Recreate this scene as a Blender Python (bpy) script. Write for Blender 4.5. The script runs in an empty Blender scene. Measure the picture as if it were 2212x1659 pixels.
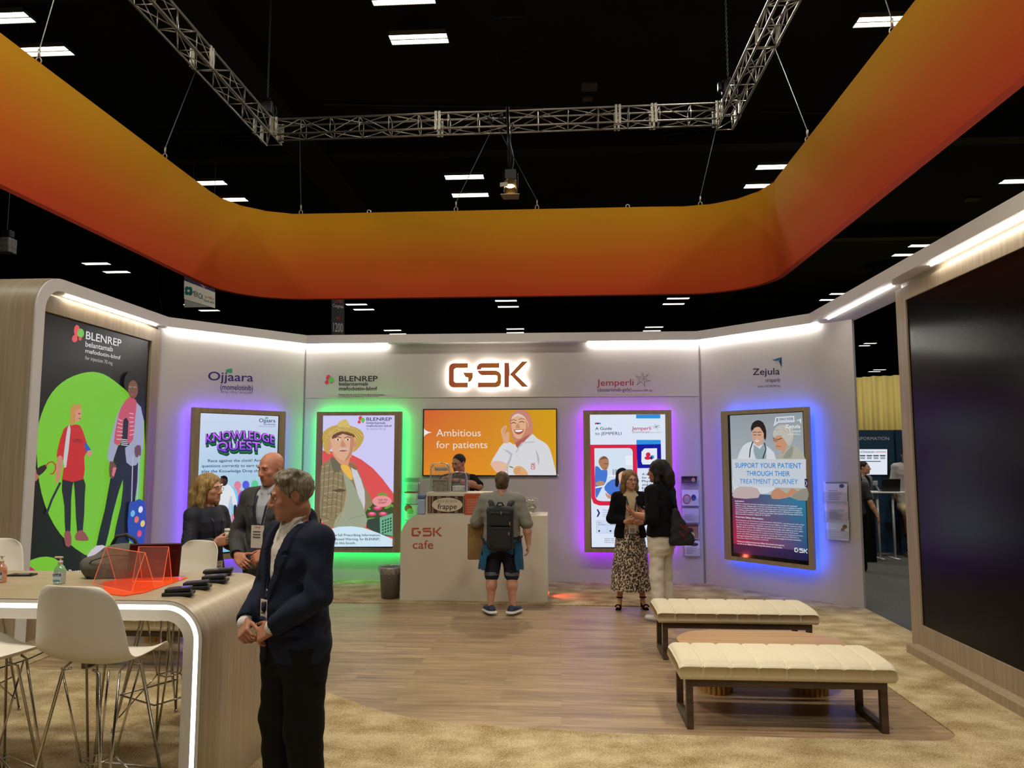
import bpy, bmesh, math, random
import numpy as np
from mathutils import Vector, Matrix
C = bpy.context.scene
COL = bpy.context.scene.collection
PI = math.pi
# ------------------------------------------------------------------ camera, world, exposure
F_PX = 1620.0
PITCH = math.atan(155.5 / F_PX)
YAW = math.atan(104 * math.cos(PITCH) / F_PX)
EYE = Vector((0, 0, 1.8))
cam_d = bpy.data.cameras.new('camera')
cam_d.sensor_fit = 'HORIZONTAL'
cam_d.sensor_width = 36.0
cam_d.lens = 36.0 * F_PX / 2212.0
cam_d.clip_end = 400
cam = bpy.data.objects.new('camera', cam_d)
COL.objects.link(cam)
cam.location = EYE
cam.rotation_euler = (PI / 2 + PITCH, 0, YAW)
C.camera = cam
w = bpy.data.worlds.new('hall_ambient')
C.world = w
w.use_nodes = True
w.node_tree.nodes['Background'].inputs[0].default_value = (0.9, 0.93, 1.0, 1)
w.node_tree.nodes['Background'].inputs[1].default_value = 0.02
C.view_settings.view_transform = 'Standard'
C.view_settings.look = 'None'
C.view_settings.exposure = 0.0
C.view_settings.gamma = 1.0
C.view_settings.use_curve_mapping = False
C.cycles.max_bounces = 6
C.cycles.diffuse_bounces = 3
C.cycles.glossy_bounces = 3
C.cycles.transmission_bounces = 6
C.cycles.transparent_max_bounces = 12
C.cycles.caustics_reflective = False
C.cycles.caustics_refractive = False
C.cycles.sample_clamp_indirect = 4.0

LAMP_GAIN = 1.0


def lamp(name, kind, loc, energy, color=(1, 1, 1), size=1.0, target=None, spot=60, blend=0.6, size_y=None, parent=None):
    d = bpy.data.lights.new(name, kind)
    d.energy = energy * LAMP_GAIN
    d.color = color
    if kind == 'AREA':
        d.size = size
        if size_y:
            d.shape = 'RECTANGLE'
            d.size_y = size_y
    elif kind == 'SPOT':
        d.spot_size = math.radians(spot)
        d.spot_blend = blend
        d.shadow_soft_size = size
    else:
        d.shadow_soft_size = size
    o = bpy.data.objects.new(name, d)
    COL.objects.link(o)
    o.location = loc
    if target is not None:
        o.rotation_euler = (Vector(target) - Vector(loc)).to_track_quat('-Z', 'Y').to_euler()
    if parent:
        o.parent = parent
        o.matrix_parent_inverse = wm(parent).inverted()
    return o


# the hall's high bays over the booth and behind the camera, added fill lamps beyond it, and the booth's truss spots
HALL = [(-9, 4), (-3, 4), (3, 4), (9, 4), (-9, -6), (-3, -6), (3, -6), (9, -6)]
HALL += [(-7, 17), (1, 17), (9, 15), (6.5, 11.5), (-6, 26), (6, 26)]  # added lamps without fixtures, to brighten the hanging signs and information booth
for hx, hy in HALL:
    lamp('bay_and_fill_lamp', 'AREA', (hx, hy, 10.2), 205, (1.0, 0.95, 0.86), 1.2, (hx, hy, 0), size_y=0.6)
TRUSS_Z = 7.2
for (sx, sy, tx, ty, e) in ((-2.6, 3.2, -1.2, 5.6, 330), (1.9, 3.2, 2.2, 5.2, 420), (-4.2, 3.5, -3.4, 4.4, 260), (-0.4, 11.7, -0.2, 6.4, 520)):
    lamp('truss_spot_lamp', 'SPOT', (sx, sy, TRUSS_Z - 1.2), e, (1.0, 0.88, 0.68), 0.12, (tx, ty, 0), spot=70, blend=0.9)


# ------------------------------------------------------------------ helpers
def lin(c):
    if isinstance(c, str):
        c = c.lstrip('#')
        c = tuple(int(c[i:i + 2], 16) for i in (0, 2, 4))
    if max(c) > 1.0001 or isinstance(c[0], int):
        c = tuple(v / 255.0 for v in c)
    return tuple(v / 12.92 if v <= 0.04045 else ((v + 0.055) / 1.055) ** 2.4 for v in c[:3])


_Fv = Vector((-math.sin(YAW) * math.cos(PITCH), math.cos(YAW) * math.cos(PITCH), math.sin(PITCH)))
_Rv = Vector((math.cos(YAW), math.sin(YAW), 0))
_Uv = _Rv.cross(_Fv)


def ray(x, y):
    return _Fv + _Rv * ((x - 1106) / F_PX) - _Uv * ((y - 829.5) / F_PX)


def at_z(x, y, z=0.0):
    d = ray(x, y)
    return EYE + d * ((z - EYE.z) / d.z)


def at_y(x, y, Y):
    d = ray(x, y)
    return EYE + d * (Y / d.y)


def at_x(x, y, X):
    d = ray(x, y)
    return EYE + d * (X / d.x)


def wm(o):
    return Matrix.Translation(o.location) @ o.rotation_euler.to_matrix().to_4x4()


def tag(o, label=None, cat=None, group=None, kind=None):
    if label:
        o['label'] = label
    if cat:
        o['category'] = cat
    if group:
        o['group'] = group
    if kind:
        o['kind'] = kind
    return o


def thing(name, label, cat, loc=(0, 0, 0), rz=0, group=None):
    o = bpy.data.objects.new(name, None)
    COL.objects.link(o)
    o.empty_display_size = 0.1
    o.location = loc
    o.rotation_euler = (0, 0, rz)
    return tag(o, label, cat, group)


def new_mesh(name, verts, faces, mats, parent=None, smooth=False, world=True, fm=None, uv=None):
    me = bpy.data.meshes.new(name)
    if parent is not None and world:
        m = root_matrix(parent).inverted()
        verts = [m @ Vector(v) for v in verts]
    me.from_pydata([tuple(v) for v in verts], [], [tuple(f) for f in faces])
    if not isinstance(mats, (list, tuple)):
        mats = [mats]
    for mt in mats:
        me.materials.append(mt)
    if fm is not None:
        me.polygons.foreach_set('material_index', fm)
    if smooth:
        me.polygons.foreach_set('use_smooth', [True] * len(me.polygons))
    if uv is not None:
        l = me.uv_layers.new(name='UVMap')
        for lp in me.loops:
            l.data[lp.index].uv = uv[lp.vertex_index]
    o = bpy.data.objects.new(name, me)
    COL.objects.link(o)
    if parent is not None:
        o.parent = parent
    return o


def root_matrix(o):
    m = wm(o)
    while o.parent is not None:
        o = o.parent
        m = wm(o) @ m
    return m


class MB:
    """collects shapes as one mesh"""

    def __init__(s):
        s.v, s.f, s.m = [], [], []
        s.mi = 0

    def add(s, vs, fs):
        b = len(s.v)
        s.v += [Vector(v) for v in vs]
        s.f += [tuple(i + b for i in f) for f in fs]
        s.m += [s.mi] * len(fs)
        return s

    def box(s, lo, hi, M=None):
        x0, y0, z0 = lo
        x1, y1, z1 = hi
        vs = [Vector(p) for p in ((x0, y0, z0), (x1, y0, z0), (x1, y1, z0), (x0, y1, z0), (x0, y0, z1), (x1, y0, z1), (x1, y1, z1), (x0, y1, z1))]
        if M is not None:
            vs = [M @ v for v in vs]
        return s.add(vs, [(0, 3, 2, 1), (4, 5, 6, 7), (0, 1, 5, 4), (1, 2, 6, 5), (2, 3, 7, 6), (3, 0, 4, 7)])

    def rbox(s, lo, hi, r=0.01, seg=3, M=None):
        bm = bmesh.new()
        bmesh.ops.create_cube(bm, size=1)
        lo, hi = Vector(lo), Vector(hi)
        for v in bm.verts:
            v.co = Vector((lo[i] + (v.co[i] + 0.5) * (hi[i] - lo[i]) for i in range(3)))
        bmesh.ops.bevel(bm, geom=bm.edges[:], offset=r, segments=seg, profile=0.5, affect='EDGES')
        bm.verts.index_update()
        vs = [(M @ v.co) if M is not None else v.co.copy() for v in bm.verts]
        fs = [tuple(v.index for v in f.verts) for f in bm.faces]
        bm.free()
        return s.add(vs, fs)

    def prism(s, poly, z0, z1, M=None):
        n = len(poly)
        vs = [Vector((x, y, z0)) for x, y in poly] + [Vector((x, y, z1)) for x, y in poly]
        if M is not None:
            vs = [M @ v for v in vs]
        return s.add(vs, [tuple(range(n - 1, -1, -1)), tuple(range(n, 2 * n))] + [(i, (i + 1) % n, n + (i + 1) % n, n + i) for i in range(n)])

    def tube(s, pts, r, seg=8, closed=False, caps=True):
        pts = [Vector(p) for p in pts]
        n = len(pts)
        rs = r if isinstance(r, (list, tuple)) else [r] * n
        vs, fs = [], []
        ref = None
        for i, p in enumerate(pts):
            if closed:
                t = (pts[(i + 1) % n] - pts[i - 1])
            else:
                t = pts[min(i + 1, n - 1)] - pts[max(i - 1, 0)]
            t.normalize()
            if ref is None:
                ref = Vector((0, 0, 1)) if abs(t.z) < 0.9 else Vector((1, 0, 0))
            a = t.cross(ref)
            if a.length < 1e-4:
                a = t.orthogonal()
            a.normalize()
            b = a.cross(t).normalized()
            ref = b
            for k in range(seg):
                an = 2 * PI * k / seg
                vs.append(p + (a * math.cos(an) + b * math.sin(an)) * rs[i])
        for i in range(n if closed else n - 1):
            for k in range(seg):
                j = (i + 1) % n
                fs.append((i * seg + k, i * seg + (k + 1) % seg, j * seg + (k + 1) % seg, j * seg + k))
        if caps and not closed:
            fs.append(tuple(range(seg - 1, -1, -1)))
            fs.append(tuple((n - 1) * seg + k for k in range(seg)))
        return s.add(vs, fs)

    def lathe(s, prof, c=(0, 0, 0), seg=24, M=None, sx=1, sy=1):
        vs, fs = [], []
        n = len(prof)
        for r, z in prof:
            for k in range(seg):
                a = 2 * PI * k / seg
                v = Vector((c[0] + r * sx * math.cos(a), c[1] + r * sy * math.sin(a), c[2] + z))
                vs.append(M @ v if M is not None else v)
        for i in range(n - 1):
            for k in range(seg):
                fs.append((i * seg + k, i * seg + (k + 1) % seg, (i + 1) * seg + (k + 1) % seg, (i + 1) * seg + k))
        fs.append(tuple(range(seg - 1, -1, -1)))
        fs.append(tuple((n - 1) * seg + k for k in range(seg)))
        return s.add(vs, fs)

    def obj(s, name, mats, parent=None, smooth=False, world=False):
        return new_mesh(name, s.v, s.f, mats, parent, smooth, world, s.m)


def autosmooth(o, ang=40):
    me = o.data
    me.polygons.foreach_set('use_smooth', [True] * len(me.polygons))
    bm = bmesh.new()
    bm.from_mesh(me)
    for e in bm.edges:
        if len(e.link_faces) == 2 and e.calc_face_angle(0) > math.radians(ang):
            e.smooth = False
    bm.to_mesh(me)
    bm.free()
    return o


def copy_tree(o, parent=None):
    c = o.copy()
    COL.objects.link(c)
    c.parent = parent
    for ch in list(o.children):
        copy_tree(ch, c)
    return c


def arc(cx, cy, r, a0, a1, n=8):
    return [(cx + r * math.cos(math.radians(a0 + (a1 - a0) * i / n)), cy + r * math.sin(math.radians(a0 + (a1 - a0) * i / n))) for i in range(n + 1)]


def rrect(x0, y0, x1, y1, r, n=6):
    return arc(x1 - r, y0 + r, r, -90, 0, n) + arc(x1 - r, y1 - r, r, 0, 90, n) + arc(x0 + r, y1 - r, r, 90, 180, n) + arc(x0 + r, y0 + r, r, 180, 270, n)


# ------------------------------------------------------------------ materials
MATS = {}


def mat(name, col, rough=0.5, metal=0.0, emit=None, es=0.0, alpha=1.0, trans=0.0, spec=0.5, coat=0.0, sheen=0.0, ior=None, vary=0.0, vscale=20.0, bump=0.0, bscale=80.0):
    if name in MATS:
        return MATS[name]
    m = bpy.data.materials.new(name)
    m.use_nodes = True
    nt = m.node_tree
    b = nt.nodes['Principled BSDF']
    b.inputs['Base Color'].default_value = (*lin(col), 1)
    b.inputs['Roughness'].default_value = rough
    b.inputs['Metallic'].default_value = metal
    b.inputs['Alpha'].default_value = alpha
    b.inputs['Transmission Weight'].default_value = trans
    b.inputs['Specular IOR Level'].default_value = spec
    b.inputs['Coat Weight'].default_value = coat
    b.inputs['Sheen Weight'].default_value = sheen
    if ior:
        b.inputs['IOR'].default_value = ior
    if emit is not None:
        b.inputs['Emission Color'].default_value = (*lin(emit), 1)
        b.inputs['Emission Strength'].default_value = es
    if vary or bump:
        tc = nt.nodes.new('ShaderNodeTexCoord')
        if vary:
            nz = nt.nodes.new('ShaderNodeTexNoise')
            nz.inputs['Scale'].default_value = vscale
            nz.inputs['Detail'].default_value = 4
            nt.links.new(tc.outputs['Object'], nz.inputs['Vector'])
            rp = nt.nodes.new('ShaderNodeValToRGB')
            l = lin(col)
            rp.color_ramp.elements[0].color = (*[v * (1 - vary) for v in l], 1)
            rp.color_ramp.elements[1].color = (*[min(1, v * (1 + vary)) for v in l], 1)
            rp.color_ramp.elements[0].position = 0.3
            rp.color_ramp.elements[1].position = 0.7
            nt.links.new(nz.outputs['Fac'], rp.inputs[0])
            nt.links.new(rp.outputs[0], b.inputs['Base Color'])
        if bump:
            n2 = nt.nodes.new('ShaderNodeTexNoise')
            n2.inputs['Scale'].default_value = bscale
            n2.inputs['Detail'].default_value = 3
            nt.links.new(tc.outputs['Object'], n2.inputs['Vector'])
            bp = nt.nodes.new('ShaderNodeBump')
            bp.inputs['Strength'].default_value = bump
            bp.inputs['Distance'].default_value = 0.01
            nt.links.new(n2.outputs['Fac'], bp.inputs['Height'])
            nt.links.new(bp.outputs[0], b.inputs['Normal'])
    MATS[name] = m
    return m


def wood(name, c0, c1, c2, scale=(1.2, 30, 30), rough=0.45, uv=False, contrast=(0.3, 0.5, 0.72)):
    m = bpy.data.materials.new(name)
    m.use_nodes = True
    nt = m.node_tree
    b = nt.nodes['Principled BSDF']
    tc = nt.nodes.new('ShaderNodeTexCoord')
    mp = nt.nodes.new('ShaderNodeMapping')
    mp.inputs['Scale'].default_value = scale
    nz = nt.nodes.new('ShaderNodeTexNoise')
    nz.inputs['Scale'].default_value = 1.0
    nz.inputs['Detail'].default_value = 6
    nz.inputs['Roughness'].default_value = 0.6
    rp = nt.nodes.new('ShaderNodeValToRGB')
    e = rp.color_ramp.elements
    e[0].color = (*lin(c0), 1)
    e[0].position = contrast[0]
    e[1].color = (*lin(c2), 1)
    e[1].position = contrast[2]
    k = e.new(contrast[1])
    k.color = (*lin(c1), 1)
    nt.links.new(tc.outputs['UV' if uv else 'Object'], mp.inputs['Vector'])
    nt.links.new(mp.outputs[0], nz.inputs['Vector'])
    nt.links.new(nz.outputs['Fac'], rp.inputs[0])
    nt.links.new(rp.outputs[0], b.inputs['Base Color'])
    b.inputs['Roughness'].default_value = rough
    MATS[name] = m
    return m


def glow(name, col, strength):
    m = bpy.data.materials.new(name)
    m.use_nodes = True
    nt = m.node_tree
    nt.nodes.clear()
    e = nt.nodes.new('ShaderNodeEmission')
    e.inputs[0].default_value = (*lin(col), 1)
    e.inputs[1].default_value = strength
    o = nt.nodes.new('ShaderNodeOutputMaterial')
    nt.links.new(e.outputs[0], o.inputs[0])
    MATS[name] = m
    return m


def clear(name, tint=(1, 1, 1), trans=0.85, rough=0.05, spec=0.6):
    """thin clear plastic: mostly see-through, some gloss"""
    m = bpy.data.materials.new(name)
    m.use_nodes = True
    nt = m.node_tree
    nt.nodes.clear()
    t = nt.nodes.new('ShaderNodeBsdfTransparent')
    t.inputs[0].default_value = (*tint, 1)
    g = nt.nodes.new('ShaderNodeBsdfGlossy')
    g.inputs['Roughness'].default_value = rough
    d = nt.nodes.new('ShaderNodeBsdfDiffuse')
    d.inputs[0].default_value = (*[0.8 * v for v in tint], 1)
    mx0 = nt.nodes.new('ShaderNodeMixShader')
    mx0.inputs[0].default_value = 0.5
    nt.links.new(g.outputs[0], mx0.inputs[1])
    nt.links.new(d.outputs[0], mx0.inputs[2])
    mx = nt.nodes.new('ShaderNodeMixShader')
    mx.inputs[0].default_value = 1 - trans
    nt.links.new(t.outputs[0], mx.inputs[1])
    nt.links.new(mx0.outputs[0], mx.inputs[2])
    o = nt.nodes.new('ShaderNodeOutputMaterial')
    nt.links.new(mx.outputs[0], o.inputs[0])
    MATS[name] = m
    return m


def attr_mat(name, emissive, strength=1.0, rough=0.25, dots=None):
    """picture colours come from the mesh's colour attribute (printed or shown artwork)"""
    m = bpy.data.materials.new(name)
    m.use_nodes = True
    nt = m.node_tree
    b = nt.nodes['Principled BSDF']
    a = nt.nodes.new('ShaderNodeAttribute')
    a.attribute_name = 'Col'
    b.inputs['Roughness'].default_value = rough
    if emissive:
        b.inputs['Base Color'].default_value = (0.01, 0.01, 0.01, 1)
        b.inputs['Specular IOR Level'].default_value = 0.3
        nt.links.new(a.outputs['Color'], b.inputs['Emission Color'])
        b.inputs['Emission Strength'].default_value = strength
    else:
        nt.links.new(a.outputs['Color'], b.inputs['Base Color'])
        b.inputs['Specular IOR Level'].default_value = 0.3
    MATS[name] = m
    return m


M_white = mat('white_laminate', (222, 218, 212), 0.45)
M_wall = mat('white_wall_panel', (196, 190, 182), 0.55, bump=0.05, bscale=3)
M_oak = wood('pale_oak_laminate', (152, 134, 105), (166, 148, 118), (178, 160, 130), (30, 30, 1.2), 0.45)
M_oakx = wood('pale_oak_frame', (136, 117, 88), (150, 130, 99), (162, 142, 109), (30, 30, 1.5), 0.45)
M_oakuv = wood('pale_oak_waterfall', (156, 140, 111), (168, 151, 121), (180, 163, 132), (1.0, 34, 1), 0.38, uv=True)
M_black = mat('black_plastic', (12, 12, 13), 0.4)
M_blackgloss = mat('black_glass', (6, 6, 7), 0.08)
M_chrome = mat('chrome_wire', (190, 185, 175), 0.18, 1.0)
M_alu = mat('truss_aluminium', (190, 184, 172), 0.35, 0.9)
M_steel = mat('dark_steel', (40, 40, 42), 0.4, 0.8)
M_led = glow('white_led', (255, 252, 250), 5.0)
M_art = attr_mat('screen_picture', True, 0.95, 0.12)
M_print = attr_mat('printed_ink', False, rough=0.6)
M_clear = clear('clear_acrylic', (0.97, 0.98, 0.98), 0.92)


# ------------------------------------------------------------------ flat artwork on a plane
class Plane:
    """a plane standing in the room: origin, horizontal direction u, up v, facing n"""

    def __init__(s, o, u, off=0.0):
        s.u = Vector(u).normalized()
        s.v = Vector((0, 0, 1))
        s.n = s.u.cross(s.v)
        s.o = Vector(o) + s.n * off

    def uv(s, x, y):
        d = ray(x, y)
        t = (s.o - EYE).dot(s.n) / d.dot(s.n)
        p = EYE + d * t - s.o
        return (p.dot(s.u), p.dot(s.v))

    def P(s, a, b, h=0.0):
        return s.o + s.u * a + s.v * b + s.n * h

    def M(s):
        m = Matrix((s.u, s.v, s.n)).transposed().to_4x4()
        m.translation = s.o
        return m


def smooth_poly(pts, n=4):
    out = []
    k = len(pts)
    for i in range(k):
        p0, p1, p2, p3 = (pts[(i + j - 1) % k] for j in range(4))
        for t in range(n):
            a = t / n
            out.append(tuple(0.5 * (2 * p1[c] + (p2[c] - p0[c]) * a + (2 * p0[c] - 5 * p1[c] + 4 * p2[c] - p3[c]) * a * a + (3 * p1[c] - p0[c] - 3 * p2[c] + p3[c]) * a ** 3) for c in (0, 1)))
    return out


_txt = {}


def text_mesh(s, bold=0.0, shear=0.0):
    bold = 0.0 if 'M' in s else min(bold, 0.010) if bold < 0.06 else bold
    key = (s, bold, shear)
    if key not in _txt:
        cu = bpy.data.curves.new('t', 'FONT')
        cu.body = s
        cu.size = 1.0
        cu.offset = bold
        cu.shear = shear
        cu.resolution_u = 3
        ob = bpy.data.objects.new('t', cu)
        me = bpy.data.meshes.new_from_object(ob)
        vs = [(v.co.x, v.co.y) for v in me.vertices]
        fs = [tuple(p.vertices) for p in me.polygons]
        bpy.data.objects.remove(ob)
        bpy.data.curves.remove(cu)
        bpy.data.meshes.remove(me)
        _txt[key] = (vs, fs)
    return _txt[key]


class Art:
    """layers of flat coloured shapes on one plane, one mesh; coordinates are plane metres unless px=True"""

    def __init__(s, plane, px=True, step=0.0006, base=0.001):
        s.pl, s.px, s.step, s.h = plane, px, step, base
        s.v, s.f, s.c = [], [], []
        s.k = (0, 0, 1.0)

    def crop(s, x0, y0, sc):
        s.k = (x0, y0, sc)
        return s

    def q(s, p):
        return s.pl.uv(s.k[0] + p[0] / s.k[2], s.k[1] + p[1] / s.k[2]) if s.px else p

    def raw(s, pts2, faces, cols, dh=None):
        b = len(s.v)
        s.h += s.step if dh is None else dh
        s.v += [s.pl.P(x, y, s.h) for x, y in pts2]
        n = s.pl.n
        for f in faces:
            idx = [i + b for i in f]
            if len(idx) >= 3:
                ar = 0.0
                for i in range(len(f)):
                    x0, y0 = pts2[f[i]]
                    x1, y1 = pts2[f[(i + 1) % len(f)]]
                    ar += x0 * y1 - x1 * y0
                if ar < 0:
                    idx.reverse()
                s.f.append(idx)
                s.c.append([cols[i - b] if isinstance(cols, list) else cols for i in idx])

    def poly(s, pts, col, sm=0, dh=None, cols=None):
        if sm:
            pts = smooth_poly(pts, sm)
        p2 = [s.q(p) for p in pts]
        c = lin(col) if cols is None else [lin(k) for k in cols]
        s.raw(p2, [tuple(range(len(p2)))], c, dh)

    def rect(s, x0, y0, x1, y1, col):
        s.poly([(x0, y0), (x1, y0), (x1, y1), (x0, y1)], col)

    def grad(s, p00, p10, p11, p01, c00, c10, c11, c01, n=8):
        """bilinear colour patch: corners in order"""
        a, b, c, d = (s.q(p) for p in (p00, p10, p11, p01))
        ca, cb, cc, cd = (lin(k) for k in (c00, c10, c11, c01))
        P, K, Fs = [], [], []
        for j in range(n + 1):
            for i in range(n + 1):
                u, v = i / n, j / n
                mixf = lambda A, B, Cc, D: tuple((A[k] * (1 - u) + B[k] * u) * (1 - v) + (D[k] * (1 - u) + Cc[k] * u) * v for k in range(len(A)))
                P.append(mixf(a, b, c, d))
                K.append(mixf(ca, cb, cc, cd))
        for j in range(n):
            for i in range(n):
                k = j * (n + 1) + i
                Fs.append((k, k + 1, k + n + 2, k + n + 1))
        s.raw(P, Fs, K)

    def ell(s, cx, cy, rx, ry, col, n=28, rot=0.0, a0=0, a1=360):
        pts = []
        for i in range(n):
            a = math.radians(a0 + (a1 - a0) * i / (n if a1 - a0 == 360 else n - 1))
            x, y = rx * math.cos(a), ry * math.sin(a)
            pts.append((cx + x * math.cos(rot) - y * math.sin(rot), cy + x * math.sin(rot) + y * math.cos(rot)))
        s.poly(pts, col)

    def line(s, pts, wd, col):
        """a stroked polyline, width in the same units as the points"""
        L, R = [], []
        for i, p in enumerate(pts):
            a, b = pts[max(i - 1, 0)], pts[min(i + 1, len(pts) - 1)]
            dx, dy = b[0] - a[0], b[1] - a[1]
            l = math.hypot(dx, dy) or 1
            L.append((p[0] - dy / l * wd / 2, p[1] + dx / l * wd / 2))
            R.append((p[0] + dy / l * wd / 2, p[1] - dx / l * wd / 2))
        p2 = [s.q(p) for p in L + R]
        n = len(pts)
        s.raw(p2, [(i, i + 1, n + i + 1, n + i) for i in range(n - 1)], lin(col))

    def text(s, t, x0, yb, x1, yc, col, bold=0.0, shear=0.0, warp=None, col2=None):
        """text whose baseline starts at (x0,yb), ends at x1 (same baseline) with capitals reaching yc"""
        vs, fs = text_mesh(t, bold, shear)
        if not vs:
            return
        H = max(v[1] for v in text_mesh('H', 0)[0])
        mx0, mx1 = min(v[0] for v in vs), max(v[0] for v in vs)
        if isinstance(x1, (int, float)):
            x1 = (x1, yb)
        if isinstance(yc, (int, float)):
            yc = (x0, yc)
        A, B, T = s.q((x0, yb)), s.q(x1), s.q(yc)
        up = (T[0] - A[0], T[1] - A[1])
        ri = (B[0] - A[0], B[1] - A[1])
        P, K = [], []
        for x, y in vs:
            a, b = (x - mx0) / max(mx1 - mx0, 1e-6), y / H
            if warp:
                a, b = warp(a, b)
            P.append((A[0] + ri[0] * a + up[0] * b, A[1] + ri[1] * a + up[1] * b))
            if col2:
                c1, c2 = lin(col), lin(col2)
                K.append(tuple(c1[k] * (1 - min(1, max(0, b))) + c2[k] * min(1, max(0, b)) for k in range(3)))
        s.raw(P, fs, K if col2 else lin(col))

    def obj(s, name, material, parent=None):
        o = new_mesh(name, s.v, s.f, material, parent, world=True)
        ca = o.data.color_attributes.new('Col', 'FLOAT_COLOR', 'CORNER')
        flat = []
        for f in s.c:
            for c in f:
                flat += [c[0], c[1], c[2], 1.0]
        ca.data.foreach_set('color', flat)
        return o


# letter shapes of the booth's wordmark, unit box: G S K, each ~1 high
def wordmark():
    S = 1 / 125.0
    G = [(100, 125), (25, 125)] + [(25 + 25 * math.cos(math.radians(a)), 100 + 25 * math.sin(math.radians(a))) for a in range(100, 181, 16)] + [(0, 100), (0, 25)] + \
        [(25 + 25 * math.cos(math.radians(a)), 25 + 25 * math.sin(math.radians(a))) for a in range(190, 271, 16)] + [(25, 0), (100, 0), (100, 25), (36, 25), (26, 34), (26, 92), (36, 100), (100, 100)]
    G2 = [(75, 76), (126, 76), (126, 52), (118, 34), (102, 26), (102, 50), (88, 54)]
    Sx = 148
    S1 = [(118, 125), (27, 125), (10, 120), (0, 106), (0, 92), (22, 92), (24, 100), (118, 100)]
    S2 = [(4, 84), (12, 70), (26, 62), (96, 62), (108, 58), (108, 36), (98, 25), (6, 25), (6, 0), (100, 0), (120, 7), (127, 22), (127, 64), (118, 78), (100, 86), (2, 86)]
    Kx = 293
    K1 = [(0, 125), (24, 125), (28, 64), (24, 56), (24, 0), (0, 0)]
    K2 = [(92, 131), (124, 131), (58, 66), (126, 2), (92, 2), (38, 58), (28, 64)]
    out = [G, G2, [(x + Sx, y) for x, y in S1], [(x + Sx, y) for x, y in S2], [(x + Kx, y) for x, y in K1], [(x + Kx, y) for x, y in K2]]
    return [[(x * S, y * S) for x, y in p] for p in out], (Kx + 126) * S


def wordmark_art(art, x0, yb, x1, yc, col, col2=None):
    """flat wordmark between pixel x0..x1, baseline yb, cap yc"""
    polys, W = wordmark()
    A, B, T = art.q((x0, yb)), art.q((x1, yb) if isinstance(x1, (int, float)) else x1), art.q((x0, yc))
    for p in polys:
        pts = [(A[0] + (B[0] - A[0]) * x / W + (T[0] - A[0]) * y, A[1] + (B[1] - A[1]) * x / W + (T[1] - A[1]) * y) for x, y in p]
        cols = lin(col) if not col2 else [tuple(lin(col)[k] * (1 - min(1, y)) + lin(col2)[k] * min(1, y) for k in range(3)) for x, y in p]
        art.raw(pts, [tuple(range(len(pts)))], cols, 0.0)
# ------------------------------------------------------------------ implicit surfaces for bodies, clothes and cushions
def _v(a):
    return np.asarray(a, dtype=np.float64)


def smin(a, b, k):
    if k <= 0:
        return np.minimum(a, b)
    h = np.maximum(k - np.abs(a - b), 0.0) / k
    return np.minimum(a, b) - h * h * k * 0.25


def R_of(yaw=0, pitch=0, roll=0):
    return np.array((Matrix.Rotation(yaw, 3, 'Z') @ Matrix.Rotation(pitch, 3, 'X') @ Matrix.Rotation(roll, 3, 'Y')))


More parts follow.
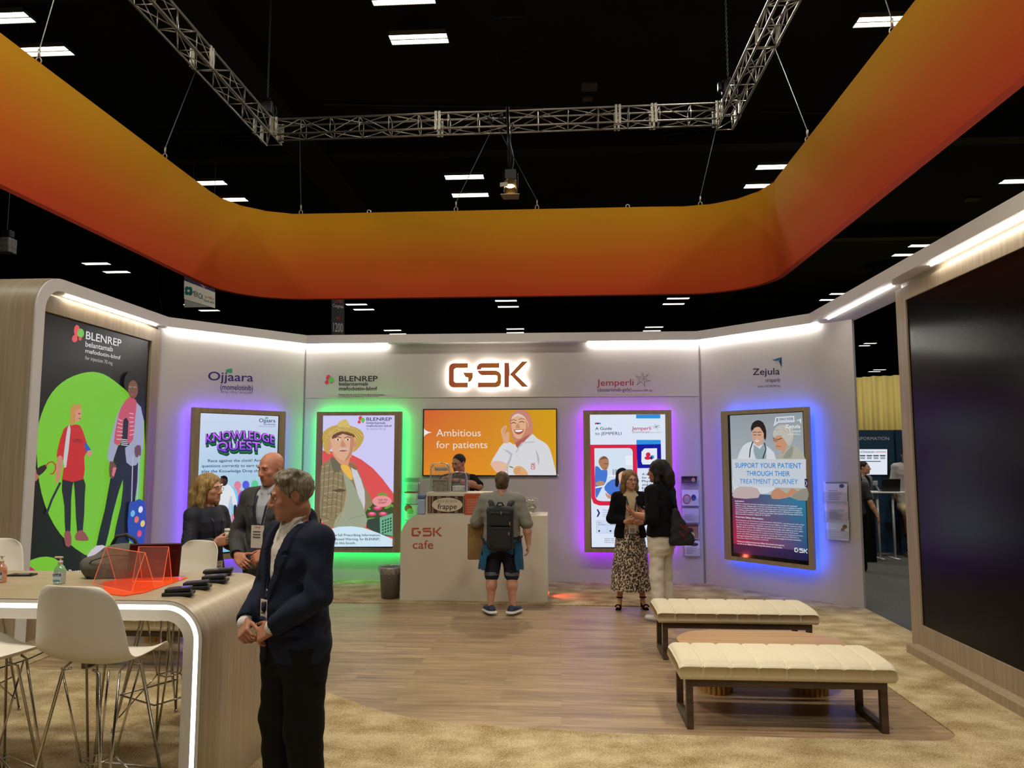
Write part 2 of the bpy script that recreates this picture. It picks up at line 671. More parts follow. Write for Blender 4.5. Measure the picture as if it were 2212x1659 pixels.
class SDF:
    def __init__(s):
        s.ops = []
        s.disp = None
        s.lo = _v((1e9,) * 3)
        s.hi = -s.lo
        s.I = None

    def _add(s, fn, k, op, lo, hi):
        s.ops.append((fn, k, op))
        if op == '+':
            s.lo = np.minimum(s.lo, lo)
            s.hi = np.maximum(s.hi, hi)
        return s

    # every primitive may be given in a local frame (o, R): p_local = (p - o) @ R
    def ell(s, c, r, R=None, k=0.02, op='+'):
        c, r = _v(c), _v(r)
        m = r.min()

        def fn(P):
            q = P - c
            if R is not None:
                q = q @ R
            return (np.sqrt(((q / r) ** 2).sum(1)) - 1) * m
        return s._add(fn, k, op, c - r.max(), c + r.max())

    def cap(s, a, b, ra, rb, k=0.02, op='+', flat=None, fs=1.0):
        """round cone a->b; flat = direction along which it is squashed by fs (<1)"""
        a, b = _v(a), _v(b)
        ab = b - a
        L = max((ab ** 2).sum(), 1e-9)
        fl = None if flat is None else _v(flat) / np.linalg.norm(_v(flat))

        def fn(P):
            q = P - a
            t = np.clip((q @ ab) / L, 0, 1)
            d = q - t[:, None] * ab
            if fl is not None:
                d = d + ((d @ fl) * (1 / fs - 1))[:, None] * fl
            return (np.sqrt((d ** 2).sum(1)) - (ra + (rb - ra) * t)) * (1.0 if fl is None else fs)
        m = max(ra, rb)
        return s._add(fn, k, op, np.minimum(a, b) - m, np.maximum(a, b) + m)

    def tube(s, pts, rs, k=0.02, op='+', flat=None, fs=1.0, kk=0.0):
        pts = [_v(p) for p in pts]
        if not isinstance(rs, (list, tuple)):
            rs = [rs] * len(pts)
        sub = SDF()
        for i in range(len(pts) - 1):
            sub.cap(pts[i], pts[i + 1], rs[i], rs[i + 1], k=kk, flat=flat, fs=fs)
        fns = [o[0] for o in sub.ops]

        def fn(P):
            d = fns[0](P)
            for f in fns[1:]:
                d = smin(d, f(P), kk)
            return d
        return s._add(fn, k, op, sub.lo, sub.hi)

    def loft(s, secs, k=0.02, op='+', o=(0, 0, 0), R=None, pw=2.0, cut=None):
        """stack of sections (z, cx, cy, rx, ry) along local z"""
        A = _v(secs)
        o = _v(o)

        def fn(P):
            q = P - o
            if R is not None:
                q = q @ R
            z = q[:, 2]
            cx, cy, rx, ry = (np.interp(z, A[:, 0], A[:, i]) for i in (1, 2, 3, 4))
            m = np.minimum(rx, ry)
            d = ((np.abs((q[:, 0] - cx) / rx) ** pw + np.abs((q[:, 1] - cy) / ry) ** pw) ** (1 / pw) - 1) * m
            dz = np.maximum(A[0, 0] - z, z - A[-1, 0])
            return np.where(dz > 0, np.sqrt(np.maximum(d, 0) ** 2 + dz ** 2), np.maximum(d, dz))
        ext = max(A[:, 3].max() + np.abs(A[:, 1]).max(), A[:, 4].max() + np.abs(A[:, 2]).max())
        c = _v((0, 0, (A[0, 0] + A[-1, 0]) / 2))
        if R is not None:
            rr = math.hypot(ext * 1.42, (A[-1, 0] - A[0, 0]) / 2)
            cw = R @ c + o
            return s._add(fn, k, op, cw - rr, cw + rr)
        return s._add(fn, k, op, o + _v((-ext, -ext, A[0, 0])), o + _v((ext, ext, A[-1, 0])))

    def box(s, c, h, r=0.005, R=None, k=0.0, op='+'):
        c, h = _v(c), _v(h)

        def fn(P):
            q = P - c
            if R is not None:
                q = q @ R
            q = np.abs(q) - (h - r)
            return np.sqrt((np.maximum(q, 0) ** 2).sum(1)) + np.minimum(q.max(1), 0) - r
        e = np.linalg.norm(h) if R is not None else h
        return s._add(fn, k, op, c - e, c + e)

    def half(s, p, n, k=0.0, op='-'):
        """remove (op '-') or keep (op '&') the side the normal points to"""
        p, n = _v(p), _v(n) / np.linalg.norm(_v(n))

        def fn(P):
            return -((P - p) @ n)
        return s._add(fn, k, op, p, p)

    def fun(s, fn, k=0.0, op='-'):
        return s._add(fn, k, op, _v((0, 0, 0)), _v((0, 0, 0)))

    def val(s, P, ops=None):
        d = None
        for fn, k, op in (s.ops if ops is None else ops):
            e = fn(P)
            if d is None:
                d = e if op == '+' else np.full(len(P), 9.0)
            elif op == '+':
                d = smin(d, e, k)
            elif op == '-':
                d = -smin(-d, e, k)
            else:
                d = np.maximum(d, -e)
        if d is None:
            return np.full(len(P), 9.0)
        if s.disp is not None:
            d = d + s.disp(P)
        return d

    def mesh(s, h, pad=0.02, lo=None, hi=None):
        """surface nets over a block-sparse lattice"""
        lo = (s.lo if lo is None else _v(lo)) - pad - 2 * h
        hi = (s.hi if hi is None else _v(hi)) + pad + 2 * h
        n = np.ceil((hi - lo) / h).astype(int) + 1
        B = 16
        V = np.full(tuple(n), 1.0, dtype=np.float32)
        rad = h * B * 0.5 * math.sqrt(3)
        for bx in range(0, n[0], B):
            for by in range(0, n[1], B):
                for bz in range(0, n[2], B):
                    ex = [min(b + B, m) for b, m in zip((bx, by, bz), n)]
                    c = lo + h * (_v((bx, by, bz)) + B / 2)
                    c1 = c[None]
                    act, d0 = [], 9.0
                    for fn, k, op in s.ops:
                        e = float(fn(c1)[0])
                        if op == '+':
                            if e < rad + k + 0.03:
                                act.append((fn, k, op))
                            d0 = min(d0, e)
                        elif op == '-':
                            if e < rad + k + 0.03:
                                act.append((fn, k, op))
                        else:
                            act.append((fn, k, op))
                    if d0 > rad + 0.03:
                        continue
                    xs = [lo[i] + h * np.arange((bx, by, bz)[i], ex[i]) for i in range(3)]
                    G = np.stack(np.meshgrid(*xs, indexing='ij'), -1).reshape(-1, 3)
                    V[bx:ex[0], by:ex[1], bz:ex[2]] = s.val(G, act).reshape([len(x) for x in xs])
        neg = V < 0
        c = [neg[i:n[0] - 1 + i, j:n[1] - 1 + j, k:n[2] - 1 + k] for i in (0, 1) for j in (0, 1) for k in (0, 1)]
        anyn = np.logical_or.reduce(c)
        alln = np.logical_and.reduce(c)
        act = anyn & ~alln
        idx = np.argwhere(act)
        if len(idx) == 0:
            return np.zeros((0, 3)), np.zeros((0, 4), int)
        cid = np.full(act.shape, -1, dtype=np.int64)
        cid[tuple(idx.T)] = np.arange(len(idx))
        cor = _v([(i, j, k) for i in (0, 1) for j in (0, 1) for k in (0, 1)]).astype(int)
        vals = np.stack([V[tuple((idx + o).T)] for o in cor], 1).astype(np.float64)
        acc = np.zeros((len(idx), 3))
        cnt = np.zeros(len(idx))
        for a in range(8):
            for b in range(a + 1, 8):
                if np.abs(cor[a] - cor[b]).sum() != 1:
                    continue
                va, vb = vals[:, a], vals[:, b]
                m = (va < 0) != (vb < 0)
                t = np.where(m, va / np.where(va - vb == 0, 1, va - vb), 0)
                acc += np.where(m[:, None], cor[a] + t[:, None] * (cor[b] - cor[a]), 0)
                cnt += m
        verts = lo + h * (idx + acc / cnt[:, None])
        quads = []
        for ax in range(3):
            u, w_ = [(1, 2), (2, 0), (0, 1)][ax]
            s0 = [slice(1, m - 1) for m in n]
            s0[ax] = slice(0, n[ax] - 1)
            s1 = list(s0)
            s1[ax] = slice(1, n[ax])
            A, Bn = neg[tuple(s0)], neg[tuple(s1)]
            e = np.argwhere(A != Bn)
            if len(e) == 0:
                continue
            fl = A[tuple(e.T)]
            off = np.ones(3, int)
            off[ax] = 0
            g = e + off
            q = []
            for du, dw in ((-1, -1), (0, -1), (0, 0), (-1, 0)):
                k = g.copy()
                k[:, u] += du
                k[:, w_] += dw
                q.append(cid[tuple(k.T)])
            q = np.stack(q, 1)
            q[~fl] = q[~fl][:, ::-1]
            quads.append(q)
        quads = np.concatenate(quads)
        return verts, quads

    def obj(s, name, mats, h, parent=None, fm=None, relax=1, lo=None, hi=None):
        """mesh it and link it; verts are in the parent's local frame"""
        vs, qs = s.mesh(h, lo=lo, hi=hi)
        for _ in range(relax):
            acc = np.zeros_like(vs)
            cnt = np.zeros(len(vs))
            for i in range(4):
                np.add.at(acc, qs[:, i], vs[qs[:, (i + 1) % 4]])
                np.add.at(cnt, qs[:, i], 1)
            vs = vs * 0.5 + acc / np.maximum(cnt, 1)[:, None] * 0.5
        me = bpy.data.meshes.new(name)
        me.vertices.add(len(vs))
        me.vertices.foreach_set('co', vs.astype(np.float32).ravel())
        me.loops.add(len(qs) * 4)
        me.loops.foreach_set('vertex_index', qs.astype(np.int32).ravel())
        me.polygons.add(len(qs))
        me.polygons.foreach_set('loop_start', np.arange(0, len(qs) * 4, 4, dtype=np.int32))
        me.update(calc_edges=True)
        if not isinstance(mats, (list, tuple)):
            mats = [mats]
        for m in mats:
            me.materials.append(m)
        if fm is not None:
            cen = vs[qs].mean(1)
            me.polygons.foreach_set('material_index', fm(cen).astype(np.int32))
        me.polygons.foreach_set('use_smooth', np.ones(len(qs), dtype=bool))
        me.validate()
        o = bpy.data.objects.new(name, me)
        COL.objects.link(o)
        if parent is not None:
            o.parent = parent
        return o


def waves(amp, dirs, seed=0):
    """sum of sines as cloth folds: dirs = list of wave vectors"""
    rs = np.random.RandomState(seed)
    D = [(_v(d), rs.rand() * 6.28) for d in dirs]

    def fn(P):
        t = 0
        for d, ph in D:
            t = t + np.sin(P @ d + ph + 1.3 * np.sin(P @ (d[[1, 2, 0]] * 0.37) + ph))
        return amp * t / len(D)
    return fn
# ------------------------------------------------------------------ floors
def floor_mats():
    m = bpy.data.materials.new('vinyl_plank')
    m.use_nodes = True
    nt = m.node_tree
    b = nt.nodes['Principled BSDF']
    tc = nt.nodes.new('ShaderNodeTexCoord')
    br = nt.nodes.new('ShaderNodeTexBrick')
    br.inputs['Scale'].default_value = 1.0
    br.inputs['Brick Width'].default_value = 1.22
    br.inputs['Row Height'].default_value = 0.18
    br.inputs['Mortar Size'].default_value = 0.0012
    br.inputs['Color1'].default_value = (0.30, 0.30, 0.30, 1)
    br.inputs['Color2'].default_value = (0.74, 0.74, 0.74, 1)
    br.inputs['Mortar'].default_value = (0.1, 0.1, 0.1, 1)
    br.offset = 0.37
    nt.links.new(tc.outputs['Object'], br.inputs['Vector'])
    mp = nt.nodes.new('ShaderNodeMapping')
    mp.inputs['Scale'].default_value = (1.6, 22, 1)
    nt.links.new(tc.outputs['Object'], mp.inputs['Vector'])
    ad = nt.nodes.new('ShaderNodeVectorMath')
    ad.operation = 'MULTIPLY_ADD'
    ad.inputs[1].default_value = (9, 5, 3)
    nt.links.new(br.outputs['Color'], ad.inputs[0])
    nt.links.new(mp.outputs[0], ad.inputs[2])
    nz = nt.nodes.new('ShaderNodeTexNoise')
    nz.inputs['Scale'].default_value = 1.0
    nz.inputs['Detail'].default_value = 7
    nz.inputs['Roughness'].default_value = 0.62
    nz.inputs['Distortion'].default_value = 0.5
    nt.links.new(ad.outputs[0], nz.inputs['Vector'])
    rp = nt.nodes.new('ShaderNodeValToRGB')
    e = rp.color_ramp.elements
    e[0].position, e[0].color = 0.30, (*lin((114, 92, 66)), 1)
    e[1].position, e[1].color = 0.74, (*lin((184, 158, 122)), 1)
    k = e.new(0.5)
    k.color = (*lin((154, 128, 96)), 1)
    nt.links.new(nz.outputs['Fac'], rp.inputs[0])
    mx = nt.nodes.new('ShaderNodeMix')
    mx.data_type = 'RGBA'
    mx.blend_type = 'OVERLAY'
    mx.inputs[0].default_value = 0.28
    nt.links.new(rp.outputs[0], mx.inputs[6])
    nt.links.new(br.outputs['Color'], mx.inputs[7])
    nt.links.new(mx.outputs[2], b.inputs['Base Color'])
    b.inputs['Roughness'].default_value = 0.36
    b.inputs['Specular IOR Level'].default_value = 0.45
    c = bpy.data.materials.new('beige_carpet')
    c.use_nodes = True
    nt = c.node_tree
    b = nt.nodes['Principled BSDF']
    b.inputs['Roughness'].default_value = 1.0
    b.inputs['Specular IOR Level'].default_value = 0.0
    tc = nt.nodes.new('ShaderNodeTexCoord')
    n1 = nt.nodes.new('ShaderNodeTexNoise')
    n1.inputs['Scale'].default_value = 95
    n1.inputs['Detail'].default_value = 3
    n2 = nt.nodes.new('ShaderNodeTexNoise')
    n2.inputs['Scale'].default_value = 1.0
    n2.inputs['Detail'].default_value = 5
    mp = nt.nodes.new('ShaderNodeMapping')
    mp.inputs['Scale'].default_value = (3.6, 4.6, 1)
    nt.links.new(tc.outputs['Object'], mp.inputs['Vector'])
    nt.links.new(mp.outputs[0], n2.inputs['Vector'])
    nt.links.new(tc.outputs['Object'], n1.inputs['Vector'])
    md = nt.nodes.new('ShaderNodeMath')
    md.operation = 'MULTIPLY_ADD'
    md.inputs[1].default_value = 0.62
    nt.links.new(n2.outputs['Fac'], md.inputs[0])
    m3 = nt.nodes.new('ShaderNodeMath')
    m3.operation = 'MULTIPLY'
    m3.inputs[1].default_value = 0.62
    nt.links.new(n1.outputs['Fac'], m3.inputs[0])
    nt.links.new(m3.outputs[0], md.inputs[2])
    rp = nt.nodes.new('ShaderNodeValToRGB')
    e = rp.color_ramp.elements
    e[0].position, e[0].color = 0.46, (*lin((140, 116, 74)), 1)
    e[1].position, e[1].color = 0.80, (*lin((214, 196, 156)), 1)
    nt.links.new(md.outputs[0], rp.inputs[0])
    nt.links.new(rp.outputs[0], b.inputs['Base Color'])
    bp = nt.nodes.new('ShaderNodeBump')
    bp.inputs['Strength'].default_value = 0.7
    bp.inputs['Distance'].default_value = 0.012
    nt.links.new(n1.outputs['Fac'], bp.inputs['Height'])
    nt.links.new(bp.outputs[0], b.inputs['Normal'])
    return m, c


M_plank, M_carpet = floor_mats()
M_hallcarpet = mat('grey_hall_carpet', (78, 76, 72), 0.95, vary=0.35, vscale=60, bump=0.3, bscale=150)
M_dark = mat('black_ceiling_paint', (26, 25, 24), 0.9, vary=0.4, vscale=0.4)
M_dark2 = mat('black_duct_paint', (44, 43, 41), 0.7)


def struct(o):
    o['kind'] = 'structure'
    return o


mb = MB().box((-60, -30, -0.2), (60, 100, -0.03))
struct(mb.obj('floor', M_hallcarpet))
# booth floor: carpet slab with the plank inlay let into it
inlay = [(-4.6, 9.28), (-4.6, 6.4)] + [(-4.5, 6.3), (-4.4, 6.25)] + [(-2.35, 6.25)] + smooth_poly([(-2.3, 6.2), (-1.82, 5.84), (-1.28, 5.42), (-0.75, 5.2), (-0.1, 5.11)], 4)[4:-7] + [(0.2, 5.10), (0.556, 5.085)] + \
    arc(2.35, 5.27, 0.19, -90, 0, 8) + arc(2.40, 9.13, 0.15, 0, 90, 6)
outer = [(-5.9, -3.0), (3.58, -3.0), (3.58, 9.27), (2.03, 10.97), (-3.81, 10.97), (-5.9, 9.9)]


def ring_prism(outer, inner, z0, z1):
    bm = bmesh.new()
    ov = [bm.verts.new((x, y, z1)) for x, y in outer]
    iv = [bm.verts.new((x, y, z1)) for x, y in inner]
    es = [bm.edges.new((ov[i], ov[(i + 1) % len(ov)])) for i in range(len(ov))]
    es += [bm.edges.new((iv[i], iv[(i + 1) % len(iv)])) for i in range(len(iv))]
    bmesh.ops.triangle_fill(bm, edges=es, use_beauty=True, normal=(0, 0, 1))
    bmesh.ops.recalc_face_normals(bm, faces=bm.faces[:])
    bmesh.ops.extrude_face_region(bm, geom=bm.faces[:])
    for v in ov + iv:
        v.co.z = z0
    bmesh.ops.recalc_face_normals(bm, faces=bm.faces[:])
    bm.verts.index_update()
    r = ([v.co.copy() for v in bm.verts], [tuple(v.index for v in f.verts) for f in bm.faces])
    bm.free()
    return r


vs, fs = ring_prism(outer, inlay, -0.03, 0.012)
struct(new_mesh('floor_carpet', vs, fs, M_carpet))
struct(MB().prism(inlay[::-1], -0.03, 0.002).obj('floor_planks', M_plank))

# ------------------------------------------------------------------ hall: ceiling, far walls
cl = MB().box((-60, -30, 10.9), (60, 100, 11.1))
struct(cl.obj('ceiling', M_dark))
for i, (x0, x1) in enumerate(((-7.6, -6.6), (8.2, 9.3), (-24, -23), (24, 25))):
    struct(MB().box((x0, -30, 10.3), (x1, 100, 10.9)).obj('trim_%d' % (i + 1), M_dark2))
for i, y in enumerate((12.5, 20.5, 30, 42, 56, 72)):
    struct(MB().box((-60, y, 10.45), (60, y + 0.5, 10.9)).obj('trim_%d' % (i + 5), M_dark2))
struct(MB().box((-60, 99, -0.03), (60, 100, 10.9)).obj('wall_back', mat('dark_hall_wall', (30, 28, 26), 0.9)))
struct(MB().box((-60.5, -30, -0.03), (-60, 100, 10.9)).obj('wall_left', M_dark))
struct(MB().box((60, -30, -0.03), (60.5, 100, 10.9)).obj('wall_right', M_dark))
# the tall pleated yellow partition beyond the aisle
M_yel = mat('mustard_partition_fabric', (186, 172, 112), 0.9)
pv, pf = [], []
p0, p1 = Vector((10.5, 43, 0)), Vector((26, 34, 0))
N = 260
for i in range(N + 1):
    q = p0.lerp(p1, i / N) + Vector((0.5, 0.86, 0)) * (0.16 * math.sin(i * 0.9) + 0.1 * math.sin(i * 0.31))
    pv += [(q.x, q.y, -0.03), (q.x, q.y, 5.9)]
    if i:
        pf.append((2 * i - 2, 2 * i, 2 * i + 1, 2 * i - 1))
o = new_mesh('partition_curtain', pv, pf, M_yel, smooth=True)
md = o.modifiers.new('thick', 'SOLIDIFY')
md.thickness = 0.05
tag(o, 'tall mustard yellow pleated partition far behind the blue information booth', 'curtain')
for px_ in (13.5, 17.5, 21):
    lamp('partition_washer_lamp', 'SPOT', (px_ - 2.5, 36.0 - (px_ - 13.5) * 0.5, 10), 900, (1, 0.9, 0.62), 0.2, (px_, 41 - (px_ - 13) * 0.6, 3.0), spot=95, blend=0.9)

# ------------------------------------------------------------------ booth walls
W_TOP = 3.46
BACK = Plane((0, 10.95, 0), (1, 0, 0))
ZL, ZR = Vector((2.03, 10.95, 0)), Vector((3.56, 9.28, 0))
OL, OR = Vector((-5.2, 9.31, 0)), Vector((-3.81, 10.95, 0))
ZEJ = Plane(ZL, ZR - ZL)
OJJ = Plane(OL, OR - OL)


def wall(name, a, b, th, m=M_wall, z0=0.0, z1=W_TOP):
    a, b = Vector(a), Vector(b)
    d = (b - a).normalized()
    n = Vector((-d.y, d.x, 0)) * th
    return struct(MB().prism([(a.x, a.y), (b.x, b.y), (b.x + n.x, b.y + n.y), (a.x + n.x, a.y + n.y)], z0, z1).obj(name, m))


wall('wall_booth_back', (-3.81, 10.95, 0), (2.03, 10.95, 0), 0.12)
wall('wall_booth_back_left', OL, OR, 0.10)
wall('wall_booth_back_right', ZL, ZR, 0.05)
# the seam where the upper wall panels meet the lower ones
struct(MB().box((-3.78, 10.938, 2.66), (2.0, 10.95, 2.668)).obj('trim_12', M_wall))
struct(MB().box((-3.812, 10.938, 0), (-3.798, 10.952, W_TOP)).obj('trim_13', mat('panel_joint', (120, 118, 116), 0.6)))
struct(MB().box((2.018, 10.935, 0), (2.036, 10.952, W_TOP)).obj('trim_14', MATS['panel_joint']))
# side walls that hold the two large screens
struct(MB().box((-5.9, 6.99, 0), (-5.22, 9.4, W_TOP)).obj('wall_booth_left', M_oak))
struct(MB().box((3.32, 3.0, 0), (3.6, 7.40, W_TOP)).obj('wall_booth_right', M_oak))

# ------------------------------------------------------------------ white header with rounded ends
HT0, HT1 = 3.46, 3.585
hx_l, hx_r = -5.03, 3.14
yl0 = 6.82
front = [(hx_l, yl0 + 0.36), (hx_l, 9.25), (-3.74, 10.80), (1.97, 10.80), (hx_r, 9.53), (hx_r, 2.6)]
back_ = [(-5.45, yl0 + 0.36), (-5.45, 9.5), (-4.0, 11.1), (2.3, 11.1), (3.62, 9.55), (3.62, 2.6)]
hd = thing('header_canopy', 'white header running along the top of the booth walls', 'canopy', (-0.9, 10.9, HT0))
mb = MB()
n = len(front)
vv = []
for (x, y), (bx_, by_) in zip(front, back_):
    vv += [(x, y, HT0), (x, y, HT1), (bx_, by_, HT1), (bx_, by_, HT0)]
ff = [(0, 1, 2, 3), tuple((n - 1) * 4 + k for k in (3, 2, 1, 0))]
for i in range(n - 1):
    a, b = i * 4, i * 4 + 4
    for k in range(4):
        ff.append((a + k, a + (k + 1) % 4, b + (k + 1) % 4, b + k))
mb.add(vv, ff)
mb.obj('fascia', M_white, hd, world=True)
# LED bars under the soffit, against the walls
def led_bar(name, a, b, parent, z=HT0 - 0.015, wdt=0.012, hgt=0.015, m=None):
    a, b = Vector(a), Vector(b)
    d = (b - a).normalized()
    nrm = Vector((d.y, -d.x, 0)) * wdt
    a, b = a + nrm * 3.5, b + nrm * 3.5
    return MB().prism([(a.x, a.y), (a.x + nrm.x, a.y + nrm.y), (b.x + nrm.x, b.y + nrm.y), (b.x, b.y)][::-1], z, z + hgt).obj(name, m or M_ledbar, parent, world=True)


M_ledbar = glow('cool_led_bar', (255, 251, 246), 42.0)
zd = (ZR - ZL).normalized()
od = (OR - OL).normalized()
for a, b in (((-5.17, 7.36), (-5.17, 9.12)), (OL + od * 0.1, OR), ((-3.79, 10.945), (-2.55, 10.945)), ((0.42, 10.945), (2.0, 10.945)), (ZL, ZL + zd * 1.86), ((3.30, 9.2), (3.30, 7.45)), ((3.28, 6.62), (3.28, 2.8))):
    a3, b3 = Vector((a[0], a[1], 0)), Vector((b[0], b[1], 0))
    led_bar('led_strip', a3, b3, hd)
# rounded near end of the left header: white edge band, oak outside
def portal_profile(y0, z1, r, t):
    out = [(y0, 0.0)] + [(y0 + r - r * math.cos(math.radians(a)), z1 - r + r * math.sin(math.radians(a))) for a in range(0, 91, 9)]
    inn = [(y0 + t, 0.0)] + [(y0 + t + (r - t) * (1 - math.cos(math.radians(a))), z1 - r + (r - t) * math.sin(math.radians(a))) for a in range(0, 91, 9)]
    return out, inn


po, pi_ = portal_profile(yl0, HT1, 0.36, 0.125)
vs, fs, uv = [], [], []
k = 0
acc = 0
po4, _ = portal_profile(yl0 - 0.004, HT1 + 0.004, 0.364, 0.125)
for i, (y, z) in enumerate(po4):
    if i:
        acc += math.hypot(y - po[i - 1][0], z - po[i - 1][1])
    for x in (hx_l - 0.02, -6.6):
        vs += [(x, y, z)]
        uv.append((acc, x))
nn = len(po)
for i in range(nn - 1):
    fs.append((2 * i, 2 * i + 2, 2 * i + 3, 2 * i + 1))
vs += [(hx_l - 0.02, 9.0, HT1 + 0.004), (-6.6, 9.0, HT1 + 0.004)]
uv += [(acc + 2, hx_l), (acc + 2, -6.6)]
fs.append((2 * nn - 2, 2 * nn, 2 * nn + 1, 2 * nn - 1))
struct(new_mesh('wall_portal', vs, fs, M_oakuv, None, smooth=True, uv=uv))
vs, fs = [], []
for (y, z), (y2, z2) in zip(po, pi_):
    vs += [(hx_l, y, z), (hx_l, y2, z2), (-5.25, y2, z2), (-5.25, y, z)]
for i in range(nn - 1):
    a, b = i * 4, i * 4 + 4
    for q in range(4):
        fs.append((a + q, b + q, b + (q + 1) % 4, a + (q + 1) % 4))
struct(new_mesh('trim_15', vs, fs, M_white, None))

# ------------------------------------------------------------------ large LED walls
lw = thing('led_wall', 'tall LED screen in oak frame showing two standing women on green circle', 'screen', (-5.2, 7.8, 0))
LSCR = Plane((-5.2, 6.99, 0), (0, 1, 0), 0.03)
fr = MB()
fr.box((-5.215, 6.99, 0.0), (-5.155, 9.29, 0.55)).box((-5.215, 6.99, 3.25), (-5.155, 9.29, 3.42))
fr.box((-5.215, 9.10, 0.55), (-5.155, 9.29, 3.25)).box((-5.215, 6.99, 0.55), (-5.155, 7.04, 3.25))
fr.obj('frame', M_oakx, lw, world=True)
rw = thing('led_wall', 'large black switched-off LED screen in oak frame on right wall', 'screen', (3.3, 5.2, 0))
fr = MB()
fr.box((3.27, 7.22, 0.0), (3.32, 7.42, 3.40)).box((3.27, 3.0, 3.27), (3.32, 7.22, 3.40)).box((3.27, 3.0, 0), (3.32, 7.22, 0.27)).box((3.27, 3.0, 0.27), (3.32, 3.2, 3.27))
fr.obj('frame', M_oak, rw, world=True)
MB().box((3.16, 3.0, 0), (3.27, 7.30, 0.085)).obj('plinth', M_oak, rw, world=True)
# black LED tiles: fine dot matrix, slightly glossy
m = mat('dark_led_tiles', (9, 8, 9), 0.14, spec=0.10)
nt = m.node_tree
tc = nt.nodes.new('ShaderNodeTexCoord')
vo = nt.nodes.new('ShaderNodeTexVoronoi')
vo.inputs['Scale'].default_value = 160
vo.inputs['Randomness'].default_value = 0
bp = nt.nodes.new('ShaderNodeBump')
bp.inputs['Strength'].default_value = 0.12
bp.inputs['Distance'].default_value = 0.003
nt.links.new(tc.outputs['Object'], vo.inputs['Vector'])
nt.links.new(vo.outputs['Distance'], bp.inputs['Height'])
nt.links.new(bp.outputs[0], nt.nodes['Principled BSDF'].inputs['Normal'])
MB().box((3.285, 3.2, 0.27), (3.319, 7.22, 3.27)).obj('screen', m, rw, world=True)
# ------------------------------------------------------------------ high bay lights of the hall
M_bay = glow('high_bay_tube', (255, 250, 236), 7.0)
M_baybody = mat('high_bay_housing', (150, 146, 136), 0.5)
M_cable = mat('steel_cable', (120, 116, 108), 0.4, 0.8)
ZC = 10.3


def high_bay(px, py, label, group=None, near=False, rz=0.0):
    p = at_z(px, py, ZC)
    t = thing('high_bay_light', label, 'ceiling light', p, rz, group)
    mb = MB()
    mb.box((-0.61, -0.19, 0.0), (-0.59, 0.19, 0.09)).box((0.59, -0.19, 0.0), (0.61, 0.19, 0.09)).box((-0.61, -0.19, 0.05), (0.61, 0.19, 0.09))
    mb.box((-0.61, -0.19, 0.0), (0.61, -0.175, 0.06)).box((-0.61, 0.175, 0.0), (0.61, 0.19, 0.06)).box((-0.61, -0.012, 0.0), (0.61, 0.012, 0.06))
    if near:
        for i in range(1, 24):
            x = -0.6 + i * 0.05
            mb.box((x - 0.002, -0.175, 0.0), (x + 0.002, 0.175, 0.006))
    mb.obj('housing', M_baybody, t)
    for s in (-1, 1):
        MB().box((-0.59, s * 0.095 - 0.075, 0.012), (0.59, s * 0.095 + 0.075, 0.03)).obj('diffuser', M_bay, t)
    for x in (-0.5, 0.5):
        MB().tube([(x, 0, 0.09), (x, 0, 0.6)], 0.004, 4).obj('hanger', M_cable, t)
    return t


bays = [(905, 85, 1, 'bright high bay light with louvres, nearest whole one above the truss'),
        (870, -2, 1, 'high bay light cut off by the top edge of the picture'),
        (2, 40, 1, 'high bay light at the far upper left corner above the orange banner'),
        (92, 112, 1, 'high bay light peeking over the orange banner on the upper left'),
        (1916, 47, 1, 'high bay light beside the orange banner on the upper right'),
        (1003, 383, 1, 'upper of the two high bay lights left of the hanging spotlight'),
        (1016, 422, 1, 'lower of the two high bay lights left of the hanging spotlight'),
        (447, 396, 1, 'upper high bay light half hidden behind the left bend of the banner'),
        (495, 432, 1, 'lower high bay light half hidden behind the left bend of the banner'),
        (1679, 361, 1, 'upper high bay light half hidden behind the right bend of the banner'),
        (1650, 402, 1, 'lower high bay light half hidden behind the right bend of the banner'),
        (208, 570, 0, 'upper high bay light seen under the banner above the left portal'),
        (252, 588, 0, 'lower high bay light seen under the banner above the left portal'),
        (1997, 531, 0, 'upper high bay light just above the right header edge'),
        (1960, 551, 0, 'lower high bay light just above the right header edge'),
        (1818, 635, 0, 'distant high bay light touching the right end of the header, upper of two'),
        (1795, 648, 0, 'distant high bay light touching the right end of the header, lower of two'),
        (1465, 645, 0, 'distant high bay light above the right wall joint, upper of two'),
        (1455, 657, 0, 'distant high bay light above the right wall joint, lower of two'),
        (1093, 650, 0, 'distant high bay light straight above the copper wall letters, upper of two'),
        (1098, 663, 0, 'distant high bay light straight above the copper wall letters, lower of two'),
        (770, 658, 0, 'distant high bay light right of the hanging aisle sign, upper of two'),
        (786, 669, 0, 'distant high bay light right of the hanging aisle sign, lower of two'),
        (420, 659, 0, 'distant high bay light under the white hanging sign, upper of two'),
        (452, 671, 0, 'distant high bay light under the white hanging sign, lower of two'),
        (560, 716, 0, 'single small high bay light above the left angled wall'),
        (2206, 392, 0, 'high bay light at the right edge of the picture above the header')]
for px, py, nr, lb in bays:
    high_bay(px, py, lb, 'high bay lights of the hall', bool(nr))
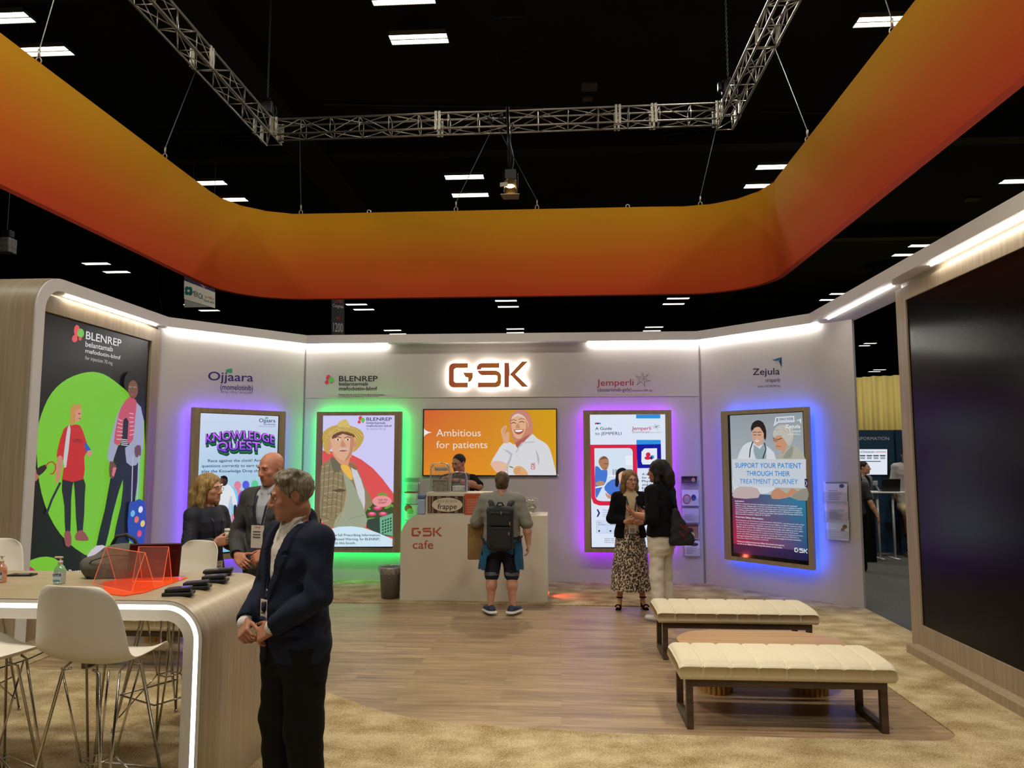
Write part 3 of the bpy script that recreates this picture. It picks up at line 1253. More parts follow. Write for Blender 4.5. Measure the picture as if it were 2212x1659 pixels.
for px, py, lb in ((848, 714, 'tiny far high bay light, upper of the pair left of the wordmark'), (860, 722, 'tiny far high bay light, lower of the pair left of the wordmark'),
                   (1113, 711, 'tiny far high bay light, upper of the pair above the wordmark'), (1113, 719, 'tiny far high bay light, lower of the pair above the wordmark'),
                   (1413, 707, 'tiny far high bay light, upper of the pair right of the wordmark'), (1408, 715, 'tiny far high bay light, lower of the pair right of the wordmark'),
                   (1884, 742, 'far high bay light seen through the gap in the right wall, topmost'), (1873, 747, 'far high bay light seen through the gap in the right wall, second from top'),
                   (1900, 799, 'far high bay light seen through the right gap, third from top'), (1889, 803, 'far high bay light seen through the right gap, lowest')):
    high_bay(px, py, lb, 'high bay lights of the hall')

# round air diffusers and small boxes on the ceiling
M_vent = mat('grey_vent_paint', (58, 57, 54), 0.6)
for px, py, r, lb in ((535, 318, 0.75, 'round ceiling air vent behind the left truss corner'), (1463, 297, 0.85, 'round ceiling air vent behind the right end of the truss'),
                      (1905, 577, 0.85, 'round ceiling air vent above the right header'), (318, 605, 0.8, 'round ceiling air vent above the left portal'),
                      (505, 700, 0.9, 'small round ceiling air vent above the left angled wall'), (928, 699, 0.9, 'small round ceiling air vent left of the wordmark'),
                      (1315, 693, 0.9, 'small round ceiling air vent right of the wordmark'), (1935, 753, 0.9, 'round ceiling air vent seen through the right gap')):
    p = at_z(px, py, 10.78)
    mb = MB()
    for i, q in enumerate((1.0, 0.78, 0.56, 0.34)):
        mb.lathe([(r * q, 0.0), (r * q, 0.03), (r * q - 0.09, 0.1), (r * q - 0.13, 0.1), (r * q - 0.05, 0.0)], (p.x, p.y, p.z + 0.01 - 0.05 * i), 28)
    tag(mb.obj('air_vent', M_vent), lb, 'vent', 'round ceiling vents')
M_box = mat('grey_device_plastic', (112, 104, 104), 0.5)
p = at_z(1273, 190, 10.83)
tag(MB().rbox((p.x - 0.2, p.y - 0.2, 10.83), (p.x + 0.2, p.y + 0.2, 10.905), 0.02).obj('access_panel', M_box), 'square grey panel hanging under the dark ceiling', 'panel')
p = at_z(1269, 216, 10.83)
tag(MB().rbox((p.x - 0.13, p.y - 0.1, 10.83), (p.x + 0.13, p.y + 0.1, 10.905), 0.025).obj('ceiling_sensor', M_box), 'small grey rounded sensor below the square ceiling panel', 'sensor')
p = at_z(2100, 432, 10.83)
tag(MB().rbox((p.x - 0.25, p.y - 0.2, 10.83), (p.x + 0.25, p.y + 0.2, 10.905), 0.02).obj('access_panel', M_vent), 'dim grey ceiling panel on the upper right above the header', 'panel')
for i, px in enumerate((1111, 1137, 1166, 1193)):
    p = at_z(px, 220, 10.6)
    mb = MB().box((p.x - 0.015, p.y, p.z), (p.x + 0.015, p.y + 0.03, p.z + 0.3)).box((p.x - 0.06, p.y, p.z), (p.x + 0.06, p.y + 0.03, p.z + 0.02))
    tag(mb.obj('ceiling_hook', M_vent), 'small grey hook in the row of four above the truss', 'hook', 'ceiling hooks')
for (xa, ya, xb, yb) in ((700, 225, 1180, 232), (300, 285, 520, 282), (1640, 240, 1830, 245), (1830, 330, 2090, 300), (20, 470, 180, 480)):
    a, b = at_z(xa, ya, 10.87), at_z(xb, yb, 10.87)
    tag(MB().tube([a, b], 0.03, 6).obj('conduit_pipe', M_vent), 'thin dark conduit pipe running under the ceiling', 'pipe', 'ceiling conduits')
for px, py in ((1103, 36), (1108, 134)):
    p = at_z(px, py, 10.66)
    mb = MB()
    mb.box((p.x - 0.28, p.y, p.z), (p.x + 0.28, p.y + 0.04, p.z + 0.05))
    for sx in (-0.28, 0.28):
        mb.box((p.x + sx - 0.03, p.y, p.z), (p.x + sx + 0.03, p.y + 0.04, p.z + 0.24))
    tag(mb.obj('ceiling_bracket', M_vent), 'dim U-shaped ceiling bracket, ' + ('nearer the top edge' if py < 100 else 'lower one above the truss'), 'bracket', 'ceiling brackets')

# ------------------------------------------------------------------ orange ring banner
M_banner = bpy.data.materials.new('orange_gradient_fabric')
M_banner.use_nodes = True
nt = M_banner.node_tree
b = nt.nodes['Principled BSDF']
b.inputs['Roughness'].default_value = 0.85
b.inputs['Specular IOR Level'].default_value = 0.15
tc = nt.nodes.new('ShaderNodeTexCoord')
sp = nt.nodes.new('ShaderNodeSeparateXYZ')
nt.links.new(tc.outputs['Generated'], sp.inputs[0])
nz = nt.nodes.new('ShaderNodeTexNoise')
nz.inputs['Scale'].default_value = 1.6
nt.links.new(tc.outputs['Generated'], nz.inputs['Vector'])
ma = nt.nodes.new('ShaderNodeMath')
ma.operation = 'MULTIPLY_ADD'
ma.inputs[1].default_value = 0.22
nt.links.new(nz.outputs['Fac'], ma.inputs[0])
nt.links.new(sp.outputs['Z'], ma.inputs[2])
rp = nt.nodes.new('ShaderNodeValToRGB')
e = rp.color_ramp.elements
e[0].position, e[0].color = 0.08, (*lin((204, 72, 38)), 1)
e[1].position, e[1].color = 1.05, (*lin((218, 156, 32)), 1)
k = e.new(0.55)
k.color = (*lin((212, 108, 34)), 1)
nt.links.new(ma.outputs[0], rp.inputs[0])
nt.links.new(rp.outputs[0], b.inputs['Base Color'])
BY = 12.0
ZV = 10.86
bz0 = at_y(1000, 641, BY).z
bz1 = at_y(1000, 455, BY).z
bxl = at_y(521, 500, BY).x
bxr = at_y(1635, 500, BY).x
RB = 1.15


def ring_path(off=0.0, n=14):
    r = RB - off
    x0, x1, y1 = bxl + off, bxr - off, BY - off
    pts = [(x0, -1.0 + i * (y1 - r + 1.0) / 12) for i in range(12)]
    pts += [(x0 + r - r * math.cos(math.radians(a)), y1 - r + r * math.sin(math.radians(a))) for a in np.linspace(0, 90, n)]
    pts += [(x0 + r + (x1 - x0 - 2 * r) * i / 10, y1) for i in range(1, 10)]
    pts += [(x1 - r + r * math.sin(math.radians(a)), y1 - r + r * math.cos(math.radians(a))) for a in np.linspace(0, 90, n)]
    pts += [(x1, y1 - r - i * (y1 - r + 1.0) / 12) for i in range(1, 13)]
    return pts


bt = thing('ring_banner', 'orange to red gradient fabric ring banner hanging above the booth', 'banner', ((bxl + bxr) / 2, 6, bz0))
vs, fs = [], []
ip, op = ring_path(0.0), ring_path(-0.09)
nz_ = 12
npt = len(ip)
for i, (x, y) in enumerate(ip):
    for j in range(nz_ + 1):
        z = bz0 + (bz1 - bz0) * j / nz_
        # fabric pulls slightly into soft vertical creases at the bends
        s_ = 0.012 * math.sin(i * 2.1) * (1 if 12 <= i <= 25 or 35 <= i <= 48 else 0.15)
        ax_, ay_ = op[i][0] - x, op[i][1] - y
        L_ = math.hypot(ax_, ay_)
        vs.append((x - ax_ / L_ * s_, y - ay_ / L_ * s_, z))
for i in range(npt - 1):
    for j in range(nz_):
        a = i * (nz_ + 1) + j
        fs.append((a, a + 1, a + nz_ + 2, a + nz_ + 1))
new_mesh('inner_fabric', vs, fs, M_banner, bt, smooth=True)
vs, fs = [], []
for i, (x, y) in enumerate(op):
    for j in range(2):
        vs.append((x, y, bz0 + (bz1 - bz0) * j))
for i in range(npt - 1):
    fs.append((2 * i, 2 * i + 2, 2 * i + 3, 2 * i + 1))
b0 = len(vs)
new_mesh('outer_fabric', vs, fs, M_banner, bt, smooth=True)
vs, fs = [], []
for i in range(npt):
    vs += [(*ip[i], bz0), (*op[i], bz0), (*ip[i], bz1), (*op[i], bz1)]
for i in range(npt - 1):
    a = 4 * i
    fs += [(a, a + 4, a + 5, a + 1), (a + 2, a + 3, a + 7, a + 6)]
new_mesh('hem', vs, fs, mat('banner_hem_fabric', (200, 70, 42), 0.8), bt)

# ------------------------------------------------------------------ box truss
TY, TB = 12.3, 0.27
tzl = at_y(600, 304, TY + TB).z
TZ = tzl
txl, txr = at_y(554, 300, TY).x, at_y(1596, 285, TY).x


def truss_run(mb, a, b, up=0.0, step=0.52, r=0.019):
    """box truss between two points (lower outer line), offset along its left normal"""
    a, b = Vector(a), Vector(b)
    L = (b - a).length
    d = (b - a) / L
    nrm = Vector((-d.y, d.x, 0)) * TB
    zz = Vector((0, 0, TB))
    for o in (Vector(), nrm, zz, nrm + zz):
        mb.tube([a + o, b + o], r, 8)
    k = max(1, round(L / step))
    for i in range(k + 1):
        p = a + d * (L * i / k)
        for q0, q1 in ((Vector(), zz), (nrm, nrm + zz), (Vector(), nrm), (zz, zz + nrm)):
            mb.tube([p + q0, p + q1], 0.009, 5)
    for i in range(k):
        p, q = a + d * (L * i / k), a + d * (L * (i + 1) / k)
        f = i % 2
        for o0, o1 in ((Vector(), zz), (nrm, nrm + zz), (Vector(), nrm), (zz, zz + nrm)):
            mb.tube([p + (o1 if f else o0), q + (o0 if f else o1)], 0.009, 5)


tr = thing('box_truss', 'grey aluminium box truss hung below the dark ceiling', 'truss', ((txl + txr) / 2, TY, TZ))
m1, m2, m3 = MB(), MB(), MB()
truss_run(m1, (txl + TB, TY, TZ), (txr - TB, TY, TZ + 0.06))
truss_run(m2, (txl + TB, -0.5, TZ), (txl + TB, TY + 0.45, TZ))
truss_run(m3, (txr, -0.5, TZ + 0.06), (txr, TY + 0.45, TZ + 0.06))
m1.obj('cross_run', M_alu, tr, True, world=True)
m2.obj('side_run', M_alu, tr, True, world=True)
m3.obj('side_run', M_alu, tr, True, world=True)
M_plate = mat('truss_plate_aluminium', (196, 190, 170), 0.4, 0.6)
for x in (txl + TB + 0.05, at_y(945, 280, TY).x, at_y(1335, 260, TY).x, at_y(1413, 255, TY).x, txr - TB - 0.05):
    z = TZ + 0.06 * (x - txl) / (txr - txl)
    for dy in (-0.03, TB):
        MB().box((x - 0.05, TY + dy, z - 0.03), (x - 0.012, TY + dy + 0.03, z + TB + 0.03)).box((x + 0.012, TY + dy, z - 0.03), (x + 0.05, TY + dy + 0.03, z + TB + 0.03)).obj('joint_plate', M_plate, tr, world=True)
for x0, zz in ((txl, 0), (txr - TB, 0.06)):
    for y in (TY - 0.06, TY + 0.24, TY - 2.3):
        for dx in (-0.02, TB):
            MB().box((x0 + dx, y - 0.05, TZ + zz - 0.02), (x0 + dx + 0.02, y - 0.01, TZ + zz + TB + 0.02)).box((x0 + dx, y + 0.02, TZ + zz - 0.02), (x0 + dx + 0.02, y + 0.06, TZ + zz + TB + 0.02)).obj('joint_plate', M_plate, tr, world=True)
# chain hoists at both corners
for x, zz, lb in ((txl + TB / 2, 0, 'black chain hoist lifting the left truss corner'), (txr - TB / 2, 0.12, 'black chain hoist lifting the right truss corner')):
    z = TZ + zz + TB + 0.03
    h = thing('chain_hoist', lb, 'hoist', (x, TY + 0.1, z), 0, 'truss chain hoists')
    mb = MB()
    mb.rbox((-0.10, -0.09, 0.10), (0.10, 0.09, 0.34), 0.03).rbox((-0.17, -0.06, 0.16), (-0.10, 0.06, 0.32), 0.02)
    mb.obj('motor_body', M_black, h, True)
    MB().tube([(0.06 * math.cos(a), 0, 0.06 + 0.06 * math.sin(a)) for a in np.linspace(-2.6, 2.6, 12)], 0.012, 6).tube([(0.02, 0, 0.34), (0.03, 0, 0.42)], 0.02, 6).obj('hook', M_steel, h, True)
    MB().tube([(0.11 + 0.05 * math.sin(t_), 0.02, 0.3 - 0.25 * t_ / 3) for t_ in np.linspace(0, 3.0, 9)], 0.012, 5).obj('power_cable', M_black, h, True)
    mb = MB()
    nl = 60
    for i in range(nl):
        zc = 0.42 + (10.7 - z - 0.42) * i / nl
        l = (10.7 - z - 0.42) / nl
        a_ = 0 if i % 2 else PI / 2
        mb.tube([(0.014 * math.cos(t_) * math.cos(a_), 0.014 * math.cos(t_) * math.sin(a_), zc + l / 2 + l * 0.6 * math.sin(t_)) for t_ in np.linspace(0, 2 * PI, 8, endpoint=False)], 0.005, 4, closed=True)
    mb.obj('chain', M_cable, h)

# ------------------------------------------------------------------ banner cables and eyelets
def cable(pa, pb, lb):
    q = Vector(pb)
    c = MB().tube([pa, q + Vector((0, 0, 0.16))], 0.006, 5).obj('suspension_cable', M_cable, bt, world=True)
    MB().tube([(q.x + 0.03 * math.cos(a), q.y, q.z + 0.04 + 0.04 * math.sin(a)) for a in np.linspace(0, 2 * PI, 10, endpoint=False)], 0.007, 5, closed=True).tube([q + Vector((0, 0, 0.08)), q + Vector((0, 0, 0.17))], 0.013, 6).obj('shackle', M_plate, c, True, world=True)


ztr = TZ - 0.02
for (px, pxt, lb) in ((650, 645, 'thin cable from the truss to the left end of the banner back edge'), (985, 1063, 'thin cable slanting left from truss centre to the banner edge'),
                      (1160, 1076, 'thin cable slanting right from truss centre to the banner edge'), (1513, 1552, 'thin cable from right truss corner down to the banner edge')):
    pb = at_y(px, 452, BY + 0.045)
    pa = at_y(pxt, 298, TY + 0.05)
    cable((pa.x, TY + 0.1, ztr + 0.06), (pb.x, BY + 0.045, bz1), lb)
for sx, X, TX in ((-1, bxl - 0.045, txl + 0.02), (1, bxr + 0.045, txr - 0.02)):
    for (py, lb) in ((9.6, 'far'), (7.1, 'middle'), (4.7, 'near'), (2.6, 'rearmost')):
        cable((TX, py + (0.5 if py > 9 else 0.2), TZ + 0.05), (X, py, bz1), 'thin %s side cable from %s truss arm to the %s banner edge' % (lb, 'left' if sx < 0 else 'right', 'left' if sx < 0 else 'right'))
for px in (797, 1356):
    p = at_y(px, 455, BY + 0.045)
    MB().tube([(p.x + 0.03 * math.cos(a), p.y, bz1 + 0.03 + 0.03 * math.sin(a)) for a in np.linspace(0, 2 * PI, 10, endpoint=False)], 0.008, 5, closed=True).obj('eyelet', M_plate, bt, world=True)

# ------------------------------------------------------------------ the spotlight hanging on its pole below the truss
sx_, sz_ = at_y(1103, 408, TY).x, at_y(1103, 408, TY).z
sp_ = thing('hanging_spotlight', 'glowing theatre spotlight on a pole below the truss', 'spotlight', (sx_, TY, sz_))
MB().tube([(sx_ - 0.01, TY, sz_ + 0.3), (at_y(1096, 250, TY).x, TY, TZ + TB + 0.1)], 0.028, 8).obj('drop_pole', M_steel, sp_, True, world=True)
MB().tube([(sx_ + 0.02 + 0.03 * math.sin(t_ * 3), TY - 0.03, sz_ + 0.3 + 0.35 * t_) for t_ in np.linspace(0, 2.4, 24)], 0.012, 5).obj('power_cable', M_black, sp_, True, world=True)
MB().box((sx_ - 0.09, TY - 0.06, sz_ + 0.16), (sx_ + 0.09, TY + 0.06, sz_ + 0.32)).tube([(sx_ - 0.12, TY, sz_ + 0.02), (sx_ - 0.12, TY, sz_ + 0.26), (sx_ + 0.12, TY, sz_ + 0.26), (sx_ + 0.12, TY, sz_ + 0.02)], 0.014, 6).obj('yoke', M_black, sp_, world=True)
MB().lathe([(0.05, 0.18), (0.10, 0.14), (0.115, 0.0), (0.115, -0.1), (0.105, -0.1), (0.10, 0.0)], (sx_, TY - 0.0, sz_), 20).obj('lamp_body', mat('brass_lamp_body', (170, 140, 90), 0.3, 0.8), sp_, True, world=True)
MB().lathe([(0.0, 0.02), (0.07, 0.03), (0.085, 0.0), (0.06, -0.05), (0.0, -0.06)], (sx_, TY - 0.05, sz_ + 0.01), 16).obj('bulb', glow('warm_bulb', (255, 226, 160), 9.0), sp_, True, world=True)
MB().prism([(sx_ - 0.17, TY - 0.14), (sx_ - 0.04, TY - 0.17), (sx_ - 0.04, TY - 0.16), (sx_ - 0.17, TY - 0.13)], sz_ - 0.01, sz_ + 0.06).prism([(sx_ - 0.16, TY - 0.16), (sx_ + 0.16, TY - 0.16), (sx_ + 0.13, TY + 0.1), (sx_ - 0.13, TY + 0.1)], sz_ - 0.15, sz_ - 0.14).obj('barn_door', mat('pale_barn_door', (190, 180, 160), 0.4, 0.3), sp_, world=True)
# clamps on top of the truss in its middle
for px in (1058, 1082):
    p = at_y(px, 245, TY)
    mb = MB().tube([(p.x, TY + 0.1, p.z - 0.25), (p.x, TY + 0.1, p.z + 0.06)], 0.02, 6).rbox((p.x - 0.05, TY + 0.04, p.z - 0.1), (p.x + 0.05, TY + 0.16, p.z - 0.02), 0.02)
    mb.obj('pipe_clamp', M_black, tr, True, world=True)
# left hanging box at picture edge
p = at_y(12, 520, 14.0)
t = thing('hanging_speaker', 'dark hanging speaker box at the left edge under the banner', 'speaker', p)
MB().rbox((p.x - 0.14, 13.9, p.z - 0.25), (p.x + 0.14, 14.15, p.z + 0.05), 0.02).obj('cabinet', mat('grey_speaker_case', (92, 90, 84), 0.5, vary=0.6, vscale=18), t, world=True)
MB().rbox((p.x - 0.09, 13.95, p.z + 0.05), (p.x + 0.12, 14.1, p.z + 0.22), 0.03).tube([(p.x, 14.02, p.z + 0.2), (p.x, 14.02, 10.7)], 0.012, 5).obj('motor', M_steel, t, world=True)
# ------------------------------------------------------------------ wall displays
def plane_rect(pl, tl, tr, bottom):
    """extent on a plane of a rectangle given by two top corner pixels and one or more bottom pixels"""
    a, b = pl.uv(*tl), pl.uv(*tr)
    bo = [pl.uv(*p)[1] for p in bottom]
    return a[0], sum(bo) / len(bo), b[0], (a[1] + b[1]) / 2


def pbox(mb, pl, u0, v0, u1, v1, h0, h1, r=0.0):
    M = pl.M()
    if r:
        mb.rbox((u0, v0, h0), (u1, v1, h1), r, 2, M)
    else:
        mb.box((u0, v0, h0), (u1, v1, h1), M)
    return mb


def display(label, wallp, front, frame, screen, glowcol, gs, dep=0.18, wood_m=None):
    """framed wall display; front = the plane of its face"""
    u0, v0, u1, v1 = frame
    a0, b0, a1, b1 = screen
    c = wallp.P((u0 + u1) / 2, v0)
    t = thing('wall_display', label, 'display', c)
    mb = MB()
    th = 0.075
    for q in ((u0, v0, a0, v1), (a1, v0, u1, v1), (a0, v0, a1, b0), (a0, b1, a1, v1)):
        pbox(mb, front, q[0], q[1], q[2], q[3], -th, 0.0)
    mb.obj('frame', wood_m or M_oakx, t, world=True)
    pbox(MB(), front, a0, b0, a1, b1, -th, -0.012).obj('screen_panel', M_blackgloss, t, world=True)
    pbox(MB(), wallp, u0 + 0.12, v0 + 0.12, u1 - 0.12, v1 - 0.12, 0.0, dep - th).obj('mount', M_black, t, world=True)
    if glowcol:
        gm = glow('led_' + glowcol.lstrip('#'), glowcol, gs)
        i, w_ = 0.012, 0.012
        h0, h1 = dep - th - 0.018, dep - th - 0.002
        for q in ((u0 + i, v0 + i, u0 + i + w_, v1 - i), (u1 - i - w_, v0 + i, u1 - i, v1 - i), (u0 + i, v0 + i, u1 - i, v0 + i + w_), (u0 + i, v1 - i - w_, u1 - i, v1 - i)):
            pbox(MB(), wallp, *q, h0, h1).obj('led_strip', gm, t, world=True)
    return t


def face_on(A, cx, cy, w_, h_, skin, dark, lip=(150, 80, 70), turn=0.0, brow=(60, 45, 35), smile=False):
    """small printed face: head oval, eyes, brows, nose and mouth"""
    A.ell(cx, cy, w_, h_, skin, 26)
    d = turn * w_
    A.poly([(cx + w_ * 0.45 + d * .3, cy - h_ * .5), (cx + w_ * 0.97, cy - h_ * 0.1), (cx + w_ * 0.75, cy + h_ * 0.65), (cx + w_ * .25, cy + h_ * .97), (cx + w_ * 0.5, cy + h_ * .3)], dark, 3)
    for sgn in (-1, 1):
        ex = cx + d + sgn * w_ * 0.40
        A.ell(ex, cy - h_ * 0.08, w_ * 0.17, h_ * 0.055, (240, 232, 225), 12)
        A.ell(ex, cy - h_ * 0.08, w_ * 0.08, h_ * 0.06, (40, 28, 24), 10)
        A.poly([(ex - w_ * 0.24, cy - h_ * 0.20), (ex, cy - h_ * 0.27), (ex + w_ * 0.24, cy - h_ * 0.20), (ex, cy - h_ * 0.22)], brow)
    A.poly([(cx + d, cy - h_ * .1), (cx + d + w_ * 0.17, cy + h_ * 0.27), (cx + d - w_ * 0.15, cy + h_ * 0.27)], dark, 3)
    if smile:
        A.poly([(cx + d - w_ * .42, cy + h_ * .42), (cx + d, cy + h_ * .50), (cx + d + w_ * .42, cy + h_ * .42), (cx + d + w_ * .2, cy + h_ * .68), (cx + d - w_ * .2, cy + h_ * .68)], lip, 3)
        A.poly([(cx + d - w_ * .33, cy + h_ * .46), (cx + d, cy + h_ * .52), (cx + d + w_ * .33, cy + h_ * .46), (cx + d, cy + h_ * .60)], (245, 240, 235), 3)
    else:
        A.poly([(cx + d - w_ * .33, cy + h_ * .53), (cx + d, cy + h_ * .50), (cx + d + w_ * .33, cy + h_ * .53), (cx + d, cy + h_ * .61)], lip, 3)


def dots_logo(A, x, y, s):
    """three berries of the drug logo"""
    A.ell(x + 0.42 * s, y, 0.30 * s, 0.38 * s, (222, 70, 84), 20, 0.3)
    A.ell(x + 0.22 * s, y + 0.62 * s, 0.27 * s, 0.27 * s, (222, 70, 84), 20)
    A.ell(x + 0.84 * s, y + 0.60 * s, 0.16 * s, 0.16 * s, (196, 60, 76), 16)
    A.ell(x + 0.82 * s, y + 0.28 * s, 0.36 * s, 0.36 * s, (104, 196, 92), 22)


# ---- 1: purple-lit display on the left angled wall
oj = Plane(OL, OR - OL, 0.18)
fr = plane_rect(oj, (418, 881), (618, 888), [(540, 1203)])
sc = plane_rect(oj, (433, 891.6), (604, 897), [(538, 1191)])
t = display('purple-lit wall display with quiz poster, left of the straw hat poster', OJJ, oj, fr, sc, '#6a3cff', 29)
A = Art(oj, base=-0.011).crop(420, 870, 4.482)
b = lambda u, v: (u, v)
A.px = False
A.grad((sc[0] + .008, sc[1] + .02), (sc[2] - .012, sc[1] + .02), (sc[2] - .012, sc[3] - .008), (sc[0] + .008, sc[3] - .008), (130, 200, 224), (118, 190, 214), (206, 216, 240), (208, 220, 244))
A.px = True
A.text('Ojjaara', 628, 187, (788, 190), (628, 152), (44, 40, 120), 0.025)
A.rect(690, 140, 716, 154, (60, 170, 120))
A.text('(momelotinib)', 672, 214, (786, 217), (672, 198), (60, 60, 150), 0.02)
A.text('200 mg  150 mg  100 mg tablets', 630, 232, (786, 234), (630, 222), (70, 70, 150), 0.0)


def archwarp(k, lean=0.0):
    return lambda a, b_: (a + (b_ - 0.5) * 0.0, b_ + k * (1 - (2 * a - 1) ** 2) + lean * a)


for (dx, dy, col, c2, bo) in ((8, 34, (16, 60, 44), None, 0.07), (4, 22, (30, 110, 70), None, 0.07), (0, 4, (36, 26, 84), None, 0.07), (0, 0, (120, 60, 220), (206, 120, 255), 0.035)):
    A.text('KNOWLEDGE', 108 + dx, 392 + dy, (778 + dx, 398 + dy), (108 + dx, 308 + dy), col, bo, 0.0, archwarp(0.52), c2)
    A.text('QUEST', 216 + dx, 466 + dy, (640 + dx, 466 + dy), (216 + dx, 384 + dy), col, bo, 0.0, archwarp(0.16), c2)
for s_, x0, x1, y in (('Race against the clock! Answer', 132, 718, 575), ('questions correctly to earn tokens to', 70, 760, 625), ('play the Knowledge Drop challenge.', 70, 748, 676)):
    A.text(s_, x0, y, (x1, y - 6), (x0, y - 27), (22, 40, 92), 0.03)
for cx, cy, col, wv in ((418, 800, (226, 132, 160), 1), (498, 796, (86, 96, 226), 1), (584, 792, (92, 206, 150), 1)):
    A.ell(cx, cy, 34, 42, col)
A.poly([(392, 850), (440, 842), (476, 880), (490, 990), (450, 1080), (440, 1200), (370, 1200), (360, 1080), (380, 980)], (226, 132, 160), 3)
A.poly([(556, 850), (610, 842), (660, 880), (700, 900), (700, 960), (560, 960)], (92, 206, 150), 3)
A.poly([(466, 860), (530, 860), (590, 890), (604, 960), (560, 1050), (520, 1190), (440, 1200), (428, 1130), (520, 960)], (40, 96, 190), 3)
A.poly([(440, 870), (500, 850), (530, 890), (520, 1000), (500, 1200), (420, 1200), (410, 1150), (408, 980)], (104, 62, 206), 3)
A.poly([(390, 830), (420, 900), (410, 1000), (360, 1080), (330, 1000), (300, 800)], (120, 206, 240), 3)
A.poly([(262, 810), (320, 790), (372, 836), (404, 930), (408, 992), (376, 996), (352, 940), (344, 1088), (190, 1060), (176, 1030), (230, 960), (240, 860)], (224, 230, 236), 3)
A.poly([(352, 900), (364, 960), (346, 1088), (326, 1080), (330, 980)], (184, 200, 220), 3)
A.poly([(196, 1062), (344, 1090), (330, 1130), (310, 1210), (220, 1210), (230, 1130)], (24, 26, 52), 2)
A.poly([(380, 996), (404, 994), (408, 1090), (394, 1134), (378, 1090)], (52, 34, 30), 2)
A.ell(283, 756, 38, 50, (58, 38, 32))
A.ell(262, 762, 16, 34, (92, 58, 48))
A.poly([(250, 716), (286, 704), (316, 722), (320, 766), (300, 740), (262, 726)], (22, 16, 16), 2)
A.line([(246, 752), (276, 750), (312, 748)], 6, (70, 70, 90))
A.ell(262, 790, 12, 6, (236, 226, 220))
A.rect(180, 1212, 700, 1312, (206, 230, 244))
A.text('START QUEST', 262, 1272, (588, 1264), (262, 1246), (24, 28, 66), 0.02)
A.poly([(330, 1390), (480, 1314), (560, 1320), (380, 1400)], (86, 92, 200))
A.poly([(250, 1400), (440, 1314), (470, 1316), (300, 1420)], (200, 130, 190))
A.poly([(420, 1400), (620, 1316), (690, 1320), (470, 1420)], (110, 200, 190))
A.obj('screen', M_art, t)

# ---- 2: green-lit display, straw hat man
bp_ = Plane((0, 10.95, 0), (1, 0, 0), 0.18)
fr = plane_rect(bp_, (684.5, 889.5), (868, 889), [(700, 1194), (864, 1193)])
sc = plane_rect(bp_, (697, 898), (852.5, 897), [(850, 1184)])
t = display('green-lit wall display showing man in straw hat with flower crate', BACK, bp_, fr, sc, '#10ff74', 30)
A = Art(bp_, base=-0.011).crop(670, 870, 4.741)
L0, L1 = (132, 110), (864, 845)
A.poly([(130, 131), (866, 129), (848, 1470), (108, 1472)], (208, 204, 248))
A.poly([(126, 490), (240, 500), (420, 530), (520, 580), (640, 670), (740, 780), (852, 930), (846, 1460), (110, 1460)], (222, 84, 84), 0)
A.poly([(560, 1060), (680, 1000), (760, 1060), (852, 1020), (848, 1370), (600, 1290)], (60, 84, 44), 2)
for cx, cy, rx in ((690, 1080, 46), (632, 1140, 44), (745, 1138, 44)):
    A.ell(cx, cy, rx, 22, (206, 70, 110), 14)
    A.ell(cx, cy - 6, rx * .6, 11, (240, 130, 160), 12)
for x, y, r in ((590, 1080, 0.4), (790, 1070, -0.4), (830, 1050, 0.6), (660, 1190, 0.2), (760, 940, 0.1), (720, 935, -.3), (610, 1190, -.2)):
    A.ell(x, y, 34, 13, (112, 160, 60), 10, r)
A.poly([(576, 1200), (716, 1170), (846, 1130), (846, 1370), (720, 1340), (578, 1280)], (52, 70, 62))
A.poly([(712, 1176), (846, 1130), (846, 1365), (716, 1340)], (110, 176, 140))
for i in range(4):
    for j in range(5):
        x, y = 738 + i * 27, 1206 + j * 30 - i * 9
        A.poly([(x, y), (x + 16, y - 6), (x + 13, y + 12), (x - 2, y + 18)], (30, 60, 48), dh=0.0002)
# jacket
A.poly([(120, 640), (230, 580), (330, 620), (440, 610), (496, 700), (560, 860), (640, 1010), (620, 1060), (560, 1130), (560, 1290), (250, 1290), (104, 1180), (108, 900)], (142, 128, 96), 2)
rs = random.Random(4)
for i in range(9):
    y = 640 + i * 70
    A.line([(114, y + 18), (240, y - 8), (340, y + 26)], 10, (170, 156, 116))
for i in range(5):
    x = 140 + i * 48
    A.line([(x + 14, 620), (x, 880), (x - 20, 1180)], 9, (118, 104, 78))
for y0 in (930, 1000, 1080, 1150):
    A.line([(116, y0), (200, y0 + 50), (280, y0 + 40)], 9, (120, 106, 80))
A.poly([(420, 660), (480, 690), (560, 900), (556, 1100), (520, 1040), (470, 860)], (206, 206, 214), 2)
A.poly([(335, 700), (440, 830), (500, 960), (562, 1110), (568, 1275), (240, 1275), (330, 1100), (376, 900)], (158, 164, 140), 2)
A.line([(376, 900), (350, 1060), (284, 1230)], 9, (176, 140, 86))
A.line([(400, 1190), (470, 1170), (560, 1150)], 5, (126, 132, 110))
A.poly([(210, 580), (250, 560), (330, 670), (250, 716)], (112, 104, 84), 2)
A.poly([(400, 610), (492, 660), (470, 690), (410, 650)], (150, 110, 76), 2)
A.poly([(230, 900), (300, 880), (366, 892), (350, 908), (290, 912), (244, 906)], (92, 80, 60), 2)
A.poly([(235, 480), (260, 570), (330, 640), (390, 650), (410, 560), (430, 480)], (214, 156, 122), 2)
A.poly([(316, 640), (400, 650), (440, 760), (420, 790), (340, 700)], (236, 184, 84), 2)
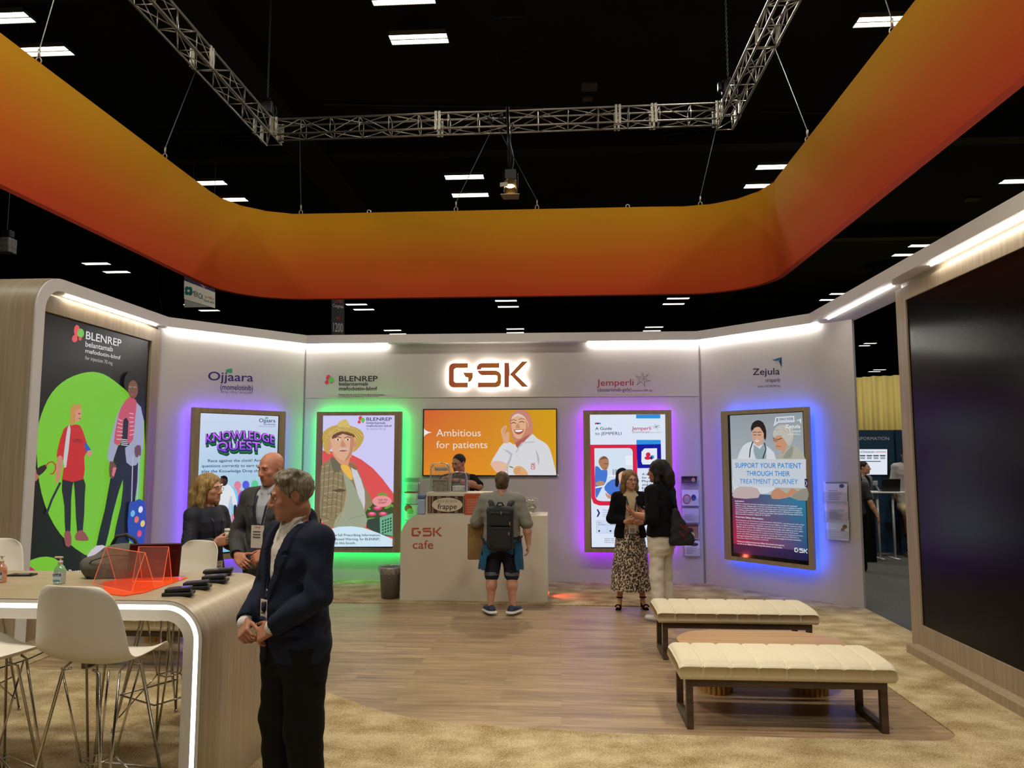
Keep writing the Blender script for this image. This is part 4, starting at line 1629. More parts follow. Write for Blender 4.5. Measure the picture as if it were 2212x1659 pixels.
# hat
A.poly([(132, 400), (140, 300), (230, 240), (330, 225), (430, 240), (520, 280), (556, 350), (520, 440), (440, 510), (460, 400), (300, 300), (200, 420), (214, 530), (150, 490)], (196, 164, 84), 2)
A.poly([(286, 240), (296, 200), (350, 172), (380, 176), (396, 206), (412, 250), (350, 262)], (214, 186, 112), 2)
for i in range(7):
    A.line([(140 + i * 10, 420 - i * 14), (220 + i * 8, 280 - i * 3), (340, 240 + i * 8), (470 - i * 6, 276 + i * 6), (540 - i * 10, 350 + i * 6)], 5, (160, 126, 60) if i % 2 else (226, 200, 126))
A.poly([(206, 420), (230, 330), (300, 296), (400, 300), (456, 350), (466, 430), (440, 500), (420, 560), (370, 590), (300, 570), (250, 510)], (222, 172, 142), 2)
A.poly([(240, 330), (330, 292), (440, 318), (458, 360), (340, 318), (236, 372)], (110, 78, 52), 2)
A.ell(206, 440, 20, 44, (206, 150, 120))
A.ell(462, 425, 14, 40, (206, 146, 116))
A.poly([(420, 340), (456, 380), (440, 500), (400, 575), (360, 588), (410, 500)], (196, 136, 108), 2)
for ex in (290, 392):
    A.ell(ex, 378, 24, 9, (236, 226, 218), 12)
    A.ell(ex, 378, 10, 9, (60, 44, 36), 10)
    A.line([(ex - 36, 362), (ex, 348), (ex + 34, 360)], 8, (120, 92, 70))
A.poly([(336, 380), (372, 440), (350, 456), (318, 446)], (202, 142, 114), 2)
A.poly([(290, 478), (340, 460), (400, 472), (396, 486), (340, 476), (300, 490)], (206, 190, 178), 2)
A.poly([(300, 492), (345, 484), (388, 490), (345, 502)], (176, 96, 88), 2)
# bubble and foot
A.ell(742, 1008, 98, 58, (232, 150, 152), 30)
A.text('TAP TO', 700, 1004, (796, 1003), (700, 986), (116, 30, 44), 0.03)
A.text('START', 704, 1032, (788, 1031), (704, 1014), (116, 30, 44), 0.03)
A.poly([(108, 1340), (180, 1300), (300, 1268), (430, 1262), (560, 1280), (700, 1330), (848, 1392), (846, 1470), (108, 1472)], (208, 232, 246))
for s_, x0, x1, y in (('Please see full Prescribing Information,', 124, 728, 1364), ('including Boxed Warning, for BLENREP,', 124, 720, 1405), ('at this booth.', 264, 474, 1445)):
    A.text(s_, x0, y, (x1, y), (x0, y - 24), (40, 50, 70), 0.02)
dots_logo(A, 496, 160, 62)
A.text('BLENREP', 584, 185, (842, 186), (584, 152), (40, 38, 60), 0.035)
A.text('belantamab', 584, 218, (778, 219), (584, 194), (60, 56, 84), 0.02)
A.text('mafodotin-blmf', 584, 248, (842, 249), (584, 226), (60, 56, 84), 0.02)
A.text('for injection 70 mg', 584, 276, (778, 277), (584, 260), (104, 100, 130), 0.0)
A.obj('screen', M_art, t)

# ---- 3: orange light box behind the counter
lb_ = Plane((0, 10.95, 0), (1, 0, 0), 0.03)
fr = plane_rect(lb_, (914, 884), (1203, 882), [(914, 1029), (1203, 1028)])
t = thing('light_box', 'orange light box on back wall with smiling woman in lab coat and pink headscarf', 'light box', lb_.P(fr[0], fr[1]))
e_ = 0.014
mb = MB()
for q in ((fr[0], fr[1], fr[0] + e_, fr[3]), (fr[2] - e_, fr[1], fr[2], fr[3]), (fr[0] + e_, fr[1], fr[2] - e_, fr[1] + e_), (fr[0] + e_, fr[3] - e_, fr[2] - e_, fr[3])):
    pbox(mb, lb_, *q, -0.03, 0.004)
mb.obj('frame', M_black, t, world=True)
A = Art(lb_, base=-0.02).crop(900, 870, 6.381)
A.px = False
A.grad((fr[0] + e_, fr[1] + e_), (fr[2] - e_, fr[1] + e_), (fr[2] - e_, fr[3] - e_), (fr[0] + e_, fr[3] - e_), (232, 140, 34), (226, 158, 34), (214, 164, 18), (214, 96, 52))
A.px = True
A.poly([(92, 338), (112, 372), (150, 395), (205, 408), (150, 424), (112, 446), (92, 482)], (246, 244, 240))
A.text('Ambitious', 268, 462, (884, 462), (268, 366), (238, 228, 220), 0.0)
A.text('for patients', 268, 625, (974, 625), (268, 530), (238, 228, 220), 0.0)
coat = (222, 222, 226)
A.poly([(1190, 560), (1290, 545), (1380, 580), (1560, 420), (1660, 490), (1780, 560), (1840, 650), (1890, 830), (1925, 980), (1920, 1002), (1250, 1002), (1240, 900), (1150, 980), (1040, 880), (1020, 830), (1100, 690)], coat, 2)
A.poly([(1020, 830), (1110, 800), (1240, 840), (1240, 930), (1150, 985), (1060, 920)], (232, 186, 166), 2)
A.poly([(1190, 640), (1290, 720), (1250, 820), (1236, 900), (1252, 1002), (1262, 1002), (1262, 880), (1320, 700)], (188, 188, 198), 2)
A.poly([(1640, 640), (1690, 760), (1680, 860), (1660, 760)], (184, 184, 196), 2)
A.poly([(1160, 380), (1190, 330), (1236, 312), (1240, 350), (1215, 420), (1275, 400), (1276, 470), (1270, 548), (1205, 556), (1180, 480)], (226, 172, 136), 2)
A.line([(1222, 340), (1196, 390), (1190, 420)], 8, (196, 130, 96))
A.line([(1246, 370), (1222, 410), (1214, 440)], 8, (196, 130, 96))
A.poly([(1280, 240), (1300, 170), (1370, 110), (1450, 98), (1530, 130), (1580, 220), (1600, 330), (1596, 420), (1540, 480), (1440, 560), (1400, 610), (1340, 520), (1310, 440), (1290, 350)], (204, 134, 116), 2)
A.poly([(1410, 520), (1560, 430), (1480, 540), (1400, 632), (1360, 560)], (176, 100, 88), 2)
A.poly([(1300, 250), (1330, 180), (1400, 150), (1470, 180), (1530, 260), (1545, 350), (1510, 430), (1440, 490), (1370, 490), (1330, 430), (1306, 340)], (230, 178, 140), 2)
A.poly([(1306, 220), (1340, 170), (1400, 148), (1470, 180), (1500, 220), (1400, 180)], (226, 206, 196), 2)
A.poly([(1500, 240), (1545, 350), (1510, 430), (1440, 490), (1490, 400), (1510, 320)], (204, 140, 104), 2)
for ex, ey in ((1334, 278), (1448, 262)):
    A.line([(ex - 36, ey + 8), (ex, ey - 6), (ex + 36, ey + 6)], 10, (70, 44, 34))
    A.line([(ex - 44, ey - 30), (ex, ey - 46), (ex + 40, ey - 34)], 8, (120, 80, 60))
A.poly([(1392, 280), (1428, 340), (1390, 356), (1362, 340)], (206, 144, 108), 2)
A.poly([(1340, 372), (1400, 366), (1476, 366), (1450, 420), (1390, 436), (1356, 410)], (176, 80, 70), 2)
A.poly([(1350, 380), (1400, 374), (1464, 372), (1440, 396), (1380, 404)], (248, 244, 240), 2)
A.poly([(1370, 660), (1440, 560), (1480, 540), (1620, 530), (1600, 556), (1460, 560), (1380, 690)], (196, 196, 206), 2)
A.ell(1384, 728, 8, 10, (190, 190, 198), 10)
A.poly([(1330, 940), (1350, 890), (1420, 870), (1500, 920), (1536, 1002), (1400, 1002), (1350, 984)], (226, 172, 120), 2)
for k in range(3):
    A.line([(1350, 920 + k * 28), (1400, 906 + k * 28), (1430, 920 + k * 28)], 6, (176, 116, 76))
A.line([(1146, 856), (1240, 868), (1330, 900)], 14, (226, 206, 130))
A.line([(1280, 876), (1330, 896)], 15, (120, 116, 110))
A.text('GSK', (1632), 922, (1632, 822), (1576, 922), (192, 60, 66), 0.03)
m_lb = attr_mat('light_box_print', True, 0.9, 0.35)
A.obj('print', m_lb, t)

# ---- 4: magenta-lit display, guide poster
fr = plane_rect(bp_, (1260, 886.5), (1450, 886), [(1265, 1193)])
sc = plane_rect(bp_, (1274, 895.5), (1437, 895), [(1280, 1184.5)])
t = display('magenta-lit wall display behind two women in conversation, with red framed photo', BACK, bp_, fr, sc, '#9a10ff', 27)
A = Art(bp_, base=-0.011).crop(1240, 870, 4.74)
A.poly([(162, 122), (934, 118), (950, 1480), (182, 1480)], (222, 232, 250))
A.poly([(636, 121), (884, 119), (890, 430), (640, 430)], (44, 146, 226))
A.poly(rrect(538, 160, 926, 380, 40), (222, 232, 248))
A.text('Jemperli', 592, 280, (790, 278), (592, 244), (190, 40, 74), 0.01)
A.text('(dostarlimab-gxly)', 598, 310, (778, 308), (598, 290), (110, 110, 120), 0.0)
A.text('injection 500 mg', 786, 310, (890, 308), (786, 298), (130, 130, 140), 0.0)
for k in range(8):
    a = k * PI / 4 + 0.3
    A.line([(842, 246), (842 + 40 * math.cos(a), 246 + 40 * math.sin(a) * (0.9 if k % 2 else 0.6))], 3, (90, 90, 100))
A.ell(226, 212, 14, 9, (200, 40, 60), 12)
A.ell(246, 212, 12, 9, (24, 24, 60), 12)
A.ell(264, 212, 12, 9, (60, 150, 220), 12)
A.text('A Guide', 216, 278, (388, 277), (216, 250), (24, 24, 40), 0.04)
A.text('to JEMPERLI', 216, 330, (486, 329), (216, 300), (24, 24, 40), 0.04)
A.poly([(166, 430), (644, 428), (650, 900), (560, 1052), (260, 1052), (200, 1030), (176, 970)], (220, 34, 70))
A.poly([(208, 466), (560, 464)] + arc(560, 504, 40, -90, 0, 5)[1:] + [(608, 1008), (290, 1008)] + arc(270, 950, 55, 90, 180, 5), (214, 228, 244))
A.poly([(526, 540), (596, 540), (600, 640), (526, 640)], (232, 240, 248))
A.rect(330, 740, 600, 752, (240, 244, 250))
for k in range(5):
    A.rect(396 + k * 14, 680 + (k % 2) * 8, 406 + k * 14, 740, ((150, 150, 160), (200, 190, 170), (110, 130, 160))[k % 3])
A.poly([(216, 650), (280, 690), (340, 690), (330, 800), (280, 880), (240, 960), (218, 950)], (70, 120, 214), 2)
A.poly([(250, 600), (270, 560), (310, 546), (350, 576), (354, 640), (330, 690), (290, 680), (262, 640)], (176, 124, 92), 2)
A.poly([(256, 590), (310, 545), (352, 580), (330, 574), (280, 580)], (122, 84, 64), 2)
A.line([(306, 622), (330, 628), (350, 622)], 5, (60, 40, 34))
A.line([(312, 668), (336, 672)], 5, (130, 70, 60))
A.poly([(222, 820), (262, 800), (310, 810), (300, 840), (230, 846)], (190, 140, 106), 2)
A.poly([(218, 860), (350, 836), (350, 850), (220, 876)], (238, 240, 244))
A.poly([(310, 860), (380, 790), (460, 780), (540, 800), (540, 960), (350, 980), (330, 920)], (70, 120, 214), 2)
A.poly([(430, 720), (450, 680), (500, 664), (544, 690), (540, 720), (480, 740), (450, 860), (420, 840)], (22, 18, 22), 2)
A.poly([(456, 730), (500, 700), (540, 710), (530, 800), (480, 830), (460, 800)], (226, 178, 150), 2)
A.poly([(320, 920), (360, 936), (390, 960), (370, 980), (336, 966)], (206, 150, 120), 2)
A.line([(322, 904), (350, 940)], 6, (240, 240, 244))
A.poly([(640, 428), (888, 424), (892, 600)] + arc(852, 626, 42, 0, 90, 5) + [(648, 670)], (22, 20, 160))
A.poly([(690, 500), (720, 468), (848, 466), (850, 600), (820, 632), (700, 632), (688, 600)], (232, 238, 250), 0)
A.ell(758, 532, 24, 24, (214, 36, 66))
A.ell(752, 566, 32, 18, (214, 36, 66))
A.ell(800, 556, 20, 20, (60, 160, 220))
A.ell(790, 564, 14, 18, (60, 40, 120))
for k, s_ in enumerate(('A resource', 'for Academic', 'Physicians', 'and their', 'Extended', 'Care Team')):
    A.text(s_, 694, 742 + k * 35.5, (694 + (190, 226, 190, 160, 166, 190)[k], 741 + k * 35.5), (694, 720 + k * 35.5), (24, 24, 34), 0.02)
A.poly([(230, 1090), (246, 1090), (266, 1128), (246, 1168), (230, 1168), (248, 1128)], (30, 30, 120))
for k, s_ in enumerate(('Whether you work in a', 'medical practice, let us', 'support your needs to', 'treat patients')):
    A.text(s_, 290, 1104 + k * 22, (520, 1103 + k * 22), (290, 1092 + k * 22), (120, 130, 160), 0.0)
for x0, s_ in ((228, 'What is'), (344, 'Dosing'), (460, 'Safety')):
    A.poly(rrect(x0, 1205, x0 + 110, 1334, 12), (150, 170, 220))
    A.poly(rrect(x0 + 3, 1208, x0 + 107, 1331, 11), (208, 222, 248))
    A.text(s_, x0 + 16, 1232, (x0 + 56, 1232), (x0 + 16, 1222), (50, 60, 100), 0.01)
    A.text('JEMPERLI', x0 + 16, 1252, (x0 + 96, 1252), (x0 + 16, 1242), (50, 60, 100), 0.01)
    A.ell(x0 + 28, 1311, 10, 10, (30, 40, 90), 14)
for k, s_ in enumerate(('Please see Important Safety Information', 'Please see the Full Prescribing Information', 'Medication Guide at this booth')):
    A.text(s_, 312, 1394 + k * 19, (700, 1393 + k * 19), (312, 1384 + k * 19), (40, 40, 60), 0.01)
wordmark_art(A, 690, 1440, 740, 1424, (230, 90, 60))
A.obj('screen', M_art, t)

# ---- 5: blue-lit display on the right angled wall
zp = Plane(ZL, ZR - ZL, 0.18)
fr = plane_rect(zp, (1556.5, 887.5), (1743, 880), [(1577, 1208), (1758, 1234)])
sc = plane_rect(zp, (1571, 896), (1735, 888.5), [(1591, 1203), (1753, 1222)])
t = display('blue-lit wall display on right angled wall about supporting patient treatment', ZEJ, zp, fr, sc, '#1450ff', 33, dep=0.18)
A = Art(zp, base=-0.011).crop(1540, 860, 4.365)
A.px = False
sw, sh = sc[2] - sc[0], sc[3] - sc[1]
X = lambda u, v: (sc[0] + .035 + (sw - .05) * u, sc[1] + .05 + (sh - .06) * v)
A.grad(X(0, .41), X(1, .41), X(1, 1), X(0, 1), (190, 196, 204), (176, 186, 196), (150, 158, 164), (150, 160, 170))
A.grad(X(0, .06), X(1, .06), X(1, .43), X(0, .43), (180, 26, 66), (28, 76, 124), (44, 130, 168), (84, 44, 96))
A.poly([X(0, 0), X(1, 0), X(1, .065), X(0, .065)], 0, cols=[(70, 24, 60), (26, 26, 66), (26, 36, 86), (90, 24, 62)])
A.px = True
# doctor
A.poly([(230, 560), (280, 450), (360, 410), (400, 440), (470, 440), (540, 480), (590, 570), (580, 860), (400, 900), (200, 880), (190, 700)], (216, 222, 230), 2)
A.poly([(380, 440), (440, 480), (480, 430), (500, 570), (400, 570)], (150, 170, 178), 2)
A.poly([(352, 300), (370, 236), (420, 208), (470, 230), (500, 310), (490, 400), (440, 300), (370, 290)], (34, 26, 26), 2)
A.poly([(362, 300), (400, 268), (450, 280), (476, 330), (470, 400), (440, 450), (400, 440), (372, 380)], (214, 168, 142), 2)
A.poly([(360, 320), (372, 250), (440, 240), (490, 320), (480, 340), (440, 274), (390, 280)], (34, 26, 26), 2)
for ex in (392, 436):
    A.line([(ex - 16, 344), (ex, 350), (ex + 16, 342)], 6, (50, 34, 30))
    A.line([(ex - 18, 326), (ex, 320), (ex + 18, 322)], 6, (60, 44, 36))
A.poly([(392, 390), (440, 386), (426, 410), (404, 410)], (240, 230, 226), 2)
A.line([(392, 390), (416, 396), (440, 386)], 5, (176, 70, 70))
A.line([(376, 410), (352, 480), (344, 560)], 10, (40, 40, 46))
A.line([(484, 420), (500, 480), (470, 570)], 10, (40, 40, 46))
# patient
A.poly([(600, 580), (640, 520), (720, 450), (760, 440), (830, 490), (870, 580), (880, 900), (700, 930), (600, 860)], (176, 176, 164), 2)
A.poly([(566, 330), (600, 270), (660, 250), (730, 280), (760, 340), (750, 400), (720, 450), (690, 420), (640, 350), (580, 370)], (196, 192, 186), 2)
A.poly([(580, 370), (640, 350), (690, 420), (700, 440), (680, 500), (650, 530), (655, 490), (600, 484), (590, 450), (598, 430), (582, 420)], (206, 150, 120), 2)
A.line([(566, 378), (600, 392), (650, 380)], 7, (40, 40, 44))
A.ell(590, 396, 24, 16, (170, 120, 96), 16)
A.line([(600, 452), (620, 458), (640, 452)], 6, (160, 80, 70))
for k in range(4):
    A.line([(590 + k * 30, 300 - k * 8), (660 + k * 20, 290 - k * 2), (720 + k * 6, 340 + k * 10)], 5, (222, 218, 212) if k % 2 else (160, 156, 150))
A.poly([(660, 560), (720, 480), (760, 450), (740, 560)], (150, 150, 138), 2)
A.poly([(560, 880), (620, 850), (700, 900), (740, 850), (800, 880), (700, 940), (560, 950)], (196, 142, 110), 2)
A.poly([(200, 880), (260, 830), (420, 850), (430, 940), (200, 940)], (196, 176, 176), 2)
A.poly([(740, 940), (800, 880), (892, 850), (892, 966)], (150, 146, 136), 2)
A.poly([(180, 575), (880, 576), (884, 850), (200, 832)], (206, 212, 222))
for s_, x0, x1, y in (('SUPPORT YOUR PATIENT', 214, 838, 658), ('THROUGH THEIR', 320, 730, 733), ('TREATMENT JOURNEY', 256, 806, 808)):
    A.text(s_, x0, y - 2, (x1, y + 3), (x0, y - 46), (26, 130, 206), 0.045)
A.poly([(868, 760), (893, 762), (895, 842), (872, 838)], (24, 26, 80))
A.line([(876, 776), (889, 802), (879, 830)], 5, (220, 224, 240))
A.poly([(576, 266), (596, 180), (770, 168), (774, 226), (620, 232)], (238, 240, 246))
A.poly([(584, 254), (600, 186), (764, 174), (768, 220), (616, 227)], (200, 206, 220))
A.text('1', 608, 220, (615, 219.5), (608, 190), (40, 50, 90), 0.04)
A.text('DAILY DOSE', 632, 208, (762, 202), (632, 190), (60, 70, 110), 0.01)
A.text('Zejula', 686, 282, (830, 282), (686, 250), (246, 248, 250), 0.03)
A.text('niraparib', 756, 320, (832, 322), (756, 298), (240, 242, 246), 0.0)
A.text('tablets 100/200/300 mg', 714, 344, (832, 346), (714, 334), (240, 242, 246), 0.01)
A.poly([(788, 216), (836, 190), (826, 206), (806, 216)], (200, 226, 240))
A.poly([(836, 190), (838, 244), (822, 214)], (230, 240, 246))
para = ['ZEJULA is indicated for first-line maintenance treatment of adult patients with advanced', 'epithelial ovarian, fallopian tube, or primary peritoneal cancer who are in a complete or partial', 'response to platinum-based chemotherapy and whose cancer is associated with homologous', 'recombination deficiency (HRD) - positive status defined by either a deleterious or suspected', 'deleterious BRCA mutation, and/or genomic instability. Select patients for therapy based on an', 'FDA-authorized companion diagnostic for ZEJULA.']
wd = (800, 846, 840, 846, 856, 552)
A.text('Indication', 214, 976, (300, 978), (214, 962), (240, 236, 240), 0.03)
for k, s_ in enumerate(para):
    y = 998 + k * 19.5
    A.text(s_, 216 + k, y, (wd[k], y + 30 * (wd[k] - 216) / 640), (216 + k, y - 11), (232, 230, 238), 0.01)
A.text('Important Safety Information', 224, 1124, (482, 1146), (224, 1108), (240, 236, 240), 0.03)
para = ['Myelodysplastic syndrome/acute myeloid leukemia (MDS/AML), including cases with a fatal', 'outcome, have been reported in patients who received ZEJULA. In PRIMA, of patients within', 'the HRD-positive population, MDS/AML occurred in 8 out of 245 (3.3%) patients treated with', 'ZEJULA, and in 3 out of 125 (2.4%) patients treated with placebo with a follow-up of 6.1 years.', 'The duration of therapy with ZEJULA in patients who developed secondary MDS/cancer', 'therapy-related AML varied from 3.5 months to 6 years. All patients who developed secondary', 'and/or other DNA-damaging agents, including radiotherapy. For suspected MDS/AML or', 'prolonged hematological toxicities, refer the patient to a hematologist for further evaluation.', 'Discontinue ZEJULA if MDS/AML is confirmed.']
wd = (868, 852, 852, 860, 816, 860, 824, 844, 536)
for k, s_ in enumerate(para):
    y = 1152 + k * 21
    A.text(s_, 226 + k * 1.5, y, (wd[k], y + 48 * (wd[k] - 226) / 640), (226 + k * 1.5, y - 11), (226, 224, 234), 0.01)
A.text('Please see additional Important Safety Information throughout,', 240, 1352, (684, 1394), (240, 1340), (240, 238, 244), 0.03)
A.text('as well as the ZEJULA Prescribing Information at this booth.', 242, 1374, (664, 1416), (242, 1362), (240, 238, 244), 0.03)
polys, W_ = wordmark()
a_, b_, c_ = A.q((780, 1448)), A.q((906, 1464)), A.q((780, 1408))
for p in polys:
    pts = [(a_[0] + (b_[0] - a_[0]) * x / W_ + (c_[0] - a_[0]) * y, a_[1] + (b_[1] - a_[1]) * x / W_ + (c_[1] - a_[1]) * y) for x, y in p]
    A.raw(pts, [tuple(range(len(pts)))], lin((240, 240, 246)), 0.0)
A.obj('screen', attr_mat('screen_picture_dim', True, 0.85, 0.12), t)

# ---- left LED wall picture
A = Art(LSCR, base=-0.012).crop(0, 580, 2.305)
A.px = False
sw0, sz0 = 0.14, 0.55
A.rect(0.055, 0.56, 2.10, 3.24, (16, 16, 18))
A.px = True
A.poly([(188, 850), (210, 730), (262, 620), (340, 550), (440, 516), (520, 526), (600, 580), (660, 640), (722, 760), (716, 1180), (700, 1395), (480, 1440), (340, 1360), (250, 1230), (200, 1060)], (124, 204, 52), 3)
A.poly([(130, 1470), (200, 1438), (270, 1440), (320, 1480), (330, 1530), (110, 1530)], (124, 204, 52), 2)
A.poly([(108, 1460), (150, 1480), (184, 1508), (180, 1530), (104, 1530)], (196, 40, 110), 2)
A.ell(387, 310, 15, 29, (236, 82, 96), 20)
A.ell(376, 349, 14, 18, (236, 82, 96), 18)
A.ell(405, 322, 17, 23, (116, 200, 80), 20)
A.ell(402, 349, 8, 10, (226, 72, 86), 14)
A.text('BLENREP', 430, 350, (606, 390), (432, 312), (236, 234, 238), 0.03)
A.text('belantamab', 428, 388, (564, 414), (429, 362), (226, 224, 228), 0.01)
A.text('mafodotin-blmf', 427, 418, (602, 454), (428, 398), (226, 224, 228), 0.01)
A.text('for injection 70 mg', 426, 452, (562, 480), (427, 434), (206, 204, 210), 0.0)
# woman in red shirt
A.poly([(312, 1046), (418, 1046), (424, 1130), (414, 1310), (386, 1312), (376, 1150), (368, 1060), (356, 1150), (352, 1320), (328, 1324), (322, 1180)], (30, 32, 44), 2)
A.poly([(322, 1316), (352, 1310), (356, 1378), (328, 1380)], (150, 80, 78), 2)
A.poly([(380, 1318), (410, 1302), (440, 1340), (436, 1356), (378, 1352)], (150, 80, 78), 2)
A.poly([(318, 800), (360, 780), (400, 782), (424, 840), (440, 900), (420, 940), (416, 1050), (310, 1050), (330, 960), (290, 950), (286, 910)], (206, 40, 44), 2)
A.text('LEMON', 364, 864, (410, 868), (364, 846), (60, 20, 26), 0.03)
A.poly([(338, 790), (352, 800), (330, 990), (316, 960), (324, 880)], (206, 206, 216), 2)
A.poly([(418, 862), (452, 900), (454, 930), (436, 930)], (50, 90, 190), 2)
A.poly([(286, 940), (312, 940), (304, 1010), (290, 1066), (276, 1050)], (206, 140, 116), 2)
A.line([(300, 1066), (258, 1150), (232, 1220)], 11, (36, 44, 70))
A.ell(384, 722, 22, 42, (222, 156, 126), 22, 0.1)
A.poly([(350, 700), (366, 676), (404, 678), (398, 700), (376, 712), (372, 770), (346, 776), (350, 740)], (204, 150, 84), 2)
A.line([(388, 722), (400, 724)], 4, (60, 40, 34))
A.line([(390, 746), (402, 748)], 4, (160, 70, 66))
A.ell(444, 920, 14, 16, (214, 150, 122), 14)
# tall woman with scarf
A.poly([(588, 880), (690, 900), (670, 1160), (640, 1366), (560, 1380), (600, 1180), (610, 1050), (560, 1220), (518, 1400), (476, 1390), (520, 1200), (556, 1000)], (18, 18, 22), 2)
A.poly([(594, 700), (640, 650), (700, 690), (712, 800), (708, 900), (676, 980), (628, 966), (620, 880), (590, 870), (560, 960), (532, 940), (560, 800)], (166, 172, 196), 2)
A.poly([(604, 780), (640, 660), (668, 680), (640, 880), (596, 876)], (28, 26, 30), 2)
for k in range(4):
    A.line([(600, 850 + k * 9), (634, 854 + k * 9)], 4, (226, 222, 222))
A.poly([(600, 690), (640, 640), (676, 660), (670, 740), (660, 850), (630, 868), (636, 760), (612, 752), (600, 866), (564, 868), (580, 760)], (206, 84, 104), 2)
for k in range(6):
    A.line([(584 - k * 2, 750 + k * 20), (606, 760 + k * 18)], 4, (232, 190, 196))
    A.line([(640, 720 + k * 22), (662, 724 + k * 20)], 4, (232, 190, 196))
A.poly([(540, 960), (572, 980), (560, 1040), (538, 1036)], (110, 70, 54), 2)
A.poly([(556, 990), (574, 990), (560, 1036), (550, 1030)], (226, 120, 130))
A.poly([(664, 890), (692, 880), (694, 930), (668, 938)], (110, 70, 54), 2)
A.ell(648, 568, 38, 56, (20, 16, 18), 26)
A.ell(655, 602, 25, 46, (124, 80, 60), 24)
A.poly([(636, 590), (646, 588), (646, 594)], (30, 20, 18))
for ex in (642, 664):
    A.ell(ex, 590, 6, 4, (230, 226, 220), 10)
    A.ell(ex, 590, 3, 4, (26, 18, 16), 8)
A.line([(640, 626), (652, 630), (664, 626)], 6, (168, 88, 80))
A.poly([(424, 1430), (470, 1380), (522, 1386), (500, 1440), (440, 1458)], (216, 206, 220), 2)
A.line([(652, 930), (646, 1160)], 5, (190, 190, 200))
A.line([(682, 930), (674, 1150)], 5, (190, 190, 200))
A.poly([(632, 1180), (652, 1162), (712, 1160), (708, 1366), (630, 1350)], (30, 74, 170), 2)
for x, y, c_ in ((670, 1250, (236, 120, 60)), (690, 1200, (236, 236, 240)), (684, 1320, (236, 80, 80)), (700, 1270, (240, 210, 80)), (650, 1220, (120, 190, 240))):
    A.ell(x, y, 11, 17, c_, 14, 0.2)
# man at the edge with umbrella
A.poly([(120, 780), (146, 880), (164, 980), (160, 1040), (130, 1060)], (206, 130, 170), 2)
A.poly([(140, 1010), (166, 1000), (180, 1040), (150, 1064)], (176, 116, 92), 2)
A.poly([(166, 1000), (212, 976), (218, 996), (180, 1032)], (40, 30, 34), 2)
A.line([(214, 986), (226, 968), (246, 962), (262, 976), (262, 1000), (250, 1022), (236, 1022)], 7, (190, 70, 40))
A.text('Prescribing', 330, 1526, (462, 1510), (328, 1500), (232, 230, 236), 0.03)
A.obj('screen', attr_mat('led_wall_picture', True, 0.8, 0.35), lw)

# ---- printed logos straight on the walls
def decal(name, label, plane, fn, off=0.002):
    A = Art(plane, base=off, step=0.0004)
    fn(A)
    o = A.obj(name, M_print)
    return tag(o, label, 'lettering')


def d1(A):
    A.crop(370, 680, 2.593)
    A.text('Ojjaara', 205, 366, (458, 374), (207, 318), (48, 42, 110), 0.01)
    A.poly([(306, 306), (341, 300), (341, 326), (306, 324)], (60, 150, 100))
    A.text('(momelotinib)', 274, 418, (457, 424), (275, 388), (54, 52, 110), 0.01)
    A.text('200 mg - 150 mg - 100 mg tablets', 276, 436, (456, 442), (276, 426), (70, 66, 110), 0.0)


def d2(A):
    A.crop(370, 680, 2.593)
    dots_logo(A, 862, 352, 42)
    A.text('BLENREP', 940, 372, (1156, 372), (940, 343), (34, 34, 46), 0.035)
    A.text('belantamab', 940, 396, (1102, 396), (940, 377), (40, 40, 52), 0.02)
    A.text('mafodotin-blmf', 940, 423, (1154, 423), (940, 403), (40, 40, 52), 0.02)
    A.text('Please see the full US Prescribing Information,', 938, 451, (1198, 451), (938, 443), (60, 60, 70), 0.02)
    A.text('including Boxed Warning, at this booth.', 938, 464, (1162, 464), (938, 456), (60, 60, 70), 0.02)


def d3(A):
    A.crop(1180, 680, 2.44)
    A.text('Jemperli', 266, 374, (460, 372), (266, 341), (170, 40, 60), 0.0)
    A.text('(dostarlimab-gxly)', 270, 405, (448, 403), (270, 386), (66, 64, 66), 0.0)
    A.text('injection 500 mg', 453, 404, (558, 403), (453, 394), (74, 72, 74), 0.0)
    c_ = (508, 342)
    star = [(508, 304), (500, 330), (470, 322), (492, 344), (476, 372), (500, 352), (520, 380), (518, 352), (550, 350), (522, 340), (538, 312), (514, 330)]
    for i in range(12):
        A.line([star[i], star[(i + 1) % 12]], 1.3, (90, 70, 80))
    for i in range(0, 12, 2):
        A.line([star[i], star[(i + 6) % 12]], 1.0, (120, 90, 100))


def d4(A):
    A.crop(1480, 680, 2.369)
    A.text('Zejula', 346, 308, (485, 305), (346, 276), (36, 36, 70), 0.015)
    A.text('niraparib', 412, 344, (486, 343), (412, 324), (44, 44, 80), 0.0)
    A.text('tablets 100/200/300 mg', 372, 372, (487, 368), (372, 362), (50, 50, 84), 0.0)
    A.poly([(444, 232), (495, 216), (484, 232), (466, 236)], (40, 90, 130))
    A.poly([(462, 254), (495, 216), (480, 236)], (110, 180, 210))
    A.poly([(495, 216), (495, 270), (480, 238)], (36, 60, 100))


decal('wall_lettering', 'indigo and green drug logo with doses on left angled wall', OJJ, d1)
decal('wall_lettering', 'black drug logo with red and green dots above straw hat poster', BACK, d2, 0.003)
decal('wall_lettering', 'thin red drug logo with line-drawn star above magenta-lit display', BACK, d3, 0.003)
decal('wall_lettering', 'navy drug logo with blue arrow above blue-lit display', ZEJ, d4)

